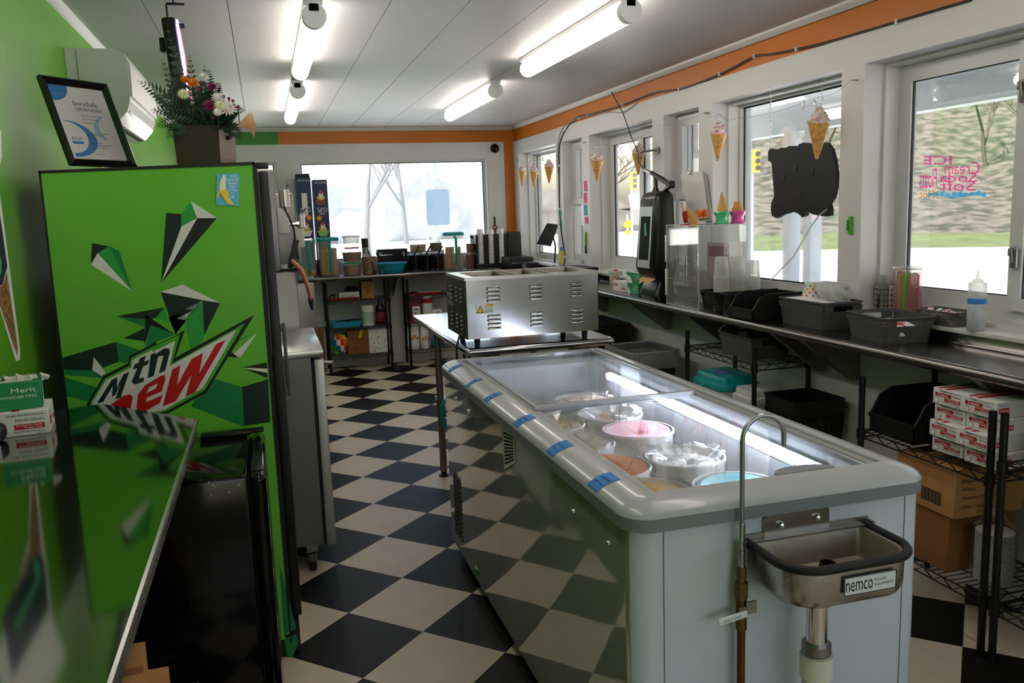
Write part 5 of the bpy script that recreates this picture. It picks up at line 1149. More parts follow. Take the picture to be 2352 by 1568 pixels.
packets('pink_packets', 'pink sweetener packets inside the black perforated basket', (2.4, 3.965, SZ + .02), 8, .08, .05, [pm('hot pink paper', '#f03ca0', .5)], .035)
k = 0
for xx, dy, hh in ((2.35, -.03, .29), (2.4, .058, .285), (2.445, -.03, .28), (2.495, .058, .28), (2.54, -.03, .26)):
    p = V(xx, 0, 0); clear_stack('cup_stack', ['tall stack of clear plastic cups nearest the acrylic case handle', 'second stack of clear cups in the black basket', 'third stack of clear cups in the black basket', 'fourth stack of clear cups in the black basket', 'shortest stack of clear cups by the window end of black basket'][k], 'cups', (p.x, 4.115 + dy, SZ + .012), .034, .041, hh, 26, 'clear cup stacks in the black basket', .1); k += 1
# acrylic display case
CX_, CXb, CYa, CYb, CH = 2.3, 2.6, 4.245, 4.64, .468
ca = thing('acrylic_case', 'clear acrylic display case with a hinged door and steel handle', 'display case', (2.45, 4.44, SZ)); a_ = .004
MB().b2((CX_, CYa, SZ), (CXb, CYa + a_, SZ + CH)).build('side_sheet', ACRYL, ca); MB().b2((CX_, CYb - a_, SZ), (CXb, CYb, SZ + CH)).build('side_sheet', ACRYL, ca)
MB().b2((CXb - a_, CYa, SZ), (CXb, CYb, SZ + CH)).build('back_sheet', ACRYL, ca); MB().b2((CX_, CYa, SZ + CH - a_), (CXb, CYb, SZ + CH)).build('top_sheet', ACRYL, ca)
MB().b2((CX_, CYa, SZ), (CXb, CYb, SZ + a_)).build('base_sheet', ACRYL, ca); MB().b2((CX_ + .01, CYa + a_, SZ + .15), (CXb - .01, CYb - a_, SZ + .154)).build('shelf_sheet', ACRYL, ca)
MB().b2((CX_ - .004, CYa, SZ + .01), (CX_, CYb, SZ + CH - .01)).build('door', ACRYL, ca)
EDGE = pm('frosted acrylic edge', '#e3e6e6', .3)
m = MB()
for p, q in (((CX_, CYb, SZ), (CX_, CYb, SZ + CH)), ((CX_, CYa, SZ), (CX_, CYa, SZ + CH)), ((CXb, CYa, SZ), (CXb, CYa, SZ + CH)), ((CX_, CYa, SZ + CH), (CX_, CYb, SZ + CH)), ((CX_, CYa, SZ + CH), (CXb, CYa, SZ + CH)), ((CX_, CYb, SZ + CH), (CXb, CYb, SZ + CH)), ((CX_ + .01, CYa, SZ + .152), (CX_ + .01, CYb, SZ + .152)), ((CX_, CYa, SZ + .002), (CX_, CYb, SZ + .002))): m.tube([p, q], .0022, 4)
o = m.build('polished_edges', EDGE, ca); o['kind'] = 'stuff'
for z in (SZ + .13, SZ + .33): MB().rbox((CX_ - .004, CYb - .006, z), (.014, .014, .16), .004).build('hinge', EDGE, ca)
MB().cyl((CX_ - .035, CYa + .08, SZ + .14), (CX_ - .035, CYa + .08, SZ + .3), .006, seg=10).cyl((CX_ - .035, CYa + .08, SZ + .17), (CX_, CYa + .08, SZ + .17), .004, seg=8).cyl((CX_ - .035, CYa + .08, SZ + .27), (CX_, CYa + .08, SZ + .27), .004, seg=8).build('handle', STEEL, ca)
t = thing('menu_card', 'white card standing inside the acrylic case', 'card', (2.52, 4.42, SZ + .154)); MB().b2((2.52, 4.3, SZ + .155), (2.524, 4.55, SZ + .36)).use(1).b2((2.518, 4.32, SZ + .28), (2.5195, 4.53, SZ + .34)).build('sheet', [pm('rosy card', '#cfb4b4', .6), pm('plum print', '#8c4a5a', .6)], t)
t = thing('cup_row', 'short white cups inside the bottom of the acrylic case', 'cups', (2.5, 4.45, SZ + .005))
for y in (4.36, 4.46, 4.55): MB().lathe([(0, 0), (.03, 0), (.04, .07), (.038, .07), (.028, .004)], (2.5, y, SZ + .005), 16).build('cup', PAPER, t)
ZT = SZ + CH
# toys and cone holders on top of the case
CONE = pm('wafer cone tan', '#d9a45e', .7, vary=.12, scale=60)
def cake_cone(t, c, s=1.): MB().lathe([(0, 0), (.016 * s, 0), (.02 * s, .034 * s), (.0265 * s, .036 * s), (.029 * s, .06 * s), (.027 * s, .06 * s), (.02 * s, .03 * s), (0, .03 * s)], c, 18).build('cake_cone', CONE, t)
p = at(1692, 514, z=ZT)
for u, col, nm, lab in ((1658, '#4fd08c', 'mint', 'mint green spool cup with a pointed cone on the acrylic case'), (1694, '#ef5fb0', 'pink', 'pink spool cup with a flat-bottom cone on the acrylic case')):
    p = at(u, 512, z=ZT); y = min(max(p.y, CYa + .05), CYb - .05); x = at(u, 500, y=CYa + .06).x
    t = thing('cone_cup', lab, 'cone holder', (x, CYa + .06, ZT)); mm = pm('glossy %s plastic' % nm, col, .2, coat=.5)
    MB().lathe([(0, 0), (.045, 0), (.047, .006), (.036, .012), (.033, .04), (.043, .058), (.046, .066), (.043, .072), (.036, .066), (.03, .03), (0, .03)], (x, CYa + .06, ZT), 24).build('cup', mm, t)
    if nm == 'pink': m = MB().lathe([(.0, .125), (.02, .125), (.024, .092), (.031, .09), (.033, .066), (0, .062)], (x, CYa + .06, ZT), 18); m.build('cake_cone', CONE, t)
    else: MB().lathe([(.031, .066), (.032, .072), (.028, .074), (.004, .18), (0, .181)], (x, CYa + .06, ZT), 18).build('sugar_cone', CONE, t)
x = at(1600, 510, y=CYa + .1).x; y = CYa + .1
t = thing('orange_spring_toy', 'bright orange stringy spring toy with a cone on the acrylic case', 'toy', (x + .03, y, ZT))
m = MB()
for k in range(70):
    a = rnd.uniform(0, 2 * PI); e = rnd.uniform(-.3, 1.1); d = V(math.cos(a) * math.cos(e), math.sin(a) * math.cos(e), math.sin(e)); r = .052 * rnd.uniform(.75, 1.1); c = V(x + .03, y, ZT + .048)
    m.tube([c, c + d * r * .5 + V(0, 0, .004), c + d * r], [.0022, .0018, .0012], 4)
for i in range(len(m.v)): m.v[i].z = max(m.v[i].z, ZT + .001)
o = m.build('strands', pm('orange rubber', '#ff7a12', .4), t); o['kind'] = 'stuff'
Mx = Matrix.Translation(V(x - .03, y - .02, ZT + .03)) @ Matrix.Rotation(math.radians(-32), 4, 'Y'); m = MB().lathe([(.028, -.03), (.03, -.03), (.004, .085), (0, .086)], (0, 0, 0), 18); m.xf(Mx); m.build('sugar_cone', CONE, t)
MB().rbox((x + .005, y - .035, ZT + .012), (.06, .03, .02), .008, 2).build('paper_wrap', PAPER, t)
x = at(1577, 512, y=CYb - .1).x; y = CYb - .1
t = thing('red_topping_stand', 'red glossy lolly mould on a round foot on the acrylic case', 'mould', (x, y, ZT)); RED = pm('glossy red plastic', '#b8121a', .2, coat=.5)
MB().lathe([(0, 0), (.04, 0), (.04, .004), (.012, .008), (0, .008)], (x, y, ZT), 20).build('foot', RED, t)
m = MB().rbox((0, 0, .04), (.034, .02, .07), .012, 3); m.xf(Matrix.Translation(V(x, y, ZT + .006)) @ Matrix.Rotation(math.radians(-10), 4, 'Y')); m.build('lolly', RED, t)
m = MB().rbox((-.004, 0, .095), (.01, .004, .07), .002); m.xf(Matrix.Translation(V(x, y, ZT + .006)) @ Matrix.Rotation(math.radians(-12), 4, 'Y')); m.build('stick', CONE, t)
# white board leaning behind the case
t = thing('white_card', 'tall blank white card leaning by the narrow window behind the case', 'card', (2.6, 4.78, 1.3))
q = [at(u, v, x=2.61) for u, v in ((1584, 505), (1626, 500), (1612, 393), (1562, 400))]
MB().prism(q, (.008, 0, 0)).build('board', PAPER, t); MB().prism([V(p_.x + .012, p_.y - .03, p_.z - .02) for p_ in q], (.006, 0, 0)).build('back_board', pm('grey card', '#b9b7b4', .6), t)
MB().b2((2.609, q[0].y - .08, SZ), (2.62, q[0].y + .02, q[0].z)).build('easel_leg', PAPER, t)
MB().rbox((2.606, (q[2].y + q[3].y) / 2, q[3].z + .01), (.02, .03, .03), .004).build('bulldog_clip', CHROME, t)

# ------------------------------------------------------------------ napkin dispenser
NX0, NX1, NY0, NY1 = 2.285, 2.45, 4.79, 5.07
nd = thing('napkin_dispenser', 'tall black napkin dispenser with a silver window on steel shelf', 'napkin dispenser', ((NX0 + NX1) / 2, (NY0 + NY1) / 2, SZ))
secs = []
for z, dx, r in ((SZ, .03, .05), (SZ + .03, .02, .03), (SZ + .11, .05, .03), (SZ + .15, .02, .03), (SZ + .2, 0, .03), (SZ + .62, .03, .035), (SZ + .655, .045, .04), (SZ + .672, .075, .05)):
    secs.append([V(x, y, z) for x, y in rrect(NX0 + dx, NX1 - dx * .2, NY0 + dx * .4, NY1 - dx * .4, r, 5)])
loops(MB(), secs, cap0=True, cap1=True).build('body', pm('satin black plastic', '#0f0f10', .3, vary=.1), nd)
SILV = pm('silver face plate', '#a7a9ab', .3, metal=.7, vary=.05)
def ndx(z): return NX0 + max(0, (z - SZ - .2) / .42) * .03 - .0015
m = MB(); zz = [SZ + .2, SZ + .3, SZ + .45, SZ + .58]
for a, b in zip(zz[:-1], zz[1:]): m.prism([(ndx(a), NY0 + .05, a), (ndx(a), NY1 - .05, a), (ndx(b), NY1 - .05, b), (ndx(b), NY0 + .05, b)], (-.003, 0, 0))
m.build('face_plate', SILV, nd)
MB().prism([(ndx(SZ + .24) - .0035, NY0 + .075, SZ + .25), (ndx(SZ + .24) - .0035, NY1 - .075, SZ + .25), (ndx(SZ + .52) - .0035, NY1 - .075, SZ + .52), (ndx(SZ + .52) - .0035, NY0 + .075, SZ + .52)], (-.002, 0, 0)).build('window_strip', BLKG, nd)
MB().prism([(ndx(SZ + .4) - .0062, NY0 + .1, SZ + .4), (ndx(SZ + .4) - .0062, NY0 + .14, SZ + .4), (ndx(SZ + .47) - .0062, NY0 + .15, SZ + .47), (ndx(SZ + .47) - .0062, NY0 + .12, SZ + .49)], (-.0006, 0, 0)).build('green_leaf_print', INKG, nd)
p = at(1485, 648, x=2.35); m = MB(); c = V(2.32, NY0 + .12, SZ + .125)
for k, (a, b) in enumerate(((-.09, .02), (.02, .1))):
    m.add([c + V(.02, a, .02), c + V(-.03, a * .9, -.005), c + V(-.05, (a + b) / 2, -.03), c + V(-.03, b * .9, .005), c + V(.02, b, .025)], [(0, 1, 2, 3, 4)])
o = m.build('paper_napkin', pm('kraft napkin paper', '#cfa878', .8, vary=.05), nd)
# green and white glove boxes beside it
glove_box((2.43, 5.32, SZ), math.radians(-90), (.23, .115, .07), 'green glove box at the bottom next to the napkin dispenser', 'green', None)
glove_box((2.44, 5.31, SZ + .071), math.radians(-90), (.23, .115, .07), 'green glove box stacked on the other one next to the dispenser', 'green', None)
glove_box((2.42, 5.495, SZ), math.radians(-90), (.23, .12, .07), 'white glove box behind the green ones on steel shelf', 'white', None)
polka((2.6, 6.12, SZ), 'polka dot paper cup with red candy standing near the food warmer', True, 0, 1.25)
MB().lathe([(.02, .08), (.02, .1), (.0, .108)], (2.6, 6.12, SZ), 10).build('candy', INKR, bpy.data.objects[[o.name for o in bpy.data.objects if o.name.startswith('polka_dot_cup')][-1]])
t = thing('ribbed_black_tray', 'long black ribbed lid rack behind the food warmer', 'rack', (2.45, 6.6, SZ))
MB().b2((2.32, 6.4, SZ), (2.58, 6.8, SZ + .02)).build('base', BLKP, t)
for k in range(14): MB().box((2.45, 6.415 + .029 * k, SZ + .065), (.24, .012, .09), M=Matrix.Rotation(.12, 4, 'X')).build('rib', BLKP, t)
t = thing('clear_card_stand', 'clear bent acrylic stand with black feet by the narrow window', 'stand', (2.5, 7.0, SZ))
MB().b2((2.4, 6.95, SZ), (2.58, 7.05, SZ + .004)).b2((2.4, 7.046, SZ), (2.58, 7.05, SZ + .12)).build('sheet', ACRYL, t); MB().b2((2.4, 6.94, SZ + .004), (2.43, 7.06, SZ + .1)).build('black_end', BLKP, t)

# ------------------------------------------------------------------ notes, clips and cords on the piers
for i, (u, v, hgt, col, lab) in enumerate(((1344.8, 427, 23, '#f2569c', 'topmost pink sticky note on the white pier'), (1344.6, 454, 23, '#f2569c', 'second pink sticky note from the top on the white pier'), (1344.8, 482, 23, '#4fa9c9', 'blue sticky note between the pink ones on the white pier'), (1347.5, 505.5, 15, '#f2569c', 'small pink sticky note lowest on the white pier'))):
    p = at(u, v, x=XR); hh = px(p, hgt); ww = px(p, 9) * 2.2
    m = MB(); k = -1
    m.prism([(XR - .0008, p.y - ww / 2, p.z - hh / 2), (XR - .0008, p.y + ww / 2, p.z - hh / 2), (XR - .0008, p.y + ww / 2, p.z + hh / 2), (XR - .0008, p.y - ww / 2, p.z + hh / 2)], (-.0008, 0, 0)); m.v[0].x -= .006
    tag(m.build('sticky_note', pm('note ' + col, col, .7), None, p), lab, 'sticky note', 'sticky notes on the pier')
for i, (u, v, sz, lab) in enumerate(((1953, 517, .085, 'green plastic bag clip on the pier between the big windows'), (1345, 548, .12, 'green and black cutter hanging on the pier under the notes'))):
    p = at(u, v, x=XR - .008); t = thing('bag_clip', lab, 'clip', p)
    MB().rbox(p, (.014, .022, sz), .006, 2).build('body', pm('lime plastic', '#4fb01e', .35), t)
    if i == 0: MB().rbox((p.x - .008, p.y + .008, p.z), (.008, .012, sz * .6), .003).build('latch', pm('darker lime plastic', '#3a8a18', .35), t)
    else: MB().rbox((p.x, p.y + .004, p.z - sz * .75), (.012, .02, sz * .6), .005).build('blade_guard', BLKP, t)
CBL_ = pm('black cable', '#221c16', .5); CGR = pm('grey cable', '#8e8b86', .5)
def wallcable(name, label, pts, r, mat, x=XR - .006, ties=True):
    ps = [at(u, v, x=x) for u, v in pts]; t = thing(name, label, 'cable', ps[-1]); sm = []
    for k in range(len(ps) - 1):
        p0 = ps[max(0, k - 1)]; p1 = ps[k]; p2 = ps[k + 1]; p3 = ps[min(len(ps) - 1, k + 2)]
        for j in range(4): s_ = j / 4; sm.append(.5 * ((2 * p1) + (p2 - p0) * s_ + (2 * p0 - 5 * p1 + 4 * p2 - p3) * s_ * s_ + (3 * p1 - p0 - 3 * p2 + p3) * s_ ** 3))
    sm.append(ps[-1]); MB().tube(sm, r, 6).build('cord', mat, t)
    if ties:
        for p in ps[1:-1:2]: MB().box(p, (.014, .012, .02)).build('cable_clip', TRIMW, t)
wallcable('power_cable', 'black cable clipped along the orange band and down the far pier', [(2230, 0), (2060, 50), (1903, 96), (1830, 113), (1770, 125), (1733, 129), (1690, 152), (1653, 170), (1600, 192), (1560, 205), (1500, 214), (1430, 241), (1385, 254), (1350, 264), (1328, 268), (1300, 296), (1285, 333), (1284, 380), (1284, 430), (1285, 480), (1290, 540), (1298, 590), (1294, 612)], .0055, CBL_)
wallcable('grey_cable', 'thin grey cable drooping beside the black cable near the far pier', [(1465, 235), (1432, 258), (1398, 258), (1330, 272), (1296, 290), (1282, 325), (1281, 372), (1282, 400)], .0035, CGR)
# jointed arm with its drop cable
aw = thing('jointed_arm', 'black jointed arm on a steel wall hook above the napkin dispenser', 'arm', at(1510, 345, x=XR))
w0 = at(1512, 345, x=XR - .002); a1 = at(1478, 348, x=2.56); a2 = at(1466, 357, x=2.5); a3 = at(1468, 375, x=2.48); a4 = at(1482, 392, x=2.47)
MB().tube([w0, w0 + V(-.05, 0, 0), a1, a2, a3, a4], .008, 8).build('steel_hook', STEELD, aw)
MB().cyl(w0 + V(-.012, 0, 0), w0, .025, seg=14).build('wall_plate', STEELD, aw)
b0 = at(1482, 390, x=2.46); b1 = at(1500, 399, x=2.45); b2_ = at(1540, 424, x=2.42)
MB().tube([b0, b1], .011, 10).build('swivel', CHROME, aw); MB().tube([b1 - (b2_ - b1) * .1, b1.lerp(b2_, .5), b2_], [.014, .018, .015], 10).build('black_arm', BLKP, aw)
MB().cyl(b2_ + V(-.02, 0, 0), b2_ + V(.02, 0, 0), .024, seg=16).build('joint_knob', BLKP, aw)
MB().cyl(b2_ + V(0, 0, -.01), V(2.4, 4.9, SZ + .66), .012, seg=8).build('post', BLKP, aw)
cc0 = at(1400, 203, x=XR - .01); MB().tube([cc0, at(1432, 262, x=2.58), at(1450, 315, x=2.54), at(1466, 350, x=2.51)], .0035, 6).build('drop_cord', CBL_, aw)
BP = at(1507, 500, y=5.15); BP = V(min(BP.x, 2.57), 5.15, BP.z)
t = thing('dark_bottle', 'dark glass bottle with pale label behind the napkin dispenser', 'bottle', (BP.x, BP.y, SZ))
MB().lathe([(0, 0), (.033, 0), (.033, .14), (.03, .16), (.013, .2), (.012, .26), (.014, .262), (.014, .275), (0, .276)], (BP.x, BP.y, BP.z), 18).build('glass', pm('brown glass', '#1e1410', .15), t)
MB().b2((BP.x - .035, BP.y - .035, SZ), (BP.x + .035, BP.y + .035, BP.z)).build('stand', BLKP, t)
MB().lathe([(.0335, .05), (.0336, .051), (.0336, .11), (.0335, .111)], (BP.x, BP.y, BP.z), 18).build('bottle_label', pm('sand label', '#b3a16a', .6), t)

# ------------------------------------------------------------------ garland of ice-cream cones
SWIRL = pm('soft pink ice cream plastic', '#eedcd6', .5, col2='#e0a9a4', mix=(.52, .62), scale=45); WAF = pm('waffle plastic', '#e6b06a', .55, col2='#cf9246', mix=(.42, .58), scale=45)
def hang_cone(loc, s, lab, tilt=0.):
    t = thing('hanging_cone', lab, 'decoration', loc, 0, 'plastic cones on the garland'); Mx = Matrix.Translation(V(*loc)) @ Matrix.Rotation(tilt, 4, 'X')
    m = MB().lathe([(0, -.11 * s), (.004 * s, -.11 * s), (.034 * s, -.002 * s), (.036 * s, .004 * s), (.03 * s, .006 * s)], (0, 0, 0), 18); m.xf(Mx); m.build('waffle_cone', WAF, t)
    pts = []; rr = []
    for k in range(30): a = k / 29 * 2 * PI * 2.6; f = k / 29; r = .022 * s * (1 - f); pts.append(V(r * math.cos(a), r * math.sin(a), .006 * s + .055 * s * f)); rr.append((.016 * (1 - f) + .004) * s)
    m = MB().tube(pts, rr, 8); m.lathe([(.031 * s, .003 * s), (.02 * s, .03 * s), (0, .05 * s)], (0, 0, 0), 14); m.xf(Mx); m.build('swirl', SWIRL, t)
    d = MB(); rn = random.Random(int(loc[1] * 100)); cols = ('#e23c5a', '#3aa0d8', '#f0b020', '#54b848')
    for k in range(26):
        a = rn.uniform(0, 6.28); f = rn.uniform(0, .85); r = (.034 * (1 - f) + .004) * s; c_ = V(r * math.cos(a), r * math.sin(a), .01 * s + .05 * s * f); d.use(k % 4).box(c_, (.003 * s, .003 * s, .006 * s), M=Matrix.Rotation(rn.uniform(0, 3), 4, 'X'))
    d.xf(Mx); o = d.build('sprinkles', [pm('sprinkle ' + q, q, .5) for q in cols], t); o['kind'] = 'stuff'
    m = MB().tube(arc((0, 0, .078 * s), .012 * s, -PI / 2, 1.5 * PI, 10), .0012, 5); m.xf(Mx); m.build('hang_loop', CHROME, t)
    return t
def pin(loc, lab, tilt):
    t = thing('clothespin', lab, 'clothespin', loc, 0, 'white clothespins on the garland'); Mx = Matrix.Translation(V(*loc)) @ Matrix.Rotation(tilt, 4, 'X')
    for s_ in (-1, 1): m = MB().box((0, .004 * s_, 0), (.007, .005, .05), M=Matrix.Rotation(.07 * s_, 4, 'X')); m.xf(Mx); m.build('jaw', PAPER, t)
    m = MB().cyl((-.005, 0, .004), (.005, 0, .004), .004, seg=8); m.xf(Mx); m.build('spring', CHROME, t)
GXX = 2.6
CN = [(1199, 395, 2.6, 1.3, 'cone hanging next to the orange corner on the garland'), (1226, 396, 2.6, 1.3, 'cone second from the orange corner on the garland'), (1261, 385, 2.6, 1.3, 'cone with plain white swirl third from the orange corner'), (1371.5, 371, 2.58, 1.45, 'cone hanging in front of the pier above the sticky notes'), (1466.5, 354, 2.58, 1.3, 'cone hanging behind the black jointed arm'), (1650.5, 311, 2.6, 1.35, 'sprinkled cone hanging on the white pier left of the black sign'), (1881, 287, 2.57, 1.45, 'sprinkled cone hanging in front of the black sign')]
cps = []
CN[5] = CN[5][:4] + ('sprinkled cone hanging on the white pier beside the black sign window',)
for u, v, x, s, lab in CN:
    p = at(u, v, x=x); hang_cone(p, s, lab, .08); cps.append(p + V(0, 0, .09 * s))
def string(name, pts, lab):
    t = thing(name, lab, 'string', pts[0]); sm = []
    for k in range(len(pts) - 1):
        for j in range(6): s_ = j / 6; sm.append(pts[k].lerp(pts[k + 1], s_) - V(0, 0, .02 * math.sin(PI * s_)))
    sm.append(pts[-1]); MB().tube(sm, .0011, 4).build('line', pm('thin grey line', '#9a938a', .6), t)
    for e in (pts[0], pts[-1]): MB().cyl(e, V(XR, e.y, e.z), .003, seg=6).build('wall_hook', STEELD, t)
string('garland_string', [at(1184, 365, x=GXX), cps[0], cps[1], cps[2], at(1277, 357, x=GXX)], 'thin garland string across the window next to the orange corner')
string('garland_string', [at(1337, 327, x=GXX), cps[3], cps[4], at(1500, 289, x=GXX), at(1616, 259, x=GXX)], 'thin garland string past the napkin dispenser windows')
string('garland_string', [at(1617, 260, x=GXX), cps[5], at(1690, 272, x=2.6), cps[6], at(1955, 184, x=GXX)], 'thin garland string across the black sign window')
for i, (u, v, a) in enumerate(((1203, 369, .15), (1213, 369, -.3), (1236, 366, .1), (1246, 364, -.25), (1420, 331, .1), (1474, 318, .1), (1690, 273, .1), (1845, 241, .2), (1873, 240, -.4))):
    pin(at(u, v, x=2.59), ['clothespin nearest the orange corner', 'leaning clothespin second from the orange corner', 'clothespin third from the orange corner', 'leaning clothespin fourth from the orange corner', 'clothespin between the two cones past the sticky notes', 'clothespin just over the jointed arm cone', 'clothespin at the edge of the black sign window', 'clothespin in the middle of the black sign window', 'clothespin holding the cone in front of the black sign'][i], a)

# ------------------------------------------------------------------ black shaped sign on chains
sx = 2.69
sgn = thing('hanging_sign', 'back of a black cloud-shaped sign hanging on chains in the window', 'sign', at(1840, 410, x=sx))
so_ = [(575, 540), (585, 525), (605, 530), (625, 527), (640, 520), (660, 522), (680, 512), (700, 512), (715, 522), (730, 502), (750, 495), (770, 497), (790, 510), (805, 530), (820, 505), (845, 492), (870, 497), (890, 525), (905, 580), (915, 650), (912, 720), (900, 770), (880, 800), (887, 830), (885, 860), (865, 865), (800, 855), (765, 835), (762, 860), (745, 868), (725, 850), (700, 840), (650, 855), (615, 873), (595, 862), (588, 830), (592, 795), (605, 765), (602, 720), (598, 680), (592, 595), (575, 585)]
pts = [at(1500 + x / 2.177, 100 + y / 2.177, x=sx) for x, y in so_]
MB().prism(pts, (.02, 0, 0)).build('sign_body', pm('matt black sign back', '#121212', .6), sgn)
for x, y in ((712, 627), (797, 643), (652, 672), (738, 755)):
    c = at(1500 + x / 2.177, 100 + y / 2.177, x=sx); MB().rbox(c, (.008, .022, .03), .004).build('led_bump', pm('dark grey bump', '#1c1c1c', .5), sgn)
for (u0, v0), (u1, v1) in (((1770, 222), (1770, 335)), ((1887, 193), (1890, 330))):
    a = at(u0, v0, x=sx + .01); b = at(u1, v1, x=sx + .01); n = 20; ch = MB(); a.z = WT
    for k in range(n):
        c = a.lerp(b, (k + .5) / n); L_ = (a - b).length / n * .72; ch.tube([c + V(.003 * math.cos(t) * (k % 2), .003 * math.cos(t) * (1 - k % 2), L_ * math.sin(t)) for t in [2 * PI * q / 8 for q in range(8)]], .0009, 4, closed=True)
    ch.build('chain', CHROME, sgn)
e0 = at(1500 + 870 / 2.177, 100 + 828 / 2.177, x=sx - .004); e1 = at(1860, 525, x=2.66); e2 = at(1822, 590, x=2.6); e3 = at(1765, 648, x=2.5)
MB().tube([e0, e0.lerp(e1, .4) + V(-.01, 0, .006), e1, e1.lerp(e2, .5), e2, e2.lerp(e3, .5), e3], .0032, 6).build('power_cord', pm('white cord', '#c9c5b4', .5), sgn)
# painted lettering on the pane of the slider, read from outside
wp = MB(); gx = XR + .186; PN = clear('neon pink window paint', '#ff6fc0', .01, .5, haze=.5, hazecol='#ff3fa8'); ON = clear('orange window paint', '#ffb95e', .01, .5, haze=.5, hazecol='#ff9a1e'); BN = clear('blue window paint', '#8fd4f5', .01, .5, haze=.5, hazecol='#45b7ee')
def wtxt(s, u0, v0, u1, v1, mi, flip=True):
    a = at(u0, v1, x=gx); b = at(u1, v1, x=gx); c = at(u0, v0, x=gx); wp.use(mi); letters(wp, s, a, b - a, c - a, flip)
wtxt('ICE', 2120, 358, 2186, 378, 0); wtxt('Cream', 2170, 372, 2250, 400, 0); wtxt('Soda', 2158, 397, 2244, 418, 0); wtxt('Soft', 2158, 415, 2240, 438, 0); wtxt('Floats', 2112, 388, 2152, 432, 0); wtxt('Hot', 2112, 436, 2146, 455, 1)
wp.use(2)
for k in range(10):
    u0 = 2130 + k * 13.5; wp.poly([at(u0, 452 - 3 * math.sin(k), x=gx), at(u0 + 14, 452 - 3 * math.sin(k + 1), x=gx), at(u0 + 13, 440 + 4 * math.cos(k * 2), x=gx), at(u0 + 2, 442, x=gx)])
wp.build('window_lettering', [PN, ON, BN], W_[5])

# ================================================================== wire racks
RACKM = pm('black epoxy wire', '#0d0d0d', .4, vary=.1)
def wire_rack(x0, x1, y0, y1, zs, ztop, label, deck='x', zbot=0.):
    t = thing('wire_rack', label, 'shelf rack', ((x0 + x1) / 2, (y0 + y1) / 2, zbot))
    for x in (x0, x1):
        for y in (y0, y1):
            MB().cyl((x, y, zbot), (x, y, ztop), .0125, seg=12).build('post', RACKM, t)
    for z in zs:
        m = MB(); c4 = [(x0, y0), (x1, y0), (x1, y1), (x0, y1)]
        for k in range(4):
            a = V(*c4[k], z); b = V(*c4[(k + 1) % 4], z); m.tube([a, b], .0032, 5); m.tube([a - V(0, 0, .028), b - V(0, 0, .028)], .0032, 5)
            n = max(4, int((b - a).length / .045)); zz = []
            for j in range(n + 1): zz.append(a.lerp(b, j / n) - V(0, 0, .028 * (j % 2)))
            m.tube(zz, .0024, 4)
            m.cyl(a - V(0, 0, .036), a + V(0, 0, .006), .0175, seg=10)
        L_ = (y1 - y0) if deck == 'x' else (x1 - x0); n = int(L_ / .028)
        for j in range(1, n):
            s_ = j / n
            if deck == 'x': m.cyl((x0, y0 + L_ * s_, z + .003), (x1, y0 + L_ * s_, z + .003), .0018, seg=4, caps=False)
            else: m.cyl((x0 + L_ * s_, y0, z + .003), (x0 + L_ * s_, y1, z + .003), .0018, seg=4, caps=False)
        for s_ in (.33, .67):
            if deck == 'x': m.tube([(x0 + (x1 - x0) * s_, y0, z - .002), (x0 + (x1 - x0) * s_, y1, z - .002)], .0026, 4)
            else: m.tube([(x0, y0 + (y1 - y0) * s_, z - .002), (x1, y0 + (y1 - y0) * s_, z - .002)], .0026, 4)
        o = m.build('wire_shelf', RACKM, t)
    return t
RAX, RBX = 2.29, 2.24
wire_rack(RAX, 2.6, 3.66, 4.36, (.285, .752), .84, 'black wire rack under the shelf holding a grey basket and teal-lidded tub')
wire_rack(RBX, 2.59, 2.165, 2.8, (.205, .635), .855, 'black wire rack under the shelf with glove boxes and cardboard cartons')
wire_rack(RBX + .0, 2.59, 1.42, 2.118, (.2, .69), .855, 'neighbouring black wire rack holding bagged dome lids')
# rack A load
basket('grey_basket', 'charcoal woven basket with a cord on the black wire rack', (2.44, 3.9, .757), math.radians(90), .33, .24, .115, GREYW)
MB().tube([at(1690, 735, x=2.3), at(1660, 748, x=2.34), at(1650, 760, x=2.4), at(1665, 770, x=2.44)], .0035, 6).build('white_cord_end', pm('white cord', '#c9c5b4', .5), sgn)
def lid_tub(name, label, c, w_, d, h, lidm, bodym, rz=0., badge=False):
    t = thing(name, label, 'tub', c, rz); m = loops(MB(), [[V(x, y, z) for x, y in rrect(-w_ / 2 * k, w_ / 2 * k, -d / 2 * k, d / 2 * k, .03, 4)] for k, z in ((.88, 0), (.98, h * .8))], cap0=True, cap1=True); m.xf(XF[t.name]); m.build('body', bodym, t)
    m = loops(MB(), [[V(x, y, z) for x, y in rrect(-w_ / 2 * k, w_ / 2 * k, -d / 2 * k, d / 2 * k, .03, 4)] for k, z in ((1.02, h * .78), (1.03, h * .83), (1.0, h * .87), (.9, h * .89), (.88, h * .97), (.84, h))], cap0=True, cap1=True); m.xf(XF[t.name]); m.build('lid', lidm, t)
    if badge: m = MB().poly([(.05 * math.cos(a) - .02, .05 * math.sin(a), h + .0008) for a in [2 * PI * k / 20 for k in range(20)]]); m.use(1); letters(m, 'tub', (-.05, -.015, h + .0014), (.06, 0, 0), (0, .03, 0)); m.xf(XF[t.name]); m.build('badge', [pm('badge blue', '#2a4fa8', .4), INKW], t)
    return t
TUBW = pm('milky white tub plastic', '#c9c6bd', .4)
lt = lid_tub('lidded_tub', 'white tub with a teal ridged lid on the wire rack', (2.43, 4.17, .292), .25, .34, .325, TEAL, TUBW, 0, True)
MB().tube([(2.31, 4.27, .555), (2.275, 4.26, .545), (2.275, 4.2, .545), (2.31, 4.19, .555)], .008, 8).build('side_handle', TEAL, lt)
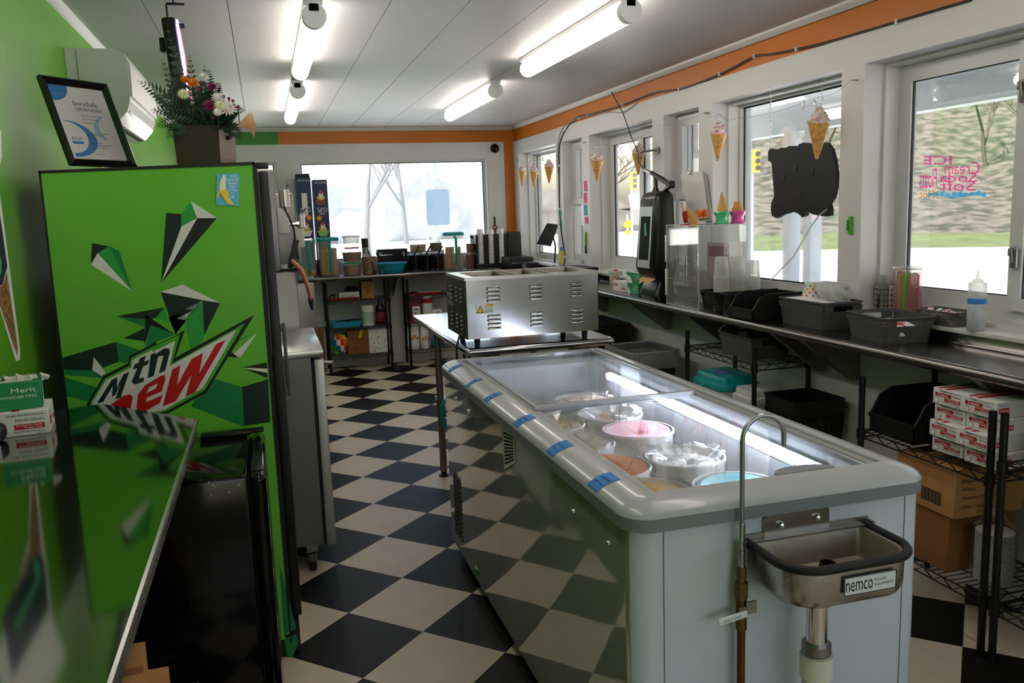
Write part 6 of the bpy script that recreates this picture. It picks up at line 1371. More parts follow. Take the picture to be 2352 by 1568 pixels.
lid_tub('lidded_tub', 'plain white square tub with a white lid beside the teal-lidded one', (2.43, 3.85, .292), .2, .2, .3, pm('white lid plastic', '#d5d4d0', .4), TUBW)
basket('black_basket', 'large black perforated basket with side handles on the lower wire shelf', (2.455, 3.485, .0), math.radians(90), .28, .27, .62, BLKW, holes=True)
# rack B load
stack_bin((2.42, 2.655, .64), math.radians(-90), .24, .32, .165, 'large black stacking bin beside the white glove boxes on wire rack')
rows = [('lowest', 0), ('second from the bottom', 1), ('third from the bottom', 2), ('topmost', 3)]
for nm, k in rows:
    for j, (y, who) in enumerate(((2.395, 'next to the black bin'), (2.25, 'beside the rack post'))):
        glove_box((2.392 + (.008, -.012, .014, .0)[k] - .004 * j, y + (.004, -.004, .006, 0)[(k + j) % 4], .641 + .0585 * k), math.radians(-90) + (.02, -.03, .03, .0)[k], (.14, .235, .0575), 'white nitrile glove box %s in the pile %s' % (nm, who), 'white', 'white glove boxes on the wire rack')
def carton(name, label, lo, hi, mat, prints=(), cat='box'):
    c = [(a + b) / 2 for a, b in zip(lo, hi)]; t = thing(name, label, cat, (c[0], c[1], lo[2]))
    MB().rbox(c, [b - a for a, b in zip(lo, hi)], .003, 1).build('carton', mat, t); MB().b2((lo[0] + .001, c[1] - .03, hi[2]), (hi[0] - .001, c[1] + .03, hi[2] + .0008)).build('packing_tape', CARDD, t)
    m = MB(); n = 0
    for s_, face, a, b, w_, h in prints:
        n += 1
        if face == 'x': letters(m, s_, (lo[0] - .0008, hi[1] - a, lo[2] + b), (0, -w_, 0), (0, 0, h))
        else: letters(m, s_, (lo[0] + a, lo[1] - .0008, lo[2] + b), (w_, 0, 0), (0, 0, h))
    if n: m.build('print', INK, t)
    return t
cb = carton('cardboard_carton', 'brown carton printed parfait cups on the lower wire shelf', (2.262, 2.33, .42), (2.57, 2.62, .6), CARD, [('Plastic Parfait', 'y', .03, .13, .16, .014), ('White', 'y', .03, .1, .06, .013), ('Medium Weight', 'y', .03, .065, .15, .014), ('1000 Count', 'y', .03, .035, .11, .013)])
m = MB()
for k in range(18): m.b2((2.2612, 2.39 + .0055 * k, .45), (2.2616, 2.39 + .0055 * k + (.0035 if k % 3 else .0015), .5))
o = m.build('bar_code', INK, cb); o['kind'] = 'stuff'
carton('cardboard_carton', 'plain brown carton below the printed parfait carton', (2.27, 2.36, .21), (2.57, 2.66, .418), CARDD)
t = thing('plate_bag', 'clear bag of stacked white paper plates on the lower wire shelf', 'plates', (2.4, 2.26, .21))
for k in range(24): MB().lathe([(0, 0), (.045, 0), (.062, .003), (.062, .0045), (0, .002)], (2.38, 2.265, .211 + .0075 * k), 18).build('plate', PAPER, t)
m = MB(); vs = []; K, J = 18, 6
for k in range(K):
    a = 2 * PI * k / K
    for j in range(J): r = (.08, .076, .072, .07, .04, .02)[j] + rnd.uniform(-.004, .004); vs.append((2.38 + r * math.cos(a), 2.265 + min(r, .08) * math.sin(a), .211 + (.0, .06, .13, .19, .22, .25)[j] + rnd.uniform(0, .006)))
m.add(vs, [(k * J + j, ((k + 1) % K) * J + j, ((k + 1) % K) * J + j + 1, k * J + j + 1) for k in range(K) for j in range(J - 1)]); m.build('bag', WRAP, t)
for q, (yy, xx, zz, hh, who) in enumerate(((2.02, 2.36, .205, .3, 'standing next to the rack posts'), (1.9, 2.4, .205, .28, 'further along the neighbouring rack'))):
    t = thing('lid_sleeve', 'bag of nested clear dome lids %s' % who, 'lids', (xx, yy, zz), 0, 'bagged dome lids')
    pr = []
    for k in range(34): z = hh * k / 34; pr += [(.05, z), (.052, z + .003), (.048, z + .006)]
    MB().lathe(pr + [(.048, hh), (.03, hh + .03), (0, hh + .035)], (xx, yy, zz), 20).build('nested_lids', CLEARM, t)
    MB().lathe([(.056, 0), (.055, hh * .5), (.056, hh), (.03, hh + .05), (.012, hh + .1), (.02, hh + .14)], (xx, yy, zz + .001), 14, wob=lambda t_, i: .04 * math.sin(5 * t_ + i)).build('bag', WRAP, t)
t = thing('crumpled_paper', 'pale crumpled paper on the upper shelf of the neighbouring rack', 'paper', (2.36, 1.98, .695)); MB().lathe([(0, 0), (.05, .0), (.07, .03), (.05, .07), (0, .08)], (2.36, 1.98, .695), 10, wob=lambda t_, i: .2 * math.sin(4 * t_ + 2 * i)).build('wad', pm('pale green paper', '#c3c7a8', .8), t)
# ------------------------------------------------------------------ grey trash bin with liner
tx, ty, tz = 2.33, 5.07, .63
tc_ = thing('trash_bin', 'rectangular grey trash bin with a clear liner below the steel shelf', 'trash bin', (tx, ty, 0))
def tl_(k, z, o=0): return [V(x, y, z) for x, y in rrect(tx - .17 * k - o, tx + .17 * k + o, ty - .22 * k - o, ty + .22 * k + o, .06, 5)]
loops(MB(), [tl_(.8, 0), tl_(.98, tz - .06)], cap0=True).build('lower_body', BLKP, tc_)
loops(MB(), [tl_(.98, tz - .06), tl_(1, tz - .03), tl_(1.0, tz, .01), tl_(1.0, tz + .006, .006), tl_(.96, tz), tl_(.78, .03)], cap1=True).build('rim', pm('grey bin plastic', '#5f6164', .4), tc_)
loops(MB(), [tl_(1.0, tz - .1, .014), tl_(1.0, tz - .05, .016), tl_(1.0, tz + .008, .013), tl_(.97, tz + .01), tl_(.93, tz - .08), tl_(.85, tz - .3)]).build('liner_bag', clear('thin liner film', '#f3f5f6', .1, .2, haze=.3), tc_)
# ================================================================== back shelf and what stands on it
BZ = .98; BYF = 8.44
t = thing('wall_shelf', 'steel wall shelf below the wide back window', 'shelf', (1.4, 8.7, BZ - .26))
n = 8; prof = [(YB - .002, BZ), (BYF + .02, BZ)] + [(BYF + .018 - .0205 * math.sin(PI * k / n), BZ - .0205 + .0205 * math.cos(PI * k / n)) for k in range(n + 1)] + [(BYF + .06, BZ - .041), (BYF + .06, BZ - .006), (YB - .002, BZ - .006)]
m = MB(); k_ = len(prof); m.add([(x, y, z) for x in (.22, XR - .004) for y, z in prof], [(i, i + k_, (i + 1) % k_ + k_, (i + 1) % k_) for i in range(k_)] + [list(range(k_))[::-1], list(range(k_, 2 * k_))], True); m.build('shelf_board', SHELFM, t)
for x in (1.235, .3, 2.1):
    g_ = MB(); pts = [(YB - .004, BZ - .03), (YB - .42, BZ - .03), (YB - .42, BZ - .05), (YB - .045, BZ - .27), (YB - .004, BZ - .27)]
    for s_ in (-.02, .018): g_.prism([(x + s_, y, z) for y, z in pts], (.002, 0, 0))
    g_.build('bracket', STEELD, t)
NAVY = pm('navy printed board', '#26355f', .5, vary=.08, scale=6)
SUND = [pm('sundae ' + c, c, .5) for c in ('#e9e4da', '#e0b93a', '#d8433c', '#8fc56a', '#7a4a2a')]
def blob(mb, c, r, rx, n=10): mb.poly([(c[0] + rx * math.cos(2 * PI * k / n), c[1], c[2] + r * math.sin(2 * PI * k / n)) for k in range(n)])
for i, (u0, u1, vt, lab) in enumerate(((686, 724, 408, 'tall navy cup carton with a nutrition panel at the window edge'), (725, 761, 413, 'tall navy cup carton with two sundae pictures beside its twin'))):
    y0, y1 = 8.69, 8.925; x0 = at(u0 + 3, 560, y=y0).x; x1 = at(u1, 560, y=y0).x; zt = at(u0, vt, y=y0).z
    t = thing('cup_carton', lab, 'carton', ((x0 + x1) / 2, 8.74, BZ), 0, 'navy cup cartons')
    MB().b2((x0, y0, BZ), (x1 - .004, y1, zt)).build('carton', NAVY, t); e = y0 - .0008; w_ = x1 - x0
    m = MB(); zc = at(u0, 484, y=y0).z; letters(m, 'CUPS', (x0 + w_ * .86, e, zc + .03), (-w_ * .66, 0, 0), (0, 0, -.045)); letters(m, 'CAKE', (x0 + w_ * .7, e, zc - .025), (-w_ * .4, 0, 0), (0, 0, -.014)); letters(m, 'PREMIUM SUGAR', (x0 + w_ * .9, e, zt - .02), (-w_ * .8, 0, 0), (0, 0, -.016)); m.build('lettering', INKW, t)
    def sundae(m, cx, cz, s, bowl):
        m.use(bowl).poly([(cx - .05 * s, e, cz), (cx + .05 * s, e, cz), (cx + .028 * s, e, cz - .05 * s), (cx - .028 * s, e, cz - .05 * s)]); m.use(1); blob(m, (cx, e - .0004, cz + .014 * s), .022 * s, .035 * s); m.use(0); blob(m, (cx, e - .0006, cz + .04 * s), .03 * s, .02 * s); m.use(2).poly([(cx - .014 * s, e - .0008, cz + .045 * s), (cx + .014 * s, e - .0008, cz + .045 * s), (cx + .012 * s, e - .0008, cz + .075 * s), (cx - .012 * s, e - .0008, cz + .075 * s)])
    m = MB(); sundae(m, (x0 + x1) / 2, at(u0, 530, y=y0).z, 1.15, 0 if i == 0 else 3)
    if i: sundae(m, (x0 + x1) / 2, at(u0, 458, y=y0).z, 1.15, 4)
    else: m.use(0).poly([(x0 + w_ * .32, e, zt - .38), (x0 + w_ * .68, e, zt - .38), (x0 + w_ * .68, e, zt - .15), (x0 + w_ * .32, e, zt - .15)])
    m.use(2); blob(m, (x0 + w_ * (.72 if i == 0 else .28), e - .001, at(u0, 501, y=y0).z), .03, .03); m.use(1); blob(m, (x0 + w_ * (.72 if i == 0 else .28), e - .0015, at(u0, 501, y=y0).z), .016, .02); m.build('pictures', SUND, t)
    if i == 0: MB().add([(x0, y0, zt), (x1 - .01, y0, zt), (x1 - .01, y0 + .05, zt + .04), (x0, y0 + .06, zt + .035)], [(0, 1, 2, 3)]).build('open_flap', pm('dark navy flap', '#141a2c', .6), t)
# pitchers of cones
def pitcher(u0, u1, vt, vb, y, lab, full, pointy=False):
    x0 = at(u0, vb, y=y).x; x1 = at(u1, vb, y=y).x; zt = at((u0 + u1) / 2, vt, y=y).z; w_ = x1 - x0; c = (x0 + x1) / 2; d = w_ * .8
    t = thing('cone_pitcher', lab, 'container', (c, y + d / 2, BZ), 0, 'pitchers of cones')
    def R(k, z): return [V(x, yy, z) for x, yy in rrect(c - w_ / 2 * k, c + w_ / 2 * k, y + d / 2 - d / 2 * k, y + d / 2 + d / 2 * k, .03, 4)]
    loops(MB(), [R(.9, BZ), R(.97, zt - .03)], cap0=True).build('jar', CLEARM, t); loops(MB(), [R(1.0, zt - .035), R(1.03, zt - .03), R(1.03, zt - .008), R(.95, zt)], cap0=True, cap1=True).build('lid', TEAL, t)
    hx = c + w_ * .04; MB().tube([(hx, y - .004, zt - .05), (hx, y - .045, zt - .06), (hx, y - .05, BZ + .1), (hx, y - .02, BZ + .055), (hx, y - .002, BZ + .06)], .014, 8).build('handle', TEAL, t)
    hgt = (zt - BZ - .05) * full
    for j, xx in enumerate((-.3, -.06, .28)):
        pr = []; nn_ = int(hgt / .022)
        for k in range(nn_): z = BZ + .01 + k * .022; pr += [(.024, z), (.03, z + .012), (.031, z + .02), (.025, z + .0215)]
        if pr: MB().lathe([(0, BZ + .01)] + [(r * (.9 if pointy else 1), z) for r, z in pr] + [(0, pr[-1][1])], (c + xx * w_ * .9, y + d * (.4 + .15 * (j % 2)), 0), 14).build('cone_column', CONE, t)
    return t
pitcher(692, 729, 549, 634, 8.5, 'cone pitcher with only a few cones left beside soft-serve machine', .25)
pitcher(735, 783, 545, 634, 8.48, 'full cone pitcher under the navy cartons on back shelf', .85)
pitcher(1023, 1069, 533, 618, 8.5, 'tall full cone pitcher with a teal lid near the cup dispenser', .7, True)
def speck(name, a, b, sc=70): return pm(name, a, .6, col2=b, mix=(.44, .56), scale=sc)
def tub(u0, u1, vt, vb, y, fill, fm, lab, lidm=None, zb=None, mat=None):
    zb = BZ if zb is None else zb; c = at((u0 + u1) / 2, vb, y=y).x; r = px((c, y, zb), u1 - u0) / 2; h = px((c, y, zb), vb - vt)
    t = thing('deli_tub', lab, 'food container', (c, y, zb), 0, 'topping containers on back shelf')
    MB().lathe([(0, .0), (r * .84, 0), (r * .97, h * .9), (r, h * .9), (r, h), (r * .95, h)], (c, y, zb), 22).build('tub', mat or CLEARM, t)
    MB().lathe([(0, .004), (r * .82, .004), (r * (.82 + .13 * fill), h * fill), (0, h * fill)], (c, y, zb), 18).build('filling', fm, t)
    if lidm: MB().lathe([(r * 1.03, h * .93), (r * 1.03, h), (r * .9, h + .004), (0, h + .003)], (c, y, zb), 22).build('lid', lidm, t)
    return zb + h + (.005 if lidm else .001)
NUTS = speck('chopped nut pieces', '#b98f6e', '#8a5a44'); SPR = speck('pink and green sprinkles', '#e0a0a0', '#c8c890', 90); DKS = speck('dark rainbow sprinkles', '#6b3a2a', '#4a7a3a', 90); ORS = speck('orange brown crumbs', '#b8622c', '#7a3a22', 90)
z = tub(788, 832, 604, 632, 8.55, .75, NUTS, 'lowest deli tub with a green lid and pale crumbs', pm('green lid', '#2e8a4a', .4)); z = tub(786, 833, 576, 604, 8.55, .75, speck('brown candy bits', '#6a4030', '#a0604a'), 'middle deli tub of brown candies in the stack', None, z + .004); tub(788, 828, 546, 575, 8.55, .12, INKR, 'nearly empty deli tub topmost of the stack', PAPER, z + .004)
tub(832, 867, 582, 629, 8.53, .85, speck('peanut pieces', '#b07a5c', '#7a4636', 60), 'topping bin of peanuts with a black scoop'); p = at(858, 600, y=8.5)
t = thing('black_scoop', 'black scoop leaning in the peanut bin', 'scoop', (p.x, 8.5, BZ)); MB().tube([at(846, 575, y=8.49), at(853, 600, y=8.47), at(860, 618, y=8.46)], .008, 6).build('shaft', BLKP, t); MB().rbox((at(861, 622, y=8.46).x, 8.46, BZ + .025), (.04, .02, .045), .01).build('cup', BLKP, t)
p = at(840, 590, y=8.72); t = thing('pepper_grinder', 'clear grinder with a black cap behind the topping bins', 'grinder', (p.x, 8.72, BZ)); zt = at(840, 547, y=8.72).z
MB().lathe([(0, 0), (.035, 0), (.035, zt - BZ - .09), (0, zt - BZ - .09)], (p.x, 8.72, BZ), 16).build('jar', STEELD, t); MB().lathe([(.036, zt - BZ - .09), (.036, zt - BZ), (0, zt - BZ)], (p.x, 8.72, BZ), 16).build('cap', BLKP, t)
a = at(866, 574, y=8.78); b = at(936, 571, y=8.78)
basket('black_basket', 'black perforated basket behind the blue colander under back window', ((a.x + b.x) / 2, 8.84, BZ), 0, b.x - a.x, .15, a.z - BZ, BLKW, holes=True)
c = at(903, 627, y=8.53); r = px(c, 34)
t = thing('blue_colander', 'shallow turquoise blue bowl on the back shelf', 'bowl', (c.x, 8.54, BZ)); BLU = pm('turquoise blue plastic', '#1f93b8', .35)
MB().lathe([(0, 0), (r * .7, 0), (r * .78, .02), (r * .95, .085), (r * 1.04, .09), (r * 1.04, .1), (r * .92, .092), (r * .74, .022), (0, .01)], (c.x, 8.585, BZ), 26).build('bowl', BLU, t)
# black topping bins with scoops, tubs on top
for k, (u0, u1) in enumerate(((945, 972), (972, 999), (999, 1021))):
    x0 = at(u0, 610, y=8.56).x; x1 = at(u1, 610, y=8.56).x; zt = at(u0, 580, y=8.56).z
    t = thing('topping_bin', ['dark topping bin farthest from the cone pitcher', 'middle dark topping bin with a scoop', 'topping bin of orange candies beside the cone pitcher'][k], 'food container', ((x0 + x1) / 2, 8.66, BZ), 0, 'black topping bins')
    loops(MB(), [[V(x, y, z) for x, y in rrect(x0 + d, x1 - d, 8.56 + d, 8.76 - d, .01, 2)] for d, z in ((.008, BZ), (.002, zt - .02), (.002, zt))], cap0=True).build('bin', clear('smoky plastic', '#8a8a8a', .05, .1), t)
    MB().rbox(((x0 + x1) / 2, 8.66, BZ + (zt - BZ) * .42), (x1 - x0 - .024, .17, (zt - BZ) * .8), .01).build('filling', speck('orange candies', '#d8641c', '#8a2a14', 50) if k == 2 else pm('dark cookie crumbs', '#1e1512', .8, vary=.3, scale=60), t)
    MB().tube([(x0 + .04, 8.62, zt - .03), (x0 + .07, 8.58, zt + .03), (x0 + .08, 8.55, zt + .06)], .009, 6).build('scoop_handle', BLKP, t)
tub(939, 981, 549, 577, 8.8, .55, SPR, 'tub of pastel sprinkles on a riser under back window', None, at(960, 577, y=8.8).z, PAPER and CLEARM); tub(986, 1017, 544, 578, 8.8, .6, DKS, 'tub of dark rainbow sprinkles on a riser under back window', None, at(1000, 578, y=8.8).z)
t = thing('step_riser', 'black step riser carrying the sprinkle tubs', 'riser', (1.7, 8.82, BZ)); x0 = at(937, 580, y=8.8).x; x1 = at(1020, 580, y=8.8).x; zt = at(960, 577, y=8.8).z - .001
MB().b2((x0, 8.79, zt - .01), (x1, 8.92, zt)).b2((x0, 8.79, BZ), (x0 + .01, 8.92, zt - .01)).b2((x1 - .01, 8.79, BZ), (x1, 8.92, zt - .01)).build('frame', BLKP, t)
z = tub(1070, 1091, 580, 613, 8.72, .9, ORS, 'lower round tub of orange crumbs beside cup dispenser'); tub(1070, 1091, 546, 579, 8.72, .62, ORS, 'upper round tub of orange crumbs beside cup dispenser', None, z + .002)
# cup dispenser
x0 = at(1095, 600, y=8.62).x; x1 = at(1166, 600, y=8.62).x; x2 = at(1197, 600, y=8.62).x; zt = at(1130, 538, y=8.62).z
t = thing('cup_dispenser', 'black upright dispenser with three columns of white cups and lids', 'cup dispenser', ((x0 + x2) / 2, 8.74, BZ))
w3 = (x1 - x0) / 3; m = MB()
for k in range(4): m.b2((x0 + w3 * k - .022 * (k > 0), 8.62, BZ), (x0 + w3 * k + .022 * (k < 3), 8.86, zt))
m.b2((x0, 8.72, BZ), (x1, 8.88, zt - .01)); m.b2((x0 - .005, 8.58, BZ), (x1, 8.88, BZ + .03)); m.build('rack', BLKP, t); MB().b2((x1 + .012, 8.63, BZ), (x2, 8.86, zt + .015)).build('napkin_block', BLKP, t)
for k in range(3):
    cx = x0 + w3 * (k + .5); top_ = at(1108, 526, y=8.66).z; pr = [(.001, .03)]
    for q in range(24): zz = .034 + q * (zt - BZ - .02) / 24; pr += [(.038, zz), (.042, zz + .006), (.037, zz + .014)]
    MB().lathe(pr + [(.036, top_ - BZ - .03), (.03, top_ - BZ), (0, top_ - BZ)], (cx, 8.665, BZ), 14).build('cup_column', PAPER, t)
# scissors and security camera on the back wall
c = at(1137, 520, y=YB - .01); t = thing('scissors', 'scissors with black and red grips hanging on the back wall', 'scissors', c)
MB().tube(arc(c + V(0, -.004, -.01), .022, 0, 2 * PI, 12), .005, 6).tube(arc(c + V(.012, -.004, -.04), .02, 0, 2 * PI, 12), .005, 6).build('grips', pm('red black grip', '#7a2530', .45), t); MB().box(c + V(-.002, -.004, .055), (.016, .006, .1)).build('black_handle', BLKP, t); MB().box(c + V(.008, -.004, -.09), (.014, .003, .08)).build('blades', STEEL, t)
c = at(1136, 341, y=YB - .02); t = thing('security_camera', 'round black camera on a white base above the back window', 'camera', c)
MB().lathe([(0, 0), (.058, 0), (.056, .018), (.05, .024)], c + V(0, .02, 0), 24, Matrix.Rotation(PI / 2, 4, 'X')).build('base', PAPER, t); MB().lathe([(.045, .02), (.042, .04), (.03, .052), (0, .058)], c + V(0, .02, 0), 24, Matrix.Rotation(PI / 2, 4, 'X')).build('lens', BLKG, t)
# till tablet, printer
x0 = at(1180, 600, y=8.3).x; zt = at(1200, 578, y=8.2).z
t = thing('receipt_printer', 'black receipt printer on the corner of the shelves', 'printer', (2.43, 8.3, BZ))
MB().rbox((2.46, 8.34, BZ + .055), (.26, .3, .11), .012).build('body', BLKP, t); MB().b2((2.36, 8.189, BZ + .05), (2.54, 8.19, BZ + .06)).build('paper_slot', GREYD, t)
t = thing('card_reader', 'small black card reader in front of the printer', 'card reader', (2.5, 8.02, SZ)); MB().rbox((2.5, 8.02, SZ + .04), (.14, .16, .08), .015).build('body', BLKP, t); MB().rbox((2.428, 8.02, SZ + .045), (.004, .08, .03), .001).build('screen', GREYD, t)
q = [at(1232, 560, y=7.95), at(1265, 566, y=7.95), at(1283, 516, y=7.9), at(1256, 513, y=7.9)]
t = thing('till_tablet', 'tilted till tablet on a black arm in the corner', 'tablet', (q[0].x, 7.95, SZ))
MB().prism(q, (.006, .012, .004)).build('tablet', pm('dark tablet back', '#2b2523', .3), t)
c = (q[0] + q[1] + q[2] + q[3]) / 4; MB().tube([c + V(.01, .012, 0), c + V(.06, .02, -.03), c + V(.08, .02, -.12), V(c.x + .06, c.y + .02, SZ + .012)], .009, 8).build('arm', BLKP, t); MB().lathe([(0, 0), (.07, 0), (.07, .008), (0, .012)], (c.x + .06, c.y + .02, SZ), 18).build('foot', BLKP, t)
c = at(1290, 592, x=XR - .002); t = thing('yellow_tag', 'yellow and blue tag on the far pier above the shelf', 'tag', c); MB().b2((XR - .004, c.y - .05, c.z - .06), (XR - .001, c.y + .05, c.z + .06)).build('card', pm('tag yellow', '#e5c21e', .6), t)
MB().b2((XR - .0045, c.y - .03, c.z + .065), (XR - .001, c.y + .03, c.z + .1)).build('blue_strip', INKB, t)
for i, (u, v) in enumerate(((1286, 490), (1287, 512))):
    c = at(u, v, x=XR - .003); tag(MB().b2((XR - .005, c.y - .04, c.z - .025), (XR - .001, c.y + .04, c.z + .02)).build('teal_sticker', TEAL, None, c), ['upper teal sticker on the far pier by the cable', 'lower teal sticker on the far pier by the cable'][i], 'sticker')

# ================================================================== racks under the back shelf
RY = 8.6
z1, z2, z3 = at(820, 688, y=RY).z, at(820, 752, y=RY).z, at(820, 815, y=RY).z
wire_rack(.545, 1.165, RY, 8.86, (z3, z2, z1), .9, 'black wire rack under the back shelf with trays and the sprinkle box', 'y')
wire_rack(1.36, 1.98, RY, 8.86, (z3, z2, z1), .9, 'black wire rack under the back shelf with the maroon box', 'y')
def bx(u0, u1, vt, y, d, zb, name, label, mat, cat='box', tapec=None):
    x0 = at(u0, vt, y=y).x; x1 = at(u1, vt, y=y).x; zt = at((u0 + u1) / 2, vt, y=y).z; t = thing(name, label, cat, ((x0 + x1) / 2, y + d / 2, zb))
    MB().b2((x0, y, zb), (x1, y + d, zt)).build('carton', mat, t); return t, x0, x1, zt
zs1, zs2, zs3 = z1 + .006, z2 + .006, z3 + .006
def tray(u0, u1, zb, lab, mat, h=.035):
    x0 = at(u0, 700, y=RY).x; x1 = at(u1, 700, y=RY).x; t = thing('serving_tray', lab, 'tray', ((x0 + x1) / 2, 8.72, zb))
    loops(MB(), [[V(x, y, z) for x, y in rrect(x0 - o, x1 + o, 8.61 - o * .4, 8.83 + o * .4, .02, 3)] for o, z in ((-.02, zb), (0, zb + h), (-.006, zb + h), (-.024, zb + .004))], cap0=True, cap1=True).build('tray', mat, t); return x0, x1, t
REDT = pm('red tray plastic', '#b3301c', .4)
x0, x1, t = tray(756, 828, zs1, 'red tray of tools on the top of the rack below back shelf', REDT, .022)
t, *_ = bx(778, 825, 671, 8.63, .1, zs1 + .006, 'printed_packet', 'white printed packet lying in the red tray', PAPER)
m = MB(); letters(m, 'KITCHEN', (at(783, 680, y=8.629).x, 8.629, zs1 + .015), (.14, 0, 0), (0, 0, .025)); m.build('print', INKB, t)
c = at(808, 672, y=8.76); t = thing('black_pouch', 'black rounded pouch behind the packet in the red tray', 'pouch', (c.x, 8.76, zs1 + .006)); MB().lathe([(0, .12), (.05, .11), (.085, .06), (.09, 0)], (c.x, 8.77, zs1 + .006), 18).build('dome', BLKP, t)
for k, u in enumerate((763, 773)): c = at(u, 684, y=8.66); t = thing('small_jar', ['small dark jar at the end of the red tray', 'small green-lidded jar in the red tray'][k], 'jar', (c.x, 8.66, zs1 + .006)); MB().lathe([(0, 0), (.022, 0), (.022, .035), (0, .035)], (c.x, 8.66, zs1 + .006), 14).build('glass', STEELD, t); MB().lathe([(.023, .035), (.023, .05), (0, .05)], (c.x, 8.66, zs1 + .006), 14).build('lid', INKG if k else BLKP, t)
t, a, b, zt = bx(830, 858, 646, 8.62, .2, zs1, 'kraft_box', 'small kraft box with a round mark on the rack top', CARD); MB().poly([((a + b) / 2 + .02 * math.cos(q), 8.619, (zs1 + zt) / 2 - .01 + .02 * math.sin(q)) for q in [2 * PI * k / 12 for k in range(12)]]).build('print', CARDD, t)
x0, x1, t = tray(756, 829, zs2, 'turquoise blue tray of utensils on the middle rack shelf', BLU, .06)
for k in range(5): c = V(x0 + .06 + .05 * k, 8.66 + .02 * (k % 2), zs2 + .058); m = MB().tube([c, c + V(.12, .02, .012)], .006, 6); tt = thing('serving_utensil', ['dark utensil lying at the end of the blue tray', 'second utensil in the blue tray', 'middle utensil in the blue tray', 'pale utensil in the blue tray', 'pale utensil near the tub end of the blue tray'][k], 'utensil', c, 0, 'utensils in the blue tray'); m.build('shaft', BLKP if k < 3 else STEEL, tt); MB().rbox(c + V(.14, .024, .014), (.05, .03, .008), .003).build('head', BLKP if k < 3 else STEEL, tt)
def round_thing(name, label, cat, u0, u1, vt, y, zb, parts):
    c = at((u0 + u1) / 2, vt, y=y); r = px(c, u1 - u0) / 2; h = c.z - zb; t = thing(name, label, cat, (c.x, y, zb))
    for nm, pr, mt in parts: MB().lathe([(a * r, b * h) for a, b in pr], (c.x, y, zb), 22).build(nm, mt, t)
    return t
MINT = pm('mint label', '#a9c6b4', .5)
round_thing('white_tub', 'round white tub with a mint label on the middle rack shelf', 'tub', 829, 858, 701, 8.68, zs2, [('jar', [(0, 0), (.92, 0), (.95, .1), (.95, .78), (.9, .82)], PAPER), ('jar_label', [(.955, .12), (.96, .13), (.96, .7), (.955, .71)], MINT), ('lid', [(1, .8), (1, .98), (.9, 1), (0, 1)], PAPER)])
round_thing('syrup_bottle', 'dark chocolate syrup bottle on the middle rack shelf', 'bottle', 860, 883, 682, 8.7, zs2, [('bottle', [(0, 0), (.95, 0), (1, .05), (.85, .3), (1, .5), (.9, .62), (.4, .78), (.35, .85)], pm('chocolate syrup brown', '#2a120e', .2)), ('bottle_label', [(.96, .12), (.99, .13), (.99, .45), (.96, .46)], pm('maroon label', '#7a2830', .5)), ('cap', [(.42, .82), (.42, .92), (.2, 1), (0, 1)], BLKP)])
t, a, b, zt = bx(798, 848, 759, 8.64, .18, zs3, 'kraft_box', 'brown shipping box with a yellow sticker on the lowest rack shelf', CARDD); m = MB(); letters(m, 'Dum Dum', (a + .03, 8.639, zs3 + .14), ((b - a) * .6, 0, 0), (0, 0, .03)); letters(m, 'CHEWY', (a + .03, 8.639, zs3 + .04), ((b - a) * .4, 0, 0), (0, 0, .03)); m.build('print', INK, t); MB().add([(a + .1, 8.6385, zs3 + .16), (a + .13, 8.6385, zs3 + .155), (a + .16, 8.6385, zs3 + .24), (a + .13, 8.6385, zs3 + .245)], [(0, 1, 2, 3)]).build('yellow_sticker', YEL, t)
t, a, b, zt = bx(846, 888, 756, 8.62, .2, zs3, 'sprinkle_box', 'white box with dark sprinkle print on the lowest rack shelf', PAPER); m = MB(); rn = random.Random(8)
for k in range(34):
    x_, z_ = rn.uniform(a + .012, b - .012), rn.uniform(zs3 + .015, zt - .015); q = rn.uniform(0, PI); dx, dz = .009 * math.cos(q), .009 * math.sin(q); m.add([(x_ - dx - dz * .2, 8.619, z_ - dz + dx * .2), (x_ + dx - dz * .2, 8.619, z_ + dz + dx * .2), (x_ + dx + dz * .2, 8.619, z_ + dz - dx * .2), (x_ - dx + dz * .2, 8.619, z_ - dz - dx * .2)], [(3, 2, 1, 0)])
o = m.build('sprinkle_print', INK, t); o['kind'] = 'stuff'
c = at(781, 795, y=8.68); t = thing('rainbow_bag', 'rainbow tie-dye cloth bundle on the lowest rack shelf', 'bag', (c.x, 8.69, zs3)); cols = ['#d8281e', '#ef7a1c', '#f2cf22', '#2c9a3c', '#2a5fc4', '#e9e6e2']
m = MB(); pr = [(0, 0), (.05, .0), (.075, .04), (.085, .1), (.075, .16), (.05, .2), (0, .215)]; m.lathe(pr, (c.x, 8.7, zs3), 24, wob=lambda t_, i: .12 * math.sin(5 * t_ + i)); N_ = len(pr) - 1
for k in range(len(m.mi)): i_ = k // N_; m.mi[k] = (i_ // 2 + (k % N_)) % 6
m.build('bundle', [pm('dye ' + q, q, .8) for q in cols], t)
c = at(748, 731, y=8.7); t = thing('water_bottle', 'clear bottle lying by the rack post below back shelf', 'bottle', (c.x, 8.72, zs2)); MB().cyl((.44, 8.73, z2 + .04), (.56, 8.73, z2 + .04), .034, seg=16).cyl((.43, 8.73, z2 + .04), (.44, 8.73, z2 + .04), .015, .034, seg=16).build('bottle', CLEARM, t); MB().b2((.45, 8.70, 0), (.5, 8.76, z2 + .004)).build('stand', CARDD, t)
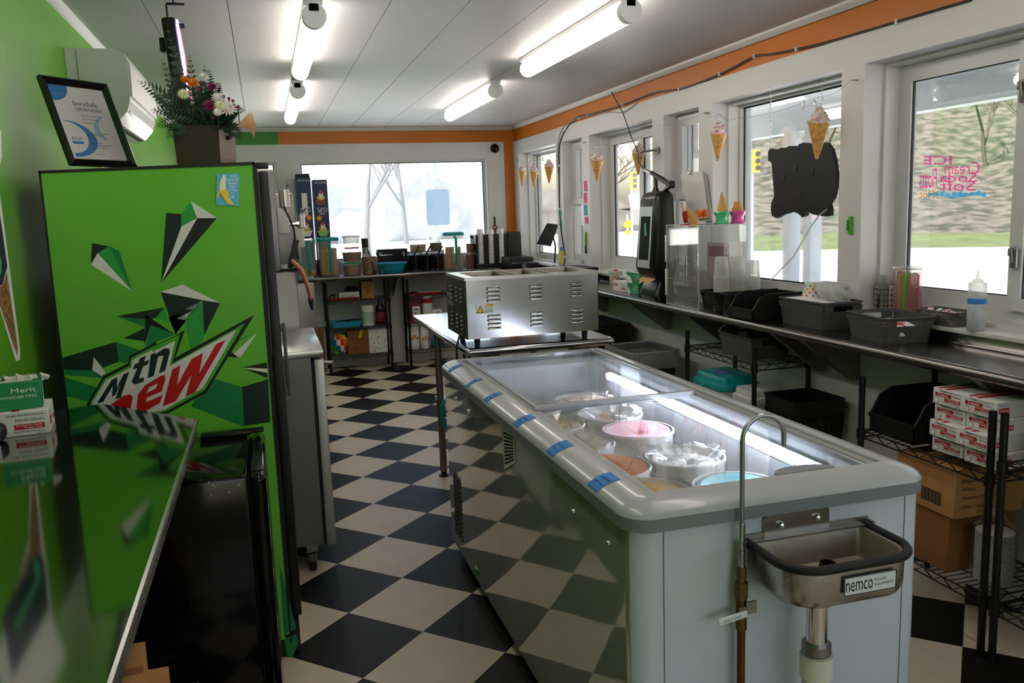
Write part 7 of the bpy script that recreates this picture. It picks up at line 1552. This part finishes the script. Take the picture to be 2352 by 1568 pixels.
# second rack
x0, x1, t = tray(955, 1022, zs1, 'red tray with a white sheet on the second rack below back shelf', REDT, .022); MB().b2((x0 + .03, 8.63, zs1 + .024), (x1 - .02, 8.8, zs1 + .03)).build('white_sheet', PAPER, t)
t, a, b, zt = bx(938, 966, 674, 8.63, .19, zs2, 'maroon_box', 'maroon box with a white label on the second rack', pm('maroon board', '#6a1f2c', .5)); MB().b2((a + .03, 8.618, zs2 + .06), (b - .015, 8.6195, zs2 + .17)).use(1).b2((a + .045, 8.617, zs2 + .13), (b - .03, 8.618, zs2 + .14)).b2((a + .045, 8.617, zs2 + .1), (b - .05, 8.618, zs2 + .11)).build('box_label', [PAPER, INK], t)
round_thing('food_can', 'white and red tin can beside the maroon box', 'can', 967, 992, 677, 8.7, zs2, [('can', [(0, 0), (1, 0), (1, 1), (.9, 1), (.9, .96), (0, .96)], PAPER), ('red_band', [(1.005, .7), (1.01, .71), (1.01, .86), (1.005, .87)], INKR)])
def pouch(u0, u1, vt, zb, y, label, mats, nm='white_pouch'):
    x0 = at(u0, vt, y=y).x; x1 = at(u1, vt, y=y).x; zt = at(u0, vt, y=y).z; t = thing(nm, label, 'bag', ((x0 + x1) / 2, y, zb)); w_ = x1 - x0; h = zt - zb; m = MB(); ls = []
    for f, kx, ky in ((0, .9, .05), (.08, 1, .06), (.4, 1, .055), (.75, .92, .035), (.93, .86, .006), (1, .88, .004)): ls.append([V((x0 + x1) / 2 + sx_ * w_ / 2 * kx, y + .05 + sy_ * ky, zb + h * f) for sx_, sy_ in ((-1, -.4), (-.5, -1), (.5, -1), (1, -.4), (1, .4), (.5, 1), (-.5, 1), (-1, .4))])
    loops(m, ls, cap0=True, cap1=True); m.build('pouch', mats[0], t)
    for j in range(5): a_ = .5 + .5 * j; cx_ = (x0 + x1) / 2; MB().add([(cx_ + .01 * math.cos(a_), y - .012, zb + h * .35 + .01 * math.sin(a_)), (cx_ + .05 * math.cos(a_ + .15), y - .012, zb + h * .35 + .06 * math.sin(a_ + .15)), (cx_ + .05 * math.cos(a_ - .15), y - .012, zb + h * .35 + .06 * math.sin(a_ - .15))], [(0, 2, 1)]).build('burst_print', [INKR, pm('tag yellow', '#e5c21e', .6)][j % 2], t)
    return t
pouch(936, 963, 742, zs3, 8.62, 'white foil pouch with a red burst print on the second rack', [PAPER]); pouch(966, 986, 752, zs3, 8.62, 'narrower white foil pouch beside the red burst one', [PAPER]); pouch(992, 1020, 770, zs3, 8.64, 'blue and orange snack pouch near the table leg', [pm('blue pouch', '#2f5fae', .4)], 'blue_pouch')
pouch(992, 1018, 712, zs2, 8.63, 'crumpled white and red bag beside the tin can', [PAPER], 'crumpled_bag')
# black bin under the far wall shelf, teal pitcher under the table
t = thing('black_bin', 'large black bin under the wall shelf behind the food warmer', 'bin', (2.42, 6.05, 0))
loops(MB(), [[V(x, y, z) for x, y in rrect(2.42 - .17 * k, 2.42 + .17 * k, 6.05 - .3 * k, 6.05 + .3 * k, .05, 4)] for k, z in ((.85, 0), (1, .62), (1.03, .63), (1.03, .68), (.97, .68), (.82, .04))], cap0=True, cap1=True).build('bin', BLKP, t); MB().b2((2.27, 5.77, .68), (2.57, 6.33, .70)).build('lid', BLKP, t)
c = at(1022, 955, y=4.05); t = thing('teal_jug', 'jug with a teal loop handle standing on the table undershelf', 'jug', (c.x + .1, 4.05, .46))
MB().rbox((c.x + .125, 4.05, .57), (.16, .16, .22), .02).build('jar', CLEARM, t); zz = c.z
MB().tube([(c.x + .05, 4.05, zz + .07), (c.x + .0, 4.05, zz + .075), (c.x - .012, 4.05, zz + .05), (c.x - .012, 4.05, zz - .04), (c.x + .01, 4.05, zz - .065), (c.x + .05, 4.05, zz - .06)], .0105, 8).build('handle', TEAL, t)
